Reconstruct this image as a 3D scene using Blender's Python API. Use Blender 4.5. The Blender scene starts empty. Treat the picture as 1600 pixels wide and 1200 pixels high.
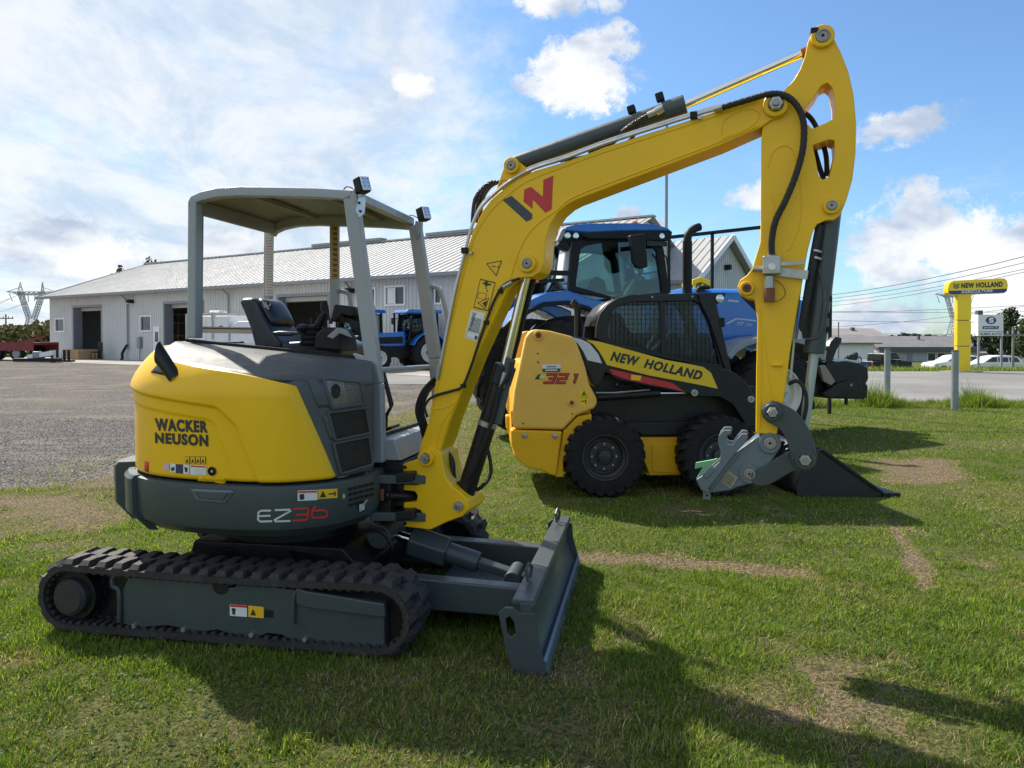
import bpy, bmesh, math, random
import numpy as np
from mathutils import Vector, Matrix
from mathutils.geometry import tessellate_polygon
from mathutils.bvhtree import BVHTree

R = math.radians
random.seed(7)
SC = bpy.context.scene
COL = SC.collection

# ------------------------------------------------------------------ camera
FPX = 1155.0            # focal length in pixels of a 1600 px wide frame
PITCH = R(1.0)
CYP = 550.2             # row of the optical axis (lens shift)
CAMH = 1.6
cam_d = bpy.data.cameras.new('camera')
cam = bpy.data.objects.new('camera', cam_d)
COL.objects.link(cam)
cam_d.sensor_width = 36.0
cam_d.lens = FPX / 1600 * 36.0
cam_d.shift_y = (CYP - 600) / 1600
cam_d.clip_end = 6000
cam.location = (0, 0, CAMH)
cam.rotation_euler = (math.pi / 2 - PITCH, 0, 0)
SC.camera = cam
SC.render.resolution_x = 1024
SC.render.resolution_y = 768


def ray(px, py):
    x = (px - 800) / FPX
    y = (CYP - py) / FPX
    c, s = math.cos(PITCH), math.sin(PITCH)
    return Vector((x, c + y * s, -s + y * c))


# ------------------------------------------------------------------ sun, sky, exposure
SUN_DIR = Vector((0.64, -0.72, -1.0)).normalized()      # the way the light travels
sun_d = bpy.data.lights.new('sun', 'SUN')
sun = bpy.data.objects.new('sun', sun_d)
COL.objects.link(sun)
sun_d.energy = 3.4
sun_d.angle = R(0.9)
sun_d.color = (1.0, 0.93, 0.82)
sun.rotation_euler = SUN_DIR.to_track_quat('-Z', 'Y').to_euler()
SUN_EL = math.asin(-SUN_DIR.z)
SUN_AZ = math.atan2(-SUN_DIR.x, -SUN_DIR.y)              # from +Y towards +X

SC.view_settings.view_transform = 'Standard'
SC.view_settings.look = 'None'
SC.view_settings.exposure = 1.14
SC.view_settings.gamma = 1
SC.view_settings.use_curve_mapping = False

world = bpy.data.worlds.new('World')
SC.world = world
world.use_nodes = True


class NT:
    """small helper to write node trees"""
    def __init__(s, nt):
        s.nt = nt
        s.n = nt.nodes
        s.l = nt.links

    def new(s, t, **k):
        n = s.n.new(t)
        for a, b in k.items():
            setattr(n, a, b)
        return n

    def put(s, sock, v):
        if hasattr(v, 'is_output'):
            s.l.new(v, sock)
        elif v is not None:
            if hasattr(sock, 'default_value'):
                try:
                    sock.default_value = v
                except Exception:
                    sock.default_value = tuple(v) + (1,)

    def math(s, op, a, b=None, c=None, clamp=False):
        n = s.new('ShaderNodeMath', operation=op, use_clamp=clamp)
        s.put(n.inputs[0], a)
        s.put(n.inputs[1], b)
        s.put(n.inputs[2], c)
        return n.outputs[0]

    def vmath(s, op, a, b=None, out=0, scale=None):
        n = s.new('ShaderNodeVectorMath', operation=op)
        s.put(n.inputs[0], a)
        s.put(n.inputs[1], b)
        if scale is not None:
            s.put(n.inputs['Scale'], scale)
        return n.outputs[out]

    def noise(s, vec, scale, detail=4, rough=.5, dist=0, out=0, dim='3D'):
        n = s.new('ShaderNodeTexNoise', noise_dimensions=dim)
        if vec is not None:
            s.put(n.inputs['Vector'], vec)
        n.inputs['Scale'].default_value = scale
        n.inputs['Detail'].default_value = detail
        n.inputs['Roughness'].default_value = rough
        n.inputs['Distortion'].default_value = dist
        return n.outputs[out]

    def ramp(s, f, lo, hi, a=0.0, b=1.0, mode='SMOOTHSTEP'):
        n = s.new('ShaderNodeMapRange', interpolation_type=mode)
        s.put(n.inputs['Value'], f)
        n.inputs['From Min'].default_value = lo
        n.inputs['From Max'].default_value = hi
        n.inputs['To Min'].default_value = a
        n.inputs['To Max'].default_value = b
        return n.outputs[0]

    def mix(s, f, a, b, blend='MIX'):
        n = s.new('ShaderNodeMix', data_type='RGBA', blend_type=blend)
        s.put(n.inputs[0], f)
        for k, v in ((6, a), (7, b)):
            if hasattr(v, 'is_output'):
                s.l.new(v, n.inputs[k])
            else:
                n.inputs[k].default_value = tuple(v)[:3] + (1,)
        return n.outputs[2]

    def xyz(s, v):
        n = s.new('ShaderNodeSeparateXYZ')
        s.put(n.inputs[0], v)
        return n.outputs

    def comb(s, x, y, z):
        n = s.new('ShaderNodeCombineXYZ')
        for i, v in enumerate((x, y, z)):
            s.put(n.inputs[i], v)
        return n.outputs[0]


def build_world():
    t = NT(world.node_tree)
    t.n.clear()
    out = t.new('ShaderNodeOutputWorld')
    bg = t.new('ShaderNodeBackground')
    bg.inputs['Strength'].default_value = 1.0
    sky = t.new('ShaderNodeTexSky', sky_type='NISHITA')
    sky.sun_disc = False
    sky.sun_elevation = SUN_EL
    sky.sun_rotation = SUN_AZ
    sky.air_density = 1.0
    sky.dust_density = 0.6
    sky.ozone_density = 2.2
    tc = t.new('ShaderNodeTexCoord')
    d = t.vmath('NORMALIZE', tc.outputs['Generated'])
    X, Y, Z = t.xyz(d)
    skyc = t.vmath('SCALE', sky.outputs[0], scale=0.072)
    tint = t.new('ShaderNodeMix', data_type='RGBA', blend_type='MULTIPLY')
    tint.inputs[0].default_value = 1
    t.l.new(skyc, tint.inputs[6])
    tint.inputs[7].default_value = (0.74, 0.95, 1.10, 1)
    base = tint.outputs[2]
    # planar cloud layer (high thin cloud)
    zz = t.math('ADD', t.math('MAXIMUM', Z, 0.0), 0.16)
    u = t.math('DIVIDE', X, zz)
    v = t.math('DIVIDE', Y, zz)
    uv = t.comb(t.math('ADD', u, t.math('MULTIPLY', v, .35)), t.math('SUBTRACT', t.math('MULTIPLY', v, 0.55), t.math('MULTIPLY', u, .30)), 0.0)
    n1 = t.noise(uv, 0.62, 9, .60, 0.25)
    n2 = t.noise(t.vmath('ADD', uv, (7.3, 2.2, 1.0)), 1.9, 9, .66, 0.25)
    n3 = t.noise(t.vmath('ADD', uv, (1.3, 9.2, 4.0)), 6.0, 9, .74, 0.3)
    f = t.math('ADD', t.math('MULTIPLY', n1, .40), t.math('MULTIPLY', n2, .38))
    f = t.math('ADD', f, t.math('MULTIPLY', n3, .22))
    # more cover to the left of the view, less to the right
    az = t.math('DIVIDE', X, t.math('MAXIMUM', t.math('ABSOLUTE', Y), 0.15))
    bias = t.ramp(az, -0.34, 0.20, 0.135, -0.10)
    bias = t.math('ADD', bias, t.ramp(Y, .1, -.3, 0.0, .06))  # thicker unseen cloud behind the camera, added to brighten shaded sides
    f1 = t.math('ADD', f, bias)
    veil = t.ramp(f1, 0.42, 0.63, 0.0, 0.93)

    def blob(px, py, rx, ry, tilt=0):
        d0 = ray(px, py).normalized()
        e1 = Vector((d0.y, -d0.x, 0)).normalized()
        e2 = e1.cross(d0).normalized()
        if tilt:
            q = Matrix.Rotation(R(tilt), 3, d0)
            e1, e2 = q @ e1, q @ e2
        a = t.vmath('DOT_PRODUCT', d, tuple(e1 / (rx / FPX)), out=1)
        b = t.vmath('DOT_PRODUCT', d, tuple(e2 / (ry / FPX)), out=1)
        c = t.math('GREATER_THAN', t.vmath('DOT_PRODUCT', d, tuple(d0), out=1), 0.2)
        r2 = t.math('ADD', t.math('MULTIPLY', a, a), t.math('MULTIPLY', b, b))
        m = t.math('SUBTRACT', 1.0, t.math('SQRT', r2), clamp=True)
        return t.math('MULTIPLY', m, c)
    cum = None
    for b in ((905, 105, 115, 85, 0), (1430, 385, 170, 105, 10), (1590, 400, 130, 130, 0), (1340, 500, 160, 60, 0),
              (980, 335, 32, 18, 0), (1030, 350, 22, 14, 0), (120, 395, 150, 60, 8), (640, 128, 45, 34, 20), (1420, 190, 110, 38, -6),
              (350, 395, 90, 45, 0), (1590, 500, 130, 70, 0), (1210, 300, 90, 30, 0), (860, 8, 120, 30, 0)):
        m = blob(*b)
        cum = m if cum is None else t.math('MAXIMUM', cum, m)
    cn = t.noise(t.vmath('MULTIPLY', d, (1.0, 1.0, 1.5)), 9.0, 10, .62, 0.3)
    cn2 = t.noise(d, 30.0, 9, .72, 0.1)
    cf = t.math('ADD', t.math('MULTIPLY', cum, 0.62), t.math('ADD', t.math('MULTIPLY', t.math('SUBTRACT', cn, .5), 1.35), t.math('MULTIPLY', t.math('SUBTRACT', cn2, .5), .75)))
    cf = t.math('MULTIPLY', cf, t.ramp(cum, 0.0, 0.12))
    cdens = t.ramp(cf, 0.13, 0.36, 0.0, 0.97)
    # grey bases
    sh = t.noise(t.vmath('ADD', t.vmath('MULTIPLY', d, (1, 1, 1.8)), (0, 0, .02)), 8.0, 6, .55, .2)
    cshade = t.ramp(sh, 0.40, 0.66)
    ccol = t.mix(cshade, (0.47, 0.475, 0.48), (0.23, 0.275, 0.35))
    vn = t.ramp(t.noise(uv, 2.1, 9, .66, .3), .36, .62)
    vcol = t.mix(vn, (0.27, 0.33, 0.40), (0.43, 0.44, 0.45))
    col = t.mix(veil, base, vcol)
    col = t.mix(cdens, col, ccol)
    # below the horizon: the light thrown back by grass and gravel
    gnd = t.ramp(Z, -0.06, -0.005, 1.0, 0.0)
    col = t.mix(gnd, col, (0.10, 0.115, 0.06))
    t.l.new(col, bg.inputs['Color'])
    t.l.new(bg.outputs[0], out.inputs[0])


build_world()


# ------------------------------------------------------------------ materials
MATS = {}


def mat(name, col, rough=.5, metal=0.0, coat=0.0, var=.06, vscale=3.0, bump=0.0, bscale=200.0, dirt=0.0, dirtcol=(.16, .13, .09),
        emit=None, spec=None, alpha=None, trans=0.0, rvar=.08):
    if name in MATS:
        return MATS[name]
    m = bpy.data.materials.new(name)
    m.use_nodes = True
    t = NT(m.node_tree)
    p = t.n['Principled BSDF']
    tc = t.new('ShaderNodeNewGeometry').outputs['Position']
    col = tuple(col)[:3]
    n = t.noise(tc, vscale, 5, .6)
    lo = tuple(c * (1 - var) for c in col)
    hi = tuple(min(1, c * (1 + var)) for c in col)
    c = t.mix(t.ramp(n, .3, .7), lo, hi)
    if dirt:
        dn = t.noise(tc, vscale * 5.3, 8, .7, .3)
        c = t.mix(t.ramp(dn, .52, .78, 0, dirt), c, dirtcol)
    t.l.new(c, p.inputs['Base Color'])
    rn = t.noise(tc, vscale * 7, 4, .6)
    t.l.new(t.ramp(rn, .3, .7, max(.02, rough - rvar), min(1, rough + rvar)), p.inputs['Roughness'])
    p.inputs['Metallic'].default_value = metal
    p.inputs['Coat Weight'].default_value = coat
    p.inputs['Coat Roughness'].default_value = .12
    if spec is not None:
        p.inputs['Specular IOR Level'].default_value = spec
    if trans:
        p.inputs['Transmission Weight'].default_value = trans
    if alpha is not None:
        p.inputs['Alpha'].default_value = alpha
    if emit:
        p.inputs['Emission Color'].default_value = tuple(emit) + (1,)
        p.inputs['Emission Strength'].default_value = 1
    if bump:
        b = t.new('ShaderNodeBump')
        b.inputs['Strength'].default_value = bump
        b.inputs['Distance'].default_value = .01
        t.l.new(t.noise(tc, bscale, 3, .6), b.inputs['Height'])
        t.l.new(b.outputs[0], p.inputs['Normal'])
    MATS[name] = m
    return m


YEL = mat('yellow_paint', (.86, .50, .004), .40, coat=.08, spec=.35, var=.03, bump=.02, bscale=60, dirt=.05)
YEL2 = mat('loader_yellow_paint', (.80, .42, .006), .45, coat=.06, spec=.35, var=.04, dirt=.06)
YEL3 = mat('faded_orange_plastic', (.80, .46, .075), .5, var=.05, dirt=.08)
SIGNY = mat('sign_yellow', (.82, .60, .01), .45, var=.02)
ANTH = mat('anthracite_paint', (.052, .068, .071), .42, coat=.12, spec=.4, var=.05, dirt=.12)
ANTH2 = mat('anthracite_plastic', (.070, .079, .083), .54, var=.05, bump=.05, bscale=300)
STEELG = mat('coupler_grey_paint', (.12, .155, .185), .42, coat=.2, var=.12, dirt=.25, dirtcol=(.2, .2, .18))
LGREY = mat('silver_grey_paint', (.31, .325, .335), .42, coat=.15, var=.04)
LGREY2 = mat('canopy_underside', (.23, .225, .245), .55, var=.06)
BLACK = mat('black_paint', (.008, .009, .010), .42, coat=.08, spec=.35, var=.2, dirt=.08)
BLACKM = mat('black_plastic', (.010, .011, .012), .58, spec=.3, var=.15)
VINYL = mat('black_vinyl', (.022, .027, .036), .38, var=.1, bump=.08, bscale=400)
RUB = mat('black_rubber', (.026, .024, .023), .76, var=.3, dirt=.7, dirtcol=(.12, .10, .075), vscale=9)
RUBT = mat('tyre_rubber', (.012, .012, .013), .72, spec=.3, var=.2, dirt=.4, dirtcol=(.06, .052, .042), vscale=8)
HOSE = mat('hose_rubber', (.010, .010, .012), .42, var=.2, bump=.6, bscale=150)
CHROME = mat('chrome_rod', (.72, .72, .72), .12, metal=1, var=.03, rvar=.04)
PIPE = mat('zinc_pipe', (.50, .51, .52), .32, metal=.9, var=.06)
ZINC = mat('zinc_bolt', (.40, .41, .39), .42, metal=.8, var=.15, dirt=.2)
WHITE = mat('white_paint', (.78, .78, .78), .5, var=.04)
CREAM = mat('rim_cream', (.62, .60, .52), .45, var=.06, dirt=.2)
RED = mat('red_print', (.62, .03, .025), .45, var=.03)
ORANGE = mat('orange_lens', (.85, .16, .01), .2, var=.05)
DKPRINT = mat('dark_print', (.022, .026, .032), .5, var=.05)
SILPRINT = mat('silver_print', (.55, .57, .6), .5, var=.05)
LABELW = mat('white_label', (.72, .72, .70), .5, var=.04)
LABELY = mat('amber_label', (.85, .50, .01), .5, var=.03)
BLUEP = mat('blue_paint', (.010, .13, .47), .28, coat=.35, var=.06)
BLUED = mat('blue_band', (.02, .06, .20), .45, var=.05)
GLASS = None
GREENP = mat('green_mark', (.16, .42, .20), .5, var=.05)
LAMP = mat('lamp_lens', (.75, .78, .80), .12, var=.1, metal=.6)
PSTEEL = mat('pale_steel', (.42, .44, .46), .6, var=.05)
PINM = mat('pin_steel', (.30, .29, .27), .45, metal=.7, var=.15, dirt=.3)
GALV = mat('galvanised_steel', (.26, .29, .31), .5, metal=.35, var=.1, dirt=.1)
WOOD = mat('crate_wood', (.42, .27, .13), .7, var=.2, vscale=6)
POLEW = mat('weathered_pole', (.22, .20, .18), .8, var=.2)
REDP = mat('dull_red_paint', (.20, .03, .03), .55, var=.15)
ROOFG = mat('grey_shingle', (.17, .165, .165), .8, var=.12, vscale=.8)
BLDG = mat('pale_grey_siding', (.40, .41, .43), .6, var=.05)
FASCIA = mat('dark_fascia', (.09, .09, .095), .6, var=.08)
SHEETW = mat('white_sheet_metal', (.57, .575, .565), .5, var=.05, vscale=.6, dirt=.08, dirtcol=(.3, .29, .27))
SHEETR = mat('galvalume_roof', (.36, .365, .36), .68, metal=.0, var=.08, vscale=.5)
TRIMG = mat('grey_trim', (.25, .26, .28), .5, var=.05)
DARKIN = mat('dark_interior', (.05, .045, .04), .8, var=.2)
RUST = mat('rusty_fitting', (.20, .07, .04), .7, var=.2)
BROWNG = mat('olive_weeds', (.16, .15, .045), .8, var=.3, vscale=2)


def glassmat(name, tint, refl=.12, dens=.5):
    m = bpy.data.materials.new(name)
    m.use_nodes = True
    t = NT(m.node_tree)
    t.n.clear()
    o = t.new('ShaderNodeOutputMaterial')
    tr = t.new('ShaderNodeBsdfTransparent')
    tr.inputs[0].default_value = tuple(tint) + (1,)
    gl = t.new('ShaderNodeBsdfGlossy')
    gl.inputs['Roughness'].default_value = .03
    gl.inputs[0].default_value = (.9, .95, 1, 1)
    fr = t.new('ShaderNodeFresnel')
    fr.inputs[0].default_value = 1.5
    mx = t.new('ShaderNodeMixShader')
    t.l.new(t.math('ADD', fr.outputs[0], refl), mx.inputs[0])
    t.l.new(tr.outputs[0], mx.inputs[1])
    t.l.new(gl.outputs[0], mx.inputs[2])
    t.l.new(mx.outputs[0], o.inputs[0])
    return m


GLASS = glassmat('cab_glass', (.66, .80, .77), .0)
GLASSD = glassmat('loader_glass', (.62, .66, .66), -.02)
RIMB = mat('dark_rim', (.030, .031, .032), .5, var=.2, dirt=.3, dirtcol=(.09, .08, .065), vscale=9)
DGLASS = mat('dark_window_glass', (.02, .03, .035), .06, var=.1, coat=.5, rvar=.02)


# ------------------------------------------------------------------ mesh builder
RM = {}       # object -> world matrix of its thing


def tag(o, label=None, cat=None, group=None, kind=None):
    if label:
        o['label'] = label
    if cat:
        o['category'] = cat
    if group:
        o['group'] = group
    if kind:
        o['kind'] = kind
    return o


class Frame:
    """a local frame standing on the ground: x forward, y to the left, z up"""
    def __init__(s, x, y, deg, z=0.0):
        s.M = Matrix.Translation((x, y, z)) @ Matrix.Rotation(R(deg), 4, 'Z')
        s.I = s.M.inverted()

    def pt(s, px, py, yl):
        """pixel of the photograph -> local point on the vertical plane y = yl"""
        o = s.I @ Vector((0, 0, CAMH))
        d = s.I.to_3x3() @ ray(px, py)
        k = (yl - o.y) / d.y
        return o + d * k

    def xz(s, px, py, yl):
        p = s.pt(px, py, yl)
        return (p.x, p.z)

    def poly(s, pts, yl):
        return [s.xz(a, b, yl) for a, b in pts]


def thing(name, frame, label, cat, group=None):
    o = bpy.data.objects.new(name, None)
    COL.objects.link(o)
    o.empty_display_size = .2
    o.matrix_world = frame.M if isinstance(frame, Frame) else frame
    RM[o.name] = (frame.M if isinstance(frame, Frame) else frame).copy()
    return tag(o, label, cat, group)


class MB:
    def __init__(s, M=None):
        s.v = []
        s.f = []
        s.M = M.M if isinstance(M, Frame) else (M if M is not None else Matrix())

    def add(s, vs, fs):
        b = len(s.v)
        s.v += [s.M @ Vector(v) for v in vs]
        s.f += [tuple(i + b for i in f) for f in fs]
        return s

    def bx(s, x0, x1, y0, y1, z0, z1):
        return s.add([(x0, y0, z0), (x1, y0, z0), (x1, y1, z0), (x0, y1, z0), (x0, y0, z1), (x1, y0, z1), (x1, y1, z1), (x0, y1, z1)],
                     [(0, 3, 2, 1), (4, 5, 6, 7), (0, 1, 5, 4), (1, 2, 6, 5), (2, 3, 7, 6), (3, 0, 4, 7)])

    def bar(s, p0, p1, w, h, up=(0, 0, 1), w1=None, h1=None):
        p0, p1 = Vector(p0), Vector(p1)
        d = (p1 - p0).normalized()
        sd = d.cross(Vector(up))
        if sd.length < 1e-4:
            sd = d.cross(Vector((1, 0, 0)))
        sd.normalize()
        u = sd.cross(d)
        w1 = w if w1 is None else w1
        h1 = h if h1 is None else h1
        vs = []
        for p, a, b in ((p0, w, h), (p1, w1, h1)):
            for i, j in ((-1, -1), (1, -1), (1, 1), (-1, 1)):
                vs.append(p + sd * (a / 2 * i) + u * (b / 2 * j))
        return s.add(vs, [(0, 1, 2, 3), (7, 6, 5, 4), (0, 4, 5, 1), (1, 5, 6, 2), (2, 6, 7, 3), (3, 7, 4, 0)])

    def tube(s, pts, r, n=8, closed=False, caps=True):
        pts = [Vector(p) for p in pts]
        m = len(pts)
        rr = r if isinstance(r, (list, tuple)) else [r] * m
        prev = None
        vs = []
        for i, p in enumerate(pts):
            a = pts[(i - 1) % m] if (closed or i) else p
            b = pts[(i + 1) % m] if (closed or i < m - 1) else p
            d = (b - a)
            if d.length < 1e-9:
                d = Vector((0, 0, 1))
            d.normalize()
            if prev is None:
                u = d.orthogonal().normalized()
            else:
                u = (prev - d * prev.dot(d))
                if u.length < 1e-6:
                    u = d.orthogonal()
                u.normalize()
            prev = u
            w = d.cross(u)
            for k in range(n):
                t = 2 * math.pi * k / n
                vs.append(p + (u * math.cos(t) + w * math.sin(t)) * rr[i])
        fs = []
        for i in range(m if closed else m - 1):
            j = (i + 1) % m
            for k in range(n):
                k2 = (k + 1) % n
                fs.append((i * n + k, i * n + k2, j * n + k2, j * n + k))
        if caps and not closed:
            fs.append(tuple(range(n - 1, -1, -1)))
            fs.append(tuple((m - 1) * n + k for k in range(n)))
        return s.add(vs, fs)

    def cyl(s, p0, p1, r, r1=None, n=16):
        return s.tube([p0, p1], [r, r if r1 is None else r1], n)

    def prism(s, poly, y0, y1, holes=()):
        """outline in the local xz plane pushed out from y0 to y1"""
        loops = [list(poly)] + [list(h) for h in holes]
        vs = []
        fs = []
        flat = [p for l in loops for p in l]
        N = len(flat)
        vs = [(p[0], y0, p[1]) for p in flat] + [(p[0], y1, p[1]) for p in flat]
        if holes:
            tris = tessellate_polygon([[Vector((p[0], p[1], 0)) for p in l] for l in loops])
            for tr in tris:
                fs.append(tuple(tr))
                fs.append(tuple(i + N for i in reversed(tr)))
        else:
            fs.append(tuple(range(N)))
            fs.append(tuple(i + N for i in reversed(range(N))))
        b = 0
        for l in loops:
            k = len(l)
            for i in range(k):
                j = (i + 1) % k
                fs.append((b + i, b + j, b + j + N, b + i + N))
            b += k
        return s.add(vs, fs)

    def lathe(s, prof, c=(0, 0, 0), axis='Y', n=24, M=None, caps=True):
        """prof: (radius, distance along axis)"""
        vs = []
        c = Vector(c)
        for r, t in prof:
            for k in range(n):
                a = 2 * math.pi * k / n
                x, z = r * math.cos(a), r * math.sin(a)
                if axis == 'Y':
                    v = Vector((x, t, z))
                elif axis == 'Z':
                    v = Vector((x, z, t))
                else:
                    v = Vector((t, x, z))
                if M is not None:
                    v = M @ v
                vs.append(c + v)
        fs = []
        for i in range(len(prof) - 1):
            for k in range(n):
                k2 = (k + 1) % n
                fs.append((i * n + k, i * n + k2, (i + 1) * n + k2, (i + 1) * n + k))
        if caps and prof[0][0] > 1e-6:
            fs.append(tuple(range(n)))
        if caps and prof[-1][0] > 1e-6:
            fs.append(tuple((len(prof) - 1) * n + k for k in range(n)))
        return s.add(vs, fs)

    def grid(s, rows, closed=False):
        n = len(rows[0])
        vs = [p for r in rows for p in r]
        fs = []
        for i in range(len(rows) - 1):
            for j in range(n if closed else n - 1):
                j2 = (j + 1) % n
                fs.append((i * n + j, i * n + j2, (i + 1) * n + j2, (i + 1) * n + j))
        return s.add(vs, fs)

    def bvh(s):
        return BVHTree.FromPolygons([tuple(v) for v in s.v], s.f)

    def build(s, name, m, parent=None, bev=0.0, seg=2, angle=35, thick=0.0, label=None, recalc=True, flat=False, away=None, toward=None):
        I = RM[parent.name].inverted() if parent is not None else Matrix()
        me = bpy.data.meshes.new(name)
        me.from_pydata([tuple(I @ v) for v in s.v], [], s.f)
        if recalc:
            b = bmesh.new()
            b.from_mesh(me)
            bmesh.ops.remove_doubles(b, verts=b.verts, dist=1e-5)
            bmesh.ops.recalc_face_normals(b, faces=b.faces)
            b.to_mesh(me)
            b.free()
        if away is not None or toward is not None:
            ref = I @ Vector(away if away is not None else toward)
            sm = sum(((f.center - ref).normalized().dot(f.normal)) * f.area for f in me.polygons)
            if (sm < 0) == (away is not None):
                me.flip_normals()
        if not flat:
            me.shade_smooth()
            me.set_sharp_from_angle(angle=R(angle))
        me.materials.append(m)
        o = bpy.data.objects.new(name, me)
        COL.objects.link(o)
        if parent is not None:
            o.parent = parent
            RM[o.name] = RM[parent.name]
        else:
            RM[o.name] = Matrix()
        if thick:
            q = o.modifiers.new('solid', 'SOLIDIFY')
            q.thickness = thick
            q.offset = -1
        if bev:
            q = o.modifiers.new('bevel', 'BEVEL')
            q.width = bev
            q.segments = seg
            q.limit_method = 'ANGLE'
            q.angle_limit = R(32)
            q.harden_normals = True
            q.use_clamp_overlap = True
        if label:
            o['label'] = label
        return o


def catmull(pts, n=6, closed=False):
    P = [Vector(p) for p in pts]
    out = []
    m = len(P)
    for i in range(m if closed else m - 1):
        if closed:
            a, b, c, d = P[(i - 1) % m], P[i], P[(i + 1) % m], P[(i + 2) % m]
        else:
            a, b, c, d = P[max(i - 1, 0)], P[i], P[i + 1], P[min(i + 2, m - 1)]
        for k in range(n):
            t = k / n
            out.append(.5 * ((2 * b) + (c - a) * t + (2 * a - 5 * b + 4 * c - d) * t * t + (3 * b - a - 3 * c + d) * t ** 3))
    if not closed:
        out.append(P[-1])
    return out


def smooth2(pts, n=4, closed=True):
    return [(v.x, v.y) for v in catmull([(a, b, 0) for a, b in pts], n, closed)]


def ngon(cx, cz, r, n=16):
    return [(cx + r * math.cos(2 * math.pi * k / n), cz + r * math.sin(2 * math.pi * k / n)) for k in range(n)]


def sstep(x, a, b):
    t = min(1, max(0, (x - a) / (b - a)))
    return t * t * (3 - 2 * t)


def copy_tree(o, parent=None):
    c = o.copy()
    COL.objects.link(c)
    if parent is not None:
        c.parent = parent
    for ch in KIDS(o):
        copy_tree(ch, c)
    return c


def KIDS(o):
    return [x for x in bpy.data.objects if x.parent == o]


# ---- print on surfaces
def surf_plane(fr, yl, off=.0015):
    def f(px, py):
        return fr.M @ fr.pt(px, py, yl - off)
    return f


def surf_bvh(tree, off=.003):
    o = Vector((0, 0, CAMH))
    last = [4.0]

    def f(px, py):
        d = ray(px, py).normalized()
        h, nrm, _, _ = tree.ray_cast(o, d)
        if h is None:        # just past the edge: take the nearest point of the skin
            h, nrm, _, _ = tree.find_nearest(o + d * last[0])
        last[0] = (h - o).length
        if nrm.dot(d) > 0:
            nrm = -nrm
        return h + nrm * off
    return f


def text_geo(s, bold=.02, shear=0.0, res=4, space=None):
    c = bpy.data.curves.new('t', 'FONT')
    c.body = s
    c.offset = min(bold, .06)
    c.space_character = space or (1 + bold * 3.0)
    c.shear = shear
    c.resolution_u = res
    o = bpy.data.objects.new('t', c)
    COL.objects.link(o)
    bpy.context.view_layer.update()
    dg = bpy.context.evaluated_depsgraph_get()
    me = bpy.data.meshes.new_from_object(o.evaluated_get(dg))
    bm = bmesh.new()
    bm.from_mesh(me)
    bmesh.ops.remove_doubles(bm, verts=bm.verts, dist=1e-5)
    vs = [tuple(v.co) for v in bm.verts]
    fs = [tuple(v.index for v in f.verts) for f in bm.faces]
    bm.free()
    bpy.data.meshes.remove(me)
    bpy.data.objects.remove(o)
    bpy.data.curves.remove(c)
    xs = [v[0] for v in vs]
    ys = [v[1] for v in vs]
    x0, x1, y0, y1 = min(xs), max(xs), min(ys), max(ys)
    return [((v[0] - x0) / (x1 - x0), (v[1] - y0) / (y1 - y0)) for v in vs], fs


def print_text(name, s, m, parent, quad, surf, bold=.02, shear=0.0, res=4):
    """quad: TL, TR, BR, BL in pixels of the photograph"""
    uv, fs = text_geo(s, bold, shear, res)
    TL, TR, BR, BL = [Vector(q) for q in quad]
    mb = MB()
    vs = []
    for u, v in uv:
        p = (BL * (1 - u) + BR * u) * (1 - v) + (TL * (1 - u) + TR * u) * v
        w = surf(p.x, p.y)
        vs.append(w if w is not None else Vector((0, 0, -5)))
    bad = {i for i, w in enumerate(vs) if w.z < -4}
    mb.v = vs
    mb.f = [f for f in fs if not (set(f) & bad)]
    return mb.build(name, m, parent, flat=True, recalc=False)


def print_poly(name, pts, m, parent, surf, sub=1, label=None):
    """flat print; outline in pixels"""
    mb = MB()
    if sub > 1:      # quad split so that it can follow a curved panel
        A, B, C, D = [Vector(p) for p in pts]
        rows = []
        for i in range(sub + 1):
            t = i / sub
            rows.append([surf(*((A * (1 - k / sub) + B * (k / sub)) * (1 - t) + (D * (1 - k / sub) + C * (k / sub)) * t)) for k in range(sub + 1)])
        mb.grid(rows)
    else:
        mb.v = [surf(*p) for p in pts]
        mb.f = [tuple(range(len(pts)))]
    return mb.build(name, m, parent, flat=True, recalc=False, label=label)


# ================================================================== TERRAIN
def elev(y):
    return .3 * sstep(y, 12, 33)


def elevx(x, y):
    """the ground falls away beyond the road on the right"""
    return elev(y) - (1.45 * min(1, max(0, (y - 31) / 27)) + .6 * sstep(y, 60, 110)) * sstep(x, 10, 17)


rng = np.random.default_rng(11)


def vnoise(x, y, seed=0):
    """smooth value noise, arrays"""
    xi = np.floor(x).astype(np.int64)
    yi = np.floor(y).astype(np.int64)
    fx = x - xi
    fy = y - yi
    fx = fx * fx * (3 - 2 * fx)
    fy = fy * fy * (3 - 2 * fy)

    def h(a, b):
        n = (a * 374761393 + b * 668265263 + seed * 974634777) & 0xffffffff
        n = ((n ^ (n >> 13)) * 1274126177) & 0xffffffff
        return ((n ^ (n >> 16)) & 0xffff) / 65535.0
    return (h(xi, yi) * (1 - fx) + h(xi + 1, yi) * fx) * (1 - fy) + (h(xi, yi + 1) * (1 - fx) + h(xi + 1, yi + 1) * fx) * fy


def fbm(x, y, seed=0, o=4):
    s = 0
    a = .5
    for i in range(o):
        s = s + a * vnoise(x * 2 ** i, y * 2 ** i, seed + i)
        a *= .5
    return s / (1 - .5 ** o)


def gp(px, py):
    d = ray(px, py)
    k = -CAMH / d.z
    return (d.x * k, d.y * k)


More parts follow.
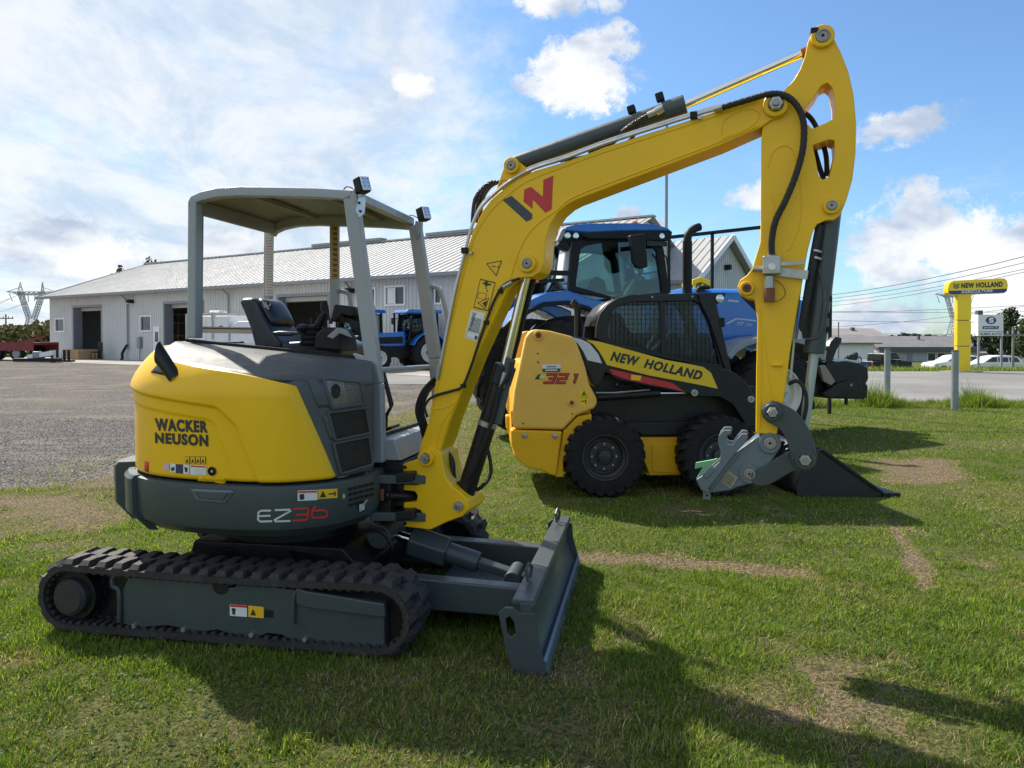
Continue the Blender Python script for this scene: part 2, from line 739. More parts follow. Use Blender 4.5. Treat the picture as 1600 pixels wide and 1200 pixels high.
# worn and dead patches of the lawn, and a sunlit one painted tan: soft outlines in ground metres (x, y)
PATCH = []
for quad, soft, amt in (([(1355, 716), (1475, 718), (1530, 752), (1395, 758)], .12, 1.0),
                        ([(1382, 815), (1405, 815), (1468, 918), (1436, 922)], .035, .95),
                        ([(770, 858), (1010, 868), (1275, 890), (1275, 906), (1000, 884), (770, 872)], .05, .95),
                        ([(1240, 1040), (1360, 1030), (1400, 1150), (1310, 1200), (1200, 1110)], .22, 1.0),
                        ([(945, 962), (1005, 958), (1015, 985), (950, 992)], .12, .65),
                        ([(1040, 790), (1130, 795), (1180, 812), (1040, 806)], .12, .6),
                        ([(0, 775), (170, 765), (240, 800), (130, 830), (0, 838)], .3, .8),
                        ([(590, 640), (740, 640), (760, 700), (690, 760), (600, 700)], .6, .55),
                        ([(840, 1050), (930, 1050), (930, 1100), (850, 1090)], .15, .6),
                        ([(1420, 1120), (1520, 1120), (1540, 1180), (1440, 1180)], .25, .35),
                        ([(60, 1100), (260, 1090), (420, 1160), (200, 1190)], .4, .35)):  # last patch: sunlit gap between the shadows, put into the grass colour
    PATCH.append((np.array([gp(*q) for q in quad]), soft, amt))


def dist_poly(x, y, P):
    d = np.full(x.shape, 1e9)
    ins = np.zeros(x.shape, bool)
    n = len(P)
    for i in range(n):
        ax, ay = P[i]
        bx, by = P[(i + 1) % n]
        ex, ey = bx - ax, by - ay
        wx, wy = x - ax, y - ay
        t = np.clip((wx * ex + wy * ey) / (ex * ex + ey * ey), 0, 1)
        d = np.minimum(d, np.hypot(wx - ex * t, wy - ey * t))
        c = ((ay > y) != (by > y)) & (x < (bx - ax) * (y - ay) / (by - ay + 1e-12) + ax)
        ins ^= c
    return np.where(ins, -d, d)


def worn_lit(x, y):
    w = np.zeros(x.shape)
    nz = fbm(x * 3.1, y * 3.1, 5) - .5
    nf = fbm(x * 14, y * 14, 9, 3) - .5
    for P, soft, amt in PATCH:
        d = dist_poly(x, y, P) + nz * soft * 3.4 + nf * soft * 2.6
        w = np.maximum(w, amt * np.clip(.5 - d / (2 * soft), 0, 1))
    gen = fbm(x * .9, y * .9, 21)
    w = np.maximum(w, np.clip((gen - .60) * 3.0, 0, .30))
    w = np.maximum(w, np.clip((fbm(x * 3.3, y * 3.3, 57) - .66) * 4.5, 0, .5))
    return w


# left edge of the lawn: x of the gravel border at depth y
def border(y):
    y = np.asarray(y, float)
    return np.interp(y, [0, 6.3, 7.2, 8.0, 8.8, 12, 15.4, 19, 21.5, 24], [-16, -12, -7.2, -5.2, -4.2, -3.1, -2.5, -1.5, -.7, .2])


LAWN_END = 17.6    # where the lawn meets the asphalt


def sheet(name, y0, y1, dy, xa, xb, dx, z, m, bumpz=None):
    ny = int(round((y1 - y0) / dy)) + 1
    rows = []
    for i in range(ny):
        y = y0 + (y1 - y0) * i / (ny - 1)
        a = xa(y) if callable(xa) else xa
        b = xb(y) if callable(xb) else xb
        n = dx
        rows.append([(a + (b - a) * k / n, y, elevx(a + (b - a) * k / n, y) + z) for k in range(n + 1)])
    mb = MB()
    mb.grid(rows)
    o = mb.build(name, m, recalc=False)
    o['kind'] = 'structure'
    return o


def gmat(name, build):
    m = bpy.data.materials.new(name)
    m.use_nodes = True
    t = NT(m.node_tree)
    p = t.n['Principled BSDF']
    p.inputs['Roughness'].default_value = .95
    p.inputs['Specular IOR Level'].default_value = .2
    pos = t.new('ShaderNodeNewGeometry').outputs['Position']
    c, hgt, st, ds = build(t, pos)
    t.l.new(c, p.inputs['Base Color'])
    if hgt is not None:
        b = t.new('ShaderNodeBump')
        b.inputs['Strength'].default_value = st
        b.inputs['Distance'].default_value = ds
        t.l.new(hgt, b.inputs['Height'])
        t.l.new(b.outputs[0], p.inputs['Normal'])
    return m


def m_earth(t, pos):
    n = t.noise(pos, .6, 6, .6)
    n2 = t.noise(pos, 30, 5, .7)
    c = t.mix(t.ramp(n, .35, .65), (.075, .10, .022), (.11, .115, .035))
    return t.mix(t.ramp(n2, .35, .7, 0, .5), c, (.05, .06, .02)), n2, .5, .03


def m_gravel(t, pos):
    vo = t.new('ShaderNodeTexVoronoi')
    vo.inputs['Scale'].default_value = 42
    t.l.new(pos, vo.inputs['Vector'])
    vr, vg, vb = t.xyz(vo.outputs['Color'])
    big = t.noise(pos, .35, 5, .6)
    mid = t.noise(t.vmath('MULTIPLY', pos, (.45, 1.9, 1)), .8, 8, .68, .8)
    c = t.mix(t.ramp(vr, 0, 1, 0, 1, 'LINEAR'), (.052, .046, .041), (.18, .162, .145))
    c = t.mix(t.ramp(mid, .50, .64, 0, .85), c, (.22, .19, .155))
    c = t.mix(t.ramp(mid, .46, .30, 0, .55), c, (.050, .045, .042))
    c = t.mix(t.ramp(big, .52, .66, 0, .65), c, (.20, .17, .12))
    c = t.mix(t.ramp(vg, .93, .96, 0, .6), c, (.42, .41, .40))
    h = t.math('SUBTRACT', 1.0, vo.outputs['Distance'])
    h2 = t.math('ADD', h, t.math('MULTIPLY', mid, 1.2))
    return c, h2, .8, .03


def m_asphalt(t, pos):
    n = t.noise(pos, .25, 6, .6)
    n2 = t.noise(pos, 26, 5, .75)
    st = t.noise(t.vmath('MULTIPLY', pos, (.25, 1.6, 1)), .8, 5, .6, .3)
    c = t.mix(t.ramp(n, .35, .65), (.20, .195, .19), (.27, .265, .25))
    c = t.mix(t.ramp(st, .5, .7, 0, .4), c, (.15, .145, .14))
    c = t.mix(t.ramp(n2, .4, .7, 0, .45), c, (.13, .13, .13))
    return c, n2, .4, .01


def m_concrete(t, pos):
    n = t.noise(pos, .5, 6, .6)
    n2 = t.noise(pos, 40, 4, .7)
    c = t.mix(t.ramp(n, .3, .7), (.27, .255, .24), (.38, .365, .34))
    return t.mix(t.ramp(n2, .5, .7, 0, .3), c, (.16, .15, .14)), n2, .2, .005


GRAV = gmat('gravel', m_gravel)
ASPH = gmat('old_asphalt', m_asphalt)
CONC = gmat('concrete', m_concrete)
EARTH = gmat('meadow_green', m_earth)

# the base sheet, out to the horizon
mb = MB()
ys = [-30, -10, 0, 12] + [12 + 1.05 * k for k in range(1, 21)] + [36 + 2 * k for k in range(13)] + [65, 70, 80, 90, 100, 110, 130, 180, 300, 900, 3000]
xs = [-3000, -600, -150, -60, -20, 0, 2, 4, 6, 8, 10, 12, 13.5, 15, 17, 25, 60, 150, 600, 3000]
mb.grid([[(x, y, elevx(x, y) - .03) for x in xs] for y in ys])
mb.build('ground', EARTH, recalc=False)['kind'] = 'structure'


def wob(y, s, a):
    return a * (float(fbm(np.array([y * .9 + s]), np.array([s * 3.1]), 3)[0]) - .5)


sheet('gravel_yard', 3.0, 47.0, .35, -60, lambda y: (float(border(y)) + .25 + wob(y, 1, .5)) if y < LAWN_END - .1 else 3.2, 30, -.012, GRAV)
sheet('asphalt_yard', 23.6, 40.0, .5, lambda y: -9.5 - .55 * (y - 23.6) + wob(y, 4, 1.5), lambda y: 5 if y < 31.5 else -1, 12, -.004, ASPH)

sheet('asphalt_road', LAWN_END + .1, 30.5, .5, lambda y: 2.2 if y < 21.2 else 4.9, 90, 12, .001, ASPH)
# concrete apron in front of the workshop, and a paler strip in the gravel
APM = Matrix.Translation((-32.5, 52, 0)) @ Matrix.Rotation(math.atan2(-.538, .843), 4, 'Z')
mb = MB()
pts = []
for k in range(41):
    row = []
    for j in range(7):
        p = APM @ Vector((-3 + k * 1.1, -5.2 + j * .95, 0))
        row.append((p.x, p.y, elev(p.y) + .006))
    pts.append(row)
mb.grid(pts)
mb.build('concrete_apron', CONC, recalc=False)['kind'] = 'structure'

# ---- lawn
m = bpy.data.materials.new('lawn_soil')
m.use_nodes = True
t = NT(m.node_tree)
p = t.n['Principled BSDF']
p.inputs['Roughness'].default_value = .95
p.inputs['Specular IOR Level'].default_value = .1
at = t.new('ShaderNodeAttribute', attribute_name='worn_lit')
pos = t.new('ShaderNodeNewGeometry').outputs['Position']
nn = t.noise(pos, 45, 6, .7)
n3 = t.noise(pos, 6, 5, .6)
cg = t.mix(t.ramp(nn, .35, .65), (.045, .058, .014), (.125, .140, .036))
cw = t.mix(t.ramp(nn, .38, .62), (.060, .044, .030), (.27, .205, .13))
cw = t.mix(t.ramp(n3, .5, .7, 0, .6), cw, (.085, .065, .048))
t.l.new(t.mix(at.outputs['Fac'], cg, cw), p.inputs['Base Color'])
b = t.new('ShaderNodeBump')
b.inputs['Strength'].default_value = .9
b.inputs['Distance'].default_value = .02
t.l.new(nn, b.inputs['Height'])
t.l.new(b.outputs[0], p.inputs['Normal'])
LAWNM = m

rows = []
YL = np.concatenate([np.arange(1.2, 8, .07), np.arange(8, 12, .14), np.arange(12, LAWN_END + .3, .3)])
NX = 220
X = np.zeros((len(YL), NX + 1))
for i, y in enumerate(YL):
    a = max(float(border(y)) + .12 * math.sin(y * 5) + wob(y, 9, .7), -y * .78 - 1.0)
    bb = y * .80 + 1.5
    if y > LAWN_END - .2:
        a = max(a, 1.5)
    X[i] = a + (bb - a) * np.linspace(0, 1, NX + 1)
Y = np.repeat(YL[:, None], NX + 1, 1)
Wn = worn_lit(X, Y)
edge = np.clip(1 - (X - border(Y)) / 1.1, 0, 1) * (Y > 5.8)
Wn = np.maximum(Wn, edge * .95)
Wn = np.maximum(Wn, np.clip((Y - 5.6) / 1.6, 0, 1) * (X < -3.2) * np.clip((fbm(X * 1.3, Y * 2.2, 40) - .36) * 4, 0, .95))
Z = (fbm(X * 1.3, Y * 1.3, 3) - .5) * .02 + (fbm(X * 9, Y * 9, 4) - .5) * .012 - Wn * .006
mb = MB()
mb.grid([[(X[i, j], Y[i, j], elev(float(Y[i, j])) + .004 + Z[i, j]) for j in range(NX + 1)] for i in range(len(YL))])
lawn = mb.build('lawn', LAWNM, recalc=False)
lawn['kind'] = 'structure'
A = lawn.data.attributes.new('worn_lit', 'FLOAT', 'POINT')
A.data.foreach_set('value', Wn.ravel().astype(np.float32))
# far verge beyond the road, and the bank behind the lot
sheet('far_verge', 30.3, 62, .9, 4.0, 150, 90, .012, EARTH)


# ---- grass blades: one mesh, blades at random, colour per blade
def blades(name, N, ylo, yhi, h0, h1, w0, seg, seed, region=None, tall=None, dens_pow=1.0, lab=None, zlo=None):
    r = np.random.default_rng(seed)
    y = np.sqrt(r.uniform(ylo ** 2, yhi ** 2, N))
    x = r.uniform(-1, 1, N) * (y * .73 + .4)
    if region is not None:
        keep = region(x, y, r)
    else:
        bd = border(y)
        keep = x > bd + .05 + r.uniform(0, 1.0, N) ** 2 * 1.2 * (fbm(x * 2, y * 2, 8) + .2) * (y > 5.8)
        keep &= ~((x < -3.2) & (r.uniform(0, 1, N) < np.clip((y - 5.6) / 1.6, 0, 1) * np.clip((fbm(x * 1.3, y * 2.2, 40) - .36) * 4, 0, .92)))
    w = worn_lit(x, y)
    keep &= r.uniform(0, 1, N) > w * .80
    cl = fbm(x * 7, y * 7, 31, 3)
    keep &= r.uniform(0, 1, N) < np.clip(.35 + cl * 1.3, 0, 1)
    x, y, w, cl = x[keep], y[keep], w[keep], cl[keep]
    n = len(x)
    big = fbm(x * .7, y * .7, 77)
    hgt = (h0 + (h1 - h0) * r.uniform(0, 1, n) ** 1.6) * (.40 + 1.5 * cl * cl) * (1 - .5 * w)
    if tall is not None:
        hgt = hgt * tall(x, y) * 1.2
    az = r.uniform(0, 2 * np.pi, n)
    lean = r.uniform(.15, 1.05, n) + w * .4
    wd = w0 * r.uniform(.6, 1.4, n)
    zz = np.array([elevx(float(a_), float(q)) for a_, q in zip(x, y)]) if yhi > 12 else np.zeros(n)
    dirx, diry = np.cos(az), np.sin(az)
    fa = az + r.uniform(-.6, .6, n) + np.pi / 2
    sx, sy = np.cos(fa), np.sin(fa)
    rowsv = []
    for k in range(seg + 1):
        t = k / seg
        off = lean * hgt * t ** 1.7
        up = hgt * (t - .28 * lean * t * t)
        ww = wd * (1 - t ** 1.5) * .5
        cx, cy, cz = x + dirx * off, y + diry * off, zz + up
        if k < seg:
            rowsv.append(np.stack([cx - sx * ww, cy - sy * ww, cz], 1))
            rowsv.append(np.stack([cx + sx * ww, cy + sy * ww, cz], 1))
        else:
            rowsv.append(np.stack([cx, cy, cz], 1))
    V = np.stack(rowsv, 1)
    per = 2 * seg + 1
    base = (np.arange(n) * per)[:, None]
    faces = []
    tri = []
    for k in range(seg - 1):
        tri += [(2 * k, 2 * k + 1, 2 * k + 3), (2 * k, 2 * k + 3, 2 * k + 2)]
    tri.append((2 * seg - 2, 2 * seg - 1, 2 * seg))
    T = (base[:, None, :] + np.array(tri)[None]).reshape(-1, 3)
    me = bpy.data.meshes.new(name)
    me.vertices.add(n * per)
    me.vertices.foreach_set('co', V.reshape(-1).astype(np.float32))
    me.loops.add(T.size)
    me.loops.foreach_set('vertex_index', T.reshape(-1).astype(np.int32))
    me.polygons.add(len(T))
    me.polygons.foreach_set('loop_start', (np.arange(len(T)) * 3).astype(np.int32))
    me.update(calc_edges=True)
    # colour of each blade
    g1 = np.array([.105, .165, .020])
    g2 = np.array([.235, .310, .040])
    g3 = np.array([.070, .135, .034])
    tan = np.array([.44, .35, .19])
    q = np.clip(r.normal(.5, .32, n) + (big - .5) * 1.2, 0, 1)[:, None]
    c = g1 * (1 - q) + g2 * q
    dark = (r.uniform(0, 1, n) < .22)[:, None]
    c = np.where(dark, g3, c)
    dry = (r.uniform(0, 1, n) < (.035 + .95 * w + .10 * np.clip(fbm(x * 2.3, y * 2.3, 91) - .45, 0, 1) * 4))[:, None]
    c = np.where(dry, tan * r.uniform(.45, 1.1, (n, 1)), c) * r.uniform(.55, 1.5, (n, 1))
    C = np.ones((n, per, 4), np.float32)
    C[:, :, :3] = c[:, None, :]
    a = me.color_attributes.new('blade', 'FLOAT_COLOR', 'POINT')
    a.data.foreach_set('color', C.reshape(-1))
    me.shade_smooth()
    me.materials.append(GRASSM)
    o = bpy.data.objects.new(name, me)
    COL.objects.link(o)
    tag(o, lab, 'grass', None, 'stuff')
    return o


m = bpy.data.materials.new('grass_blade')
m.use_nodes = True
t = NT(m.node_tree)
p = t.n['Principled BSDF']
p.inputs['Roughness'].default_value = .6
p.inputs['Specular IOR Level'].default_value = .22
at = t.new('ShaderNodeAttribute', attribute_name='blade')
t.l.new(at.outputs['Color'], p.inputs['Base Color'])
tr = t.new('ShaderNodeBsdfTranslucent')
t.l.new(t.mix(1.0, at.outputs['Color'], (1.25, 1.35, .55), 'MULTIPLY'), tr.inputs[0])
mx = t.new('ShaderNodeMixShader')
mx.inputs[0].default_value = .42
t.l.new(p.outputs[0], mx.inputs[1])
t.l.new(tr.outputs[0], mx.inputs[2])
t.l.new(mx.outputs[0], t.n['Material Output'].inputs[0])
GRASSM = m

blades('grass', 330000, 2.2, 5.2, .018, .062, .0046, 2, 1, lab='short mown lawn grass around the yellow excavator in the foreground')
blades('grass', 330000, 5.2, 10.0, .018, .050, .0075, 1, 2, lab='mown lawn grass around the yellow skid steer loader')
blades('grass', 230000, 10.0, LAWN_END, .025, .06, .012, 1, 3, lab='mown lawn grass beyond the tractor towards the road')


def bank(x, y, r):
    e = LAWN_END - .35 + .5 * (fbm(x * .8, y * .3, 12) - .5)
    return (np.abs(y - e) < .55 * r.uniform(0, 1, len(x)) + .1) & (x > 2.5)


blades('tall_grass', 260000, LAWN_END - 1.3, LAWN_END + .6, .12, .36, .013, 1, 4, region=bank,
       tall=lambda x, y: .25 + 2.6 * fbm(x * 1.3, y * .6, 15, 3) ** 2.2, lab='longer bright grass left unmown along the road edge by the grey bollards')


def verge(x, y, r):
    return (x > 5.2) & (r.uniform(0, 1, len(x)) < np.clip(1.4 - (y - 30.4) * .10, .3, 1))


blades('verge_grass', 150000, 30.4, 46, .10, .34, .035, 1, 5, region=verge, lab='rough grass verge across the road around the yellow dealership sign')


def wee(x, y, r):
    bd = border(y)
    q = fbm(x * 1.6, y * 1.6, 44)
    return (x < bd + .6) & (x > bd - 2.6) & (r.uniform(0, 1, len(x)) < np.clip((q - .42) * 3, 0, 1) * np.clip(1.1 + (x - bd) / 2.4, 0, 1))


blades('sparse_grass', 260000, 5.0, 20, .02, .05, .009, 1, 6, region=wee, lab='thin grass growing into the edge of the gravel yard')

# low broad leaves (clover, plantain) in the near lawn
r = np.random.default_rng(5)
N = 30000
y = np.sqrt(r.uniform(2.2 ** 2, 7.5 ** 2, N))
x = r.uniform(-1, 1, N) * (y * .73 + .3)
k = (fbm(x * 1.7, y * 1.7, 61) > .53 + .1 * r.uniform(0, 1, N)) & (x > border(y) + .3) & (worn_lit(x, y) < .35)
x, y = x[k], y[k]
n = len(x)
az = r.uniform(0, 6.28, n)
s = r.uniform(.004, .0105, n)
z = r.uniform(.012, .04, n)
tx, ty = r.normal(0, .35, n), r.normal(0, .35, n)
V = np.zeros((n, 5, 3))
for q in range(5):
    a = az + q * 1.2566
    V[:, q, 0] = x + np.cos(a) * s
    V[:, q, 1] = y + np.sin(a) * s
    V[:, q, 2] = z + (np.cos(a) * tx + np.sin(a) * ty) * s
me = bpy.data.meshes.new('clover')
me.from_pydata(V.reshape(-1, 3), [], [tuple(range(i * 5, i * 5 + 5)) for i in range(n)])
C = np.ones((n, 5, 4), np.float32)
C[:, :, :3] = (np.array([.060, .115, .024]) * r.uniform(.6, 1.35, (n, 1)))[:, None, :]
a = me.color_attributes.new('blade', 'FLOAT_COLOR', 'POINT')
a.data.foreach_set('color', C.reshape(-1))
me.materials.append(GRASSM)
o = bpy.data.objects.new('clover', me)
COL.objects.link(o)
tag(o, 'patches of small clover leaves low in the near lawn', 'clover', None, 'stuff')

# loose stones on the gravel yard
r = np.random.default_rng(8)
N = 26000
y = np.sqrt(r.uniform(5.2 ** 2, 15 ** 2, N))
x = -r.uniform(.05, 1, N) * (y * .73)
k = x < border(y) + .5
x, y = x[k], y[k]
n = len(x)
oc = np.array([(1, 0, 0), (-1, 0, 0), (0, 1, 0), (0, -1, 0), (0, 0, 1)], float)
S = r.uniform(.004, .013, (n, 1, 1)) * r.uniform(.6, 1.4, (n, 5, 1))
a = r.uniform(0, 3, n)
ca, sa = np.cos(a), np.sin(a)
V = oc[None] * S
V = np.stack([V[:, :, 0] * ca[:, None] - V[:, :, 1] * sa[:, None] + x[:, None], V[:, :, 0] * sa[:, None] + V[:, :, 1] * ca[:, None] + y[:, None],
              V[:, :, 2] * .8 - .010 + np.array([elev(float(q)) for q in y])[:, None]], 2)
F = np.array([(0, 2, 4), (2, 1, 4), (1, 3, 4), (3, 0, 4)])
me = bpy.data.meshes.new('gravel_stones')
me.from_pydata(V.reshape(-1, 3), [], (F[None] + (np.arange(n) * 5)[:, None, None]).reshape(-1, 3).tolist())
me.materials.append(mat('pebble_grey', (.17, .165, .16), .85, var=.75, vscale=60))
o = bpy.data.objects.new('gravel_stones', me)
COL.objects.link(o)
tag(o, 'loose grey stones lying on the gravel yard', 'gravel', None, 'stuff')


# ================================================================== BUILDINGS
class GF(Frame):
    """frame with the wall along x, the viewer on the -y side, base z"""


def ribbed_wall(fr, x0, x1, z0, z1, openings, y=0.0, pitch=.23, depth=.036, flip=1):
    """wall of trapezoid ribs, cut round the openings"""
    mb = MB(fr)
    x = x0
    pro = []
    while x < x1:
        for dx, o in ((0, 0), (pitch * .60, 0), (pitch * .70, depth), (pitch * .90, depth)):
            if x + dx < x1:
                pro.append((x + dx, y - o * flip))
        x += pitch
    pro.append((x1, y))
    for (xa, ya), (xb, yb) in zip(pro[:-1], pro[1:]):
        mid = (xa + xb) / 2
        spans = [(z0, z1)]
        for ox0, ox1, oz0, oz1 in openings:
            if ox0 < mid < ox1:
                ns = []
                for a, b in spans:
                    if oz0 > a:
                        ns.append((a, min(b, oz0)))
                    if oz1 < b:
                        ns.append((max(a, oz1), b))
                spans = [q for q in ns if q[1] > q[0]]
        for a, b in spans:
            mb.add([(xa, ya, a), (xb, yb, a), (xb, yb, b), (xa, ya, b)], [(0, 1, 2, 3)])
    return mb


def ribbed_roof(fr, x0, x1, ye, ze, yr, zr, pitch=.45, depth=.030):
    mb = MB(fr)
    x = x0
    d = Vector((0, yr - ye, zr - ze)).normalized()
    nrm = Vector((0, -d.z, d.y)) if yr > ye else Vector((0, d.z, d.y))
    pro = []
    while x < x1:
        for dx, o in ((0, 0), (pitch * .84, 0), (pitch * .88, depth), (pitch * .96, depth)):
            if x + dx < x1:
                pro.append((x + dx, o))
        x += pitch
    pro.append((x1, 0))
    for (xa, oa), (xb, ob) in zip(pro[:-1], pro[1:]):
        a0 = Vector((xa, ye, ze)) + nrm * oa
        a1 = Vector((xb, ye, ze)) + nrm * ob
        b1 = Vector((xb, yr, zr)) + nrm * ob
        b0 = Vector((xa, yr, zr)) + nrm * oa
        mb.add([a0, a1, b1, b0], [(0, 1, 2, 3)])
    return mb


WA = Frame(-32.5, 52, math.degrees(math.atan2(-.538, .843)), .3)   # x along the front wall, +y is behind it
HE, HR, WW, LA = 4.3, 7.1, 15.0, 41.5


def wx(px):
    """x along the workshop wall of a pixel column"""
    return WA.pt(px, 530, 0).x


def wz(px, py):
    return WA.pt(px, py, 0).z - 0.0


ws = thing('workshop', WA, 'long low workshop clad in white ribbed metal with open garage bays', 'building')
doors = [(wx(116), wx(159), wz(138, 480)), (wx(258), wx(317), wz(290, 474)), (wx(436), wx(513), wz(470, 463)), (wx(760), wx(800), 3.2)]
wins = []
for a, b, c, d in ((88, 101, 499, 517), (221, 236.5, 495, 516), (604, 632, 449, 475), (671, 689, 450, 473), (576, 586, 452, 476), (773, 792, 513, 551)):
    m_ = (a + b) / 2
    wins.append((wx(a), wx(b), wz(m_, d), wz(m_, c)))
openings = [(a, b, -.1, c) for a, b, c in doors] + [w for w in wins] + [(wx(240), wx(250), -.1, 2.08)]
ribbed_wall(WA, 0, LA, 0, HE, openings).build('front_wall', SHEETW, ws, flat=True, recalc=False)
mb = MB(WA)
mb.add([(0, 0, 0), (0, WW, 0), (0, WW, HE), (0, WW / 2, HR), (0, 0, HE)], [(4, 3, 2, 1, 0)])
mb.build('left_gable', SHEETW, ws, flat=True)
mb = MB(WA)
mb.add([(LA, 0, 0), (LA, WW, 0), (LA, WW, HE), (LA, WW / 2, HR), (LA, 0, HE)], [(0, 1, 2, 3, 4)])
mb.build('right_gable', SHEETW, ws, flat=True)
MB(WA).bx(0, LA, WW - .1, WW, 0, HE).build('rear_wall', SHEETW, ws)
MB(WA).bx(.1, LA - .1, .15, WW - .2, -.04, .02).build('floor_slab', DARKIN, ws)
ribbed_roof(WA, -.6, LA + .4, -.55, HE - .05, WW / 2, HR + .12).build('front_roof', SHEETR, ws, flat=True, recalc=False)
ribbed_roof(WA, -.6, LA + .4, WW + .5, HE - .05, WW / 2, HR + .12, 1.8).build('rear_roof', SHEETR, ws, flat=True, recalc=False)
MB(WA).bx(-.62, LA + .42, WW / 2 - .22, WW / 2 + .22, HR + .10, HR + .19).build('ridge_cap', SHEETR, ws)
for a, b in ((18.5, 24.5), (28, 33)):
    MB(WA).bx(a, b, WW / 2 - .3, WW / 2 + .3, HR + .2, HR + .36).build('ridge_vent', TRIMG, ws)
MB(WA).bx(-.62, LA + .42, -.66, -.53, HE - .22, HE - .03).build('gutter', TRIMG, ws, bev=.02)
MB(WA).bx(-.55, LA + .35, -.53, -.03, HE - .16, HE - .12).build('soffit', WHITE, ws)
mb = MB(WA)
mb.bar((-.61, -.56, HE - .1), (-.61, WW / 2, HR + .05), .05, .22)
mb.build('rake_trim', TRIMG, ws)
for px in (202, 360, 551):
    x = wx(px)
    mb = MB(WA)
    mb.tube([(x, -.55, HE - .2), (x, -.12, HE - .55), (x, -.12, .7)], .05, 6)
    d = mb.build('downspout', TRIMG, ws)
x = wx(202)
MB(WA).tube(catmull([(x, -.12, .95), (x - .12, -.2, .75), (x - .28, -.3, .4), (x - .18, -.35, .08), (x - .05, -.5, .03)], 5), .085, 8).build('black_drain_hose', BLACKM, ws)
for a, b, c in doors[:3]:
    mb = MB(WA)
    mb.bx(a - .14, a, -.05, .55, 0, c + .14).bx(b, b + .14, -.05, .55, 0, c + .14).bx(a, b, -.05, .55, c, c + .14)
    mb.build('door_frame', TRIMG, ws)
    MB(WA).bx(a + .01, b - .01, .45, .52, c - .22, c - .005).build('raised_door', SHEETW, ws)
a, b, c = doors[3]
mb = MB(WA)
mb.bx(a - .1, b + .1, -.06, .02, 0, c + .12)
for i, w in enumerate(wins):
    x0, x1, z0, z1 = w
    f = MB(WA).bx(x0 - .09, x1 + .09, -.065, .03, z0 - .09, z0).bx(x0 - .09, x1 + .09, -.065, .03, z1, z1 + .09)
    f.bx(x0 - .09, x0, -.065, .03, z0, z1).bx(x1, x1 + .09, -.065, .03, z0, z1)
    if i in (2, 3):
        xm = (x0 + x1) / 2
        f.bx(xm - .03, xm + .03, -.05, .02, z0, z1)
    f = f.build('window', WHITE, ws)
    MB(WA).bx(x0, x1, .02, .04, z0, z1).build('pane', DGLASS, f)
    if i == 2:
        MB(WA).bx(x0 + .05, (x0 + x1) / 2 - .04, -.0, .012, z0 + .02, z1 - .02).build('blind', WHITE, f)
xa, xb = wx(240), wx(250)
d = MB(WA).bx(xa, xb, -.04, .02, 0, 2.08).build('door', WHITE, ws, bev=.01)
MB(WA).bx(xa + .22, xb - .12, -.055, -.042, 1.15, 1.75).build('pane', DGLASS, d)
x = wx(220.5)
MB(WA).bx(x - .17, x + .17, -.22, -.03, .75, 1.45).build('meter_box', GALV, ws, bev=.03)
MB(WA).tube([(x, -.1, 0), (x, -.1, .75)], .03, 6).build('conduit', GALV, ws)
for px in (209, 552):
    x = wx(px)
    l = MB(WA).bx(x - .16, x + .16, -.42, -.05, HE - .75, HE - .52).build('wall_lamp', BLACKM, ws, bev=.03)
    MB(WA).bx(x - .12, x + .12, -.40, -.1, HE - .775, HE - .752).build('lamp_glass', LAMP, l)
# shelving and timber seen inside the first bay
mb = MB(WA)
for z in (.5, 1.5, 2.4, 3.0):
    mb.bx(doors[0][0] - 1.5, doors[0][1] + 1.5, 5.0, 6.2, z, z + .08)
for k in range(6):
    mb.bx(doors[0][0] - 1.4 + k * 1.1, doors[0][0] - 1.3 + k * 1.1, 5.0, 5.1, 0, 3.4)
mb.build('shelving', WOOD, ws)
mb = MB(WA)
for k in range(22):
    xx = doors[0][0] - 1.3 + random.random() * 5
    z = random.choice((.58, 1.58, 2.48))
    mb.bx(xx, xx + random.uniform(.3, .7), 5.1, 5.8, z, z + random.uniform(.25, .6))
mb.build('stored_boxes', WOOD, ws)
mb = MB(WA)
for k in range(16):
    xx = doors[2][0] - 2 + random.random() * 9
    w_ = random.uniform(.3, 1.0)
    z = random.choice((.02, .9, 1.9))
    mb.bx(xx, xx + w_, 6, 6.8, z, z + random.uniform(.3, .8))
mb.build('stored_parts', GALV, ws)

# second, gabled hall on the right
WB = Frame(8.45, 34.5, -40, .3)    # x along the long side; the gable is at x = 0, the hall runs to negative x
hall = thing('gabled_hall', WB, 'white metal hall with a gable end behind the blue tractor', 'building')
GW, LB = 6.9, 17.0
hE, hR = 4.2, 6.35
ribbed_wall(WB, -LB, 0, 0, hE, []).build('long_wall', SHEETW, hall, flat=True, recalc=False)
mb = MB(WB)
mb.add([(0, 0, 0), (0, GW, 0), (0, GW, hE), (0, GW / 2, hR), (0, 0, hE)], [(0, 1, 2, 3, 4)])
n = 30
for k in range(n):
    yy = GW * (k + .5) / n
    top = hE + (hR - hE) * (1 - abs(yy - GW / 2) / (GW / 2)) - .05
    mb.bx(.002, .03, yy - .03, yy + .03, 0, top)
mb.build('gable_wall', SHEETW, hall, flat=True)
MB(WB).bx(-LB, 0, GW - .1, GW, 0, hE).build('rear_wall', SHEETW, hall)
MB(WB).bx(-LB, -LB + .1, 0.1, GW - .1, 0, hE).build('end_wall', SHEETW, hall)
ribbed_roof(WB, -LB, .45, -.4, hE - .15, GW / 2, hR + .1, .42).build('roof', SHEETR, hall, flat=True, recalc=False)
ribbed_roof(WB, -LB, .45, GW + .4, hE - .15, GW / 2, hR + .1, 1.6).build('roof', SHEETR, hall, flat=True, recalc=False)
mb = MB(WB)
mb.bar((.47, -.45, hE - .22), (.47, GW / 2, hR + .06), .06, .26)
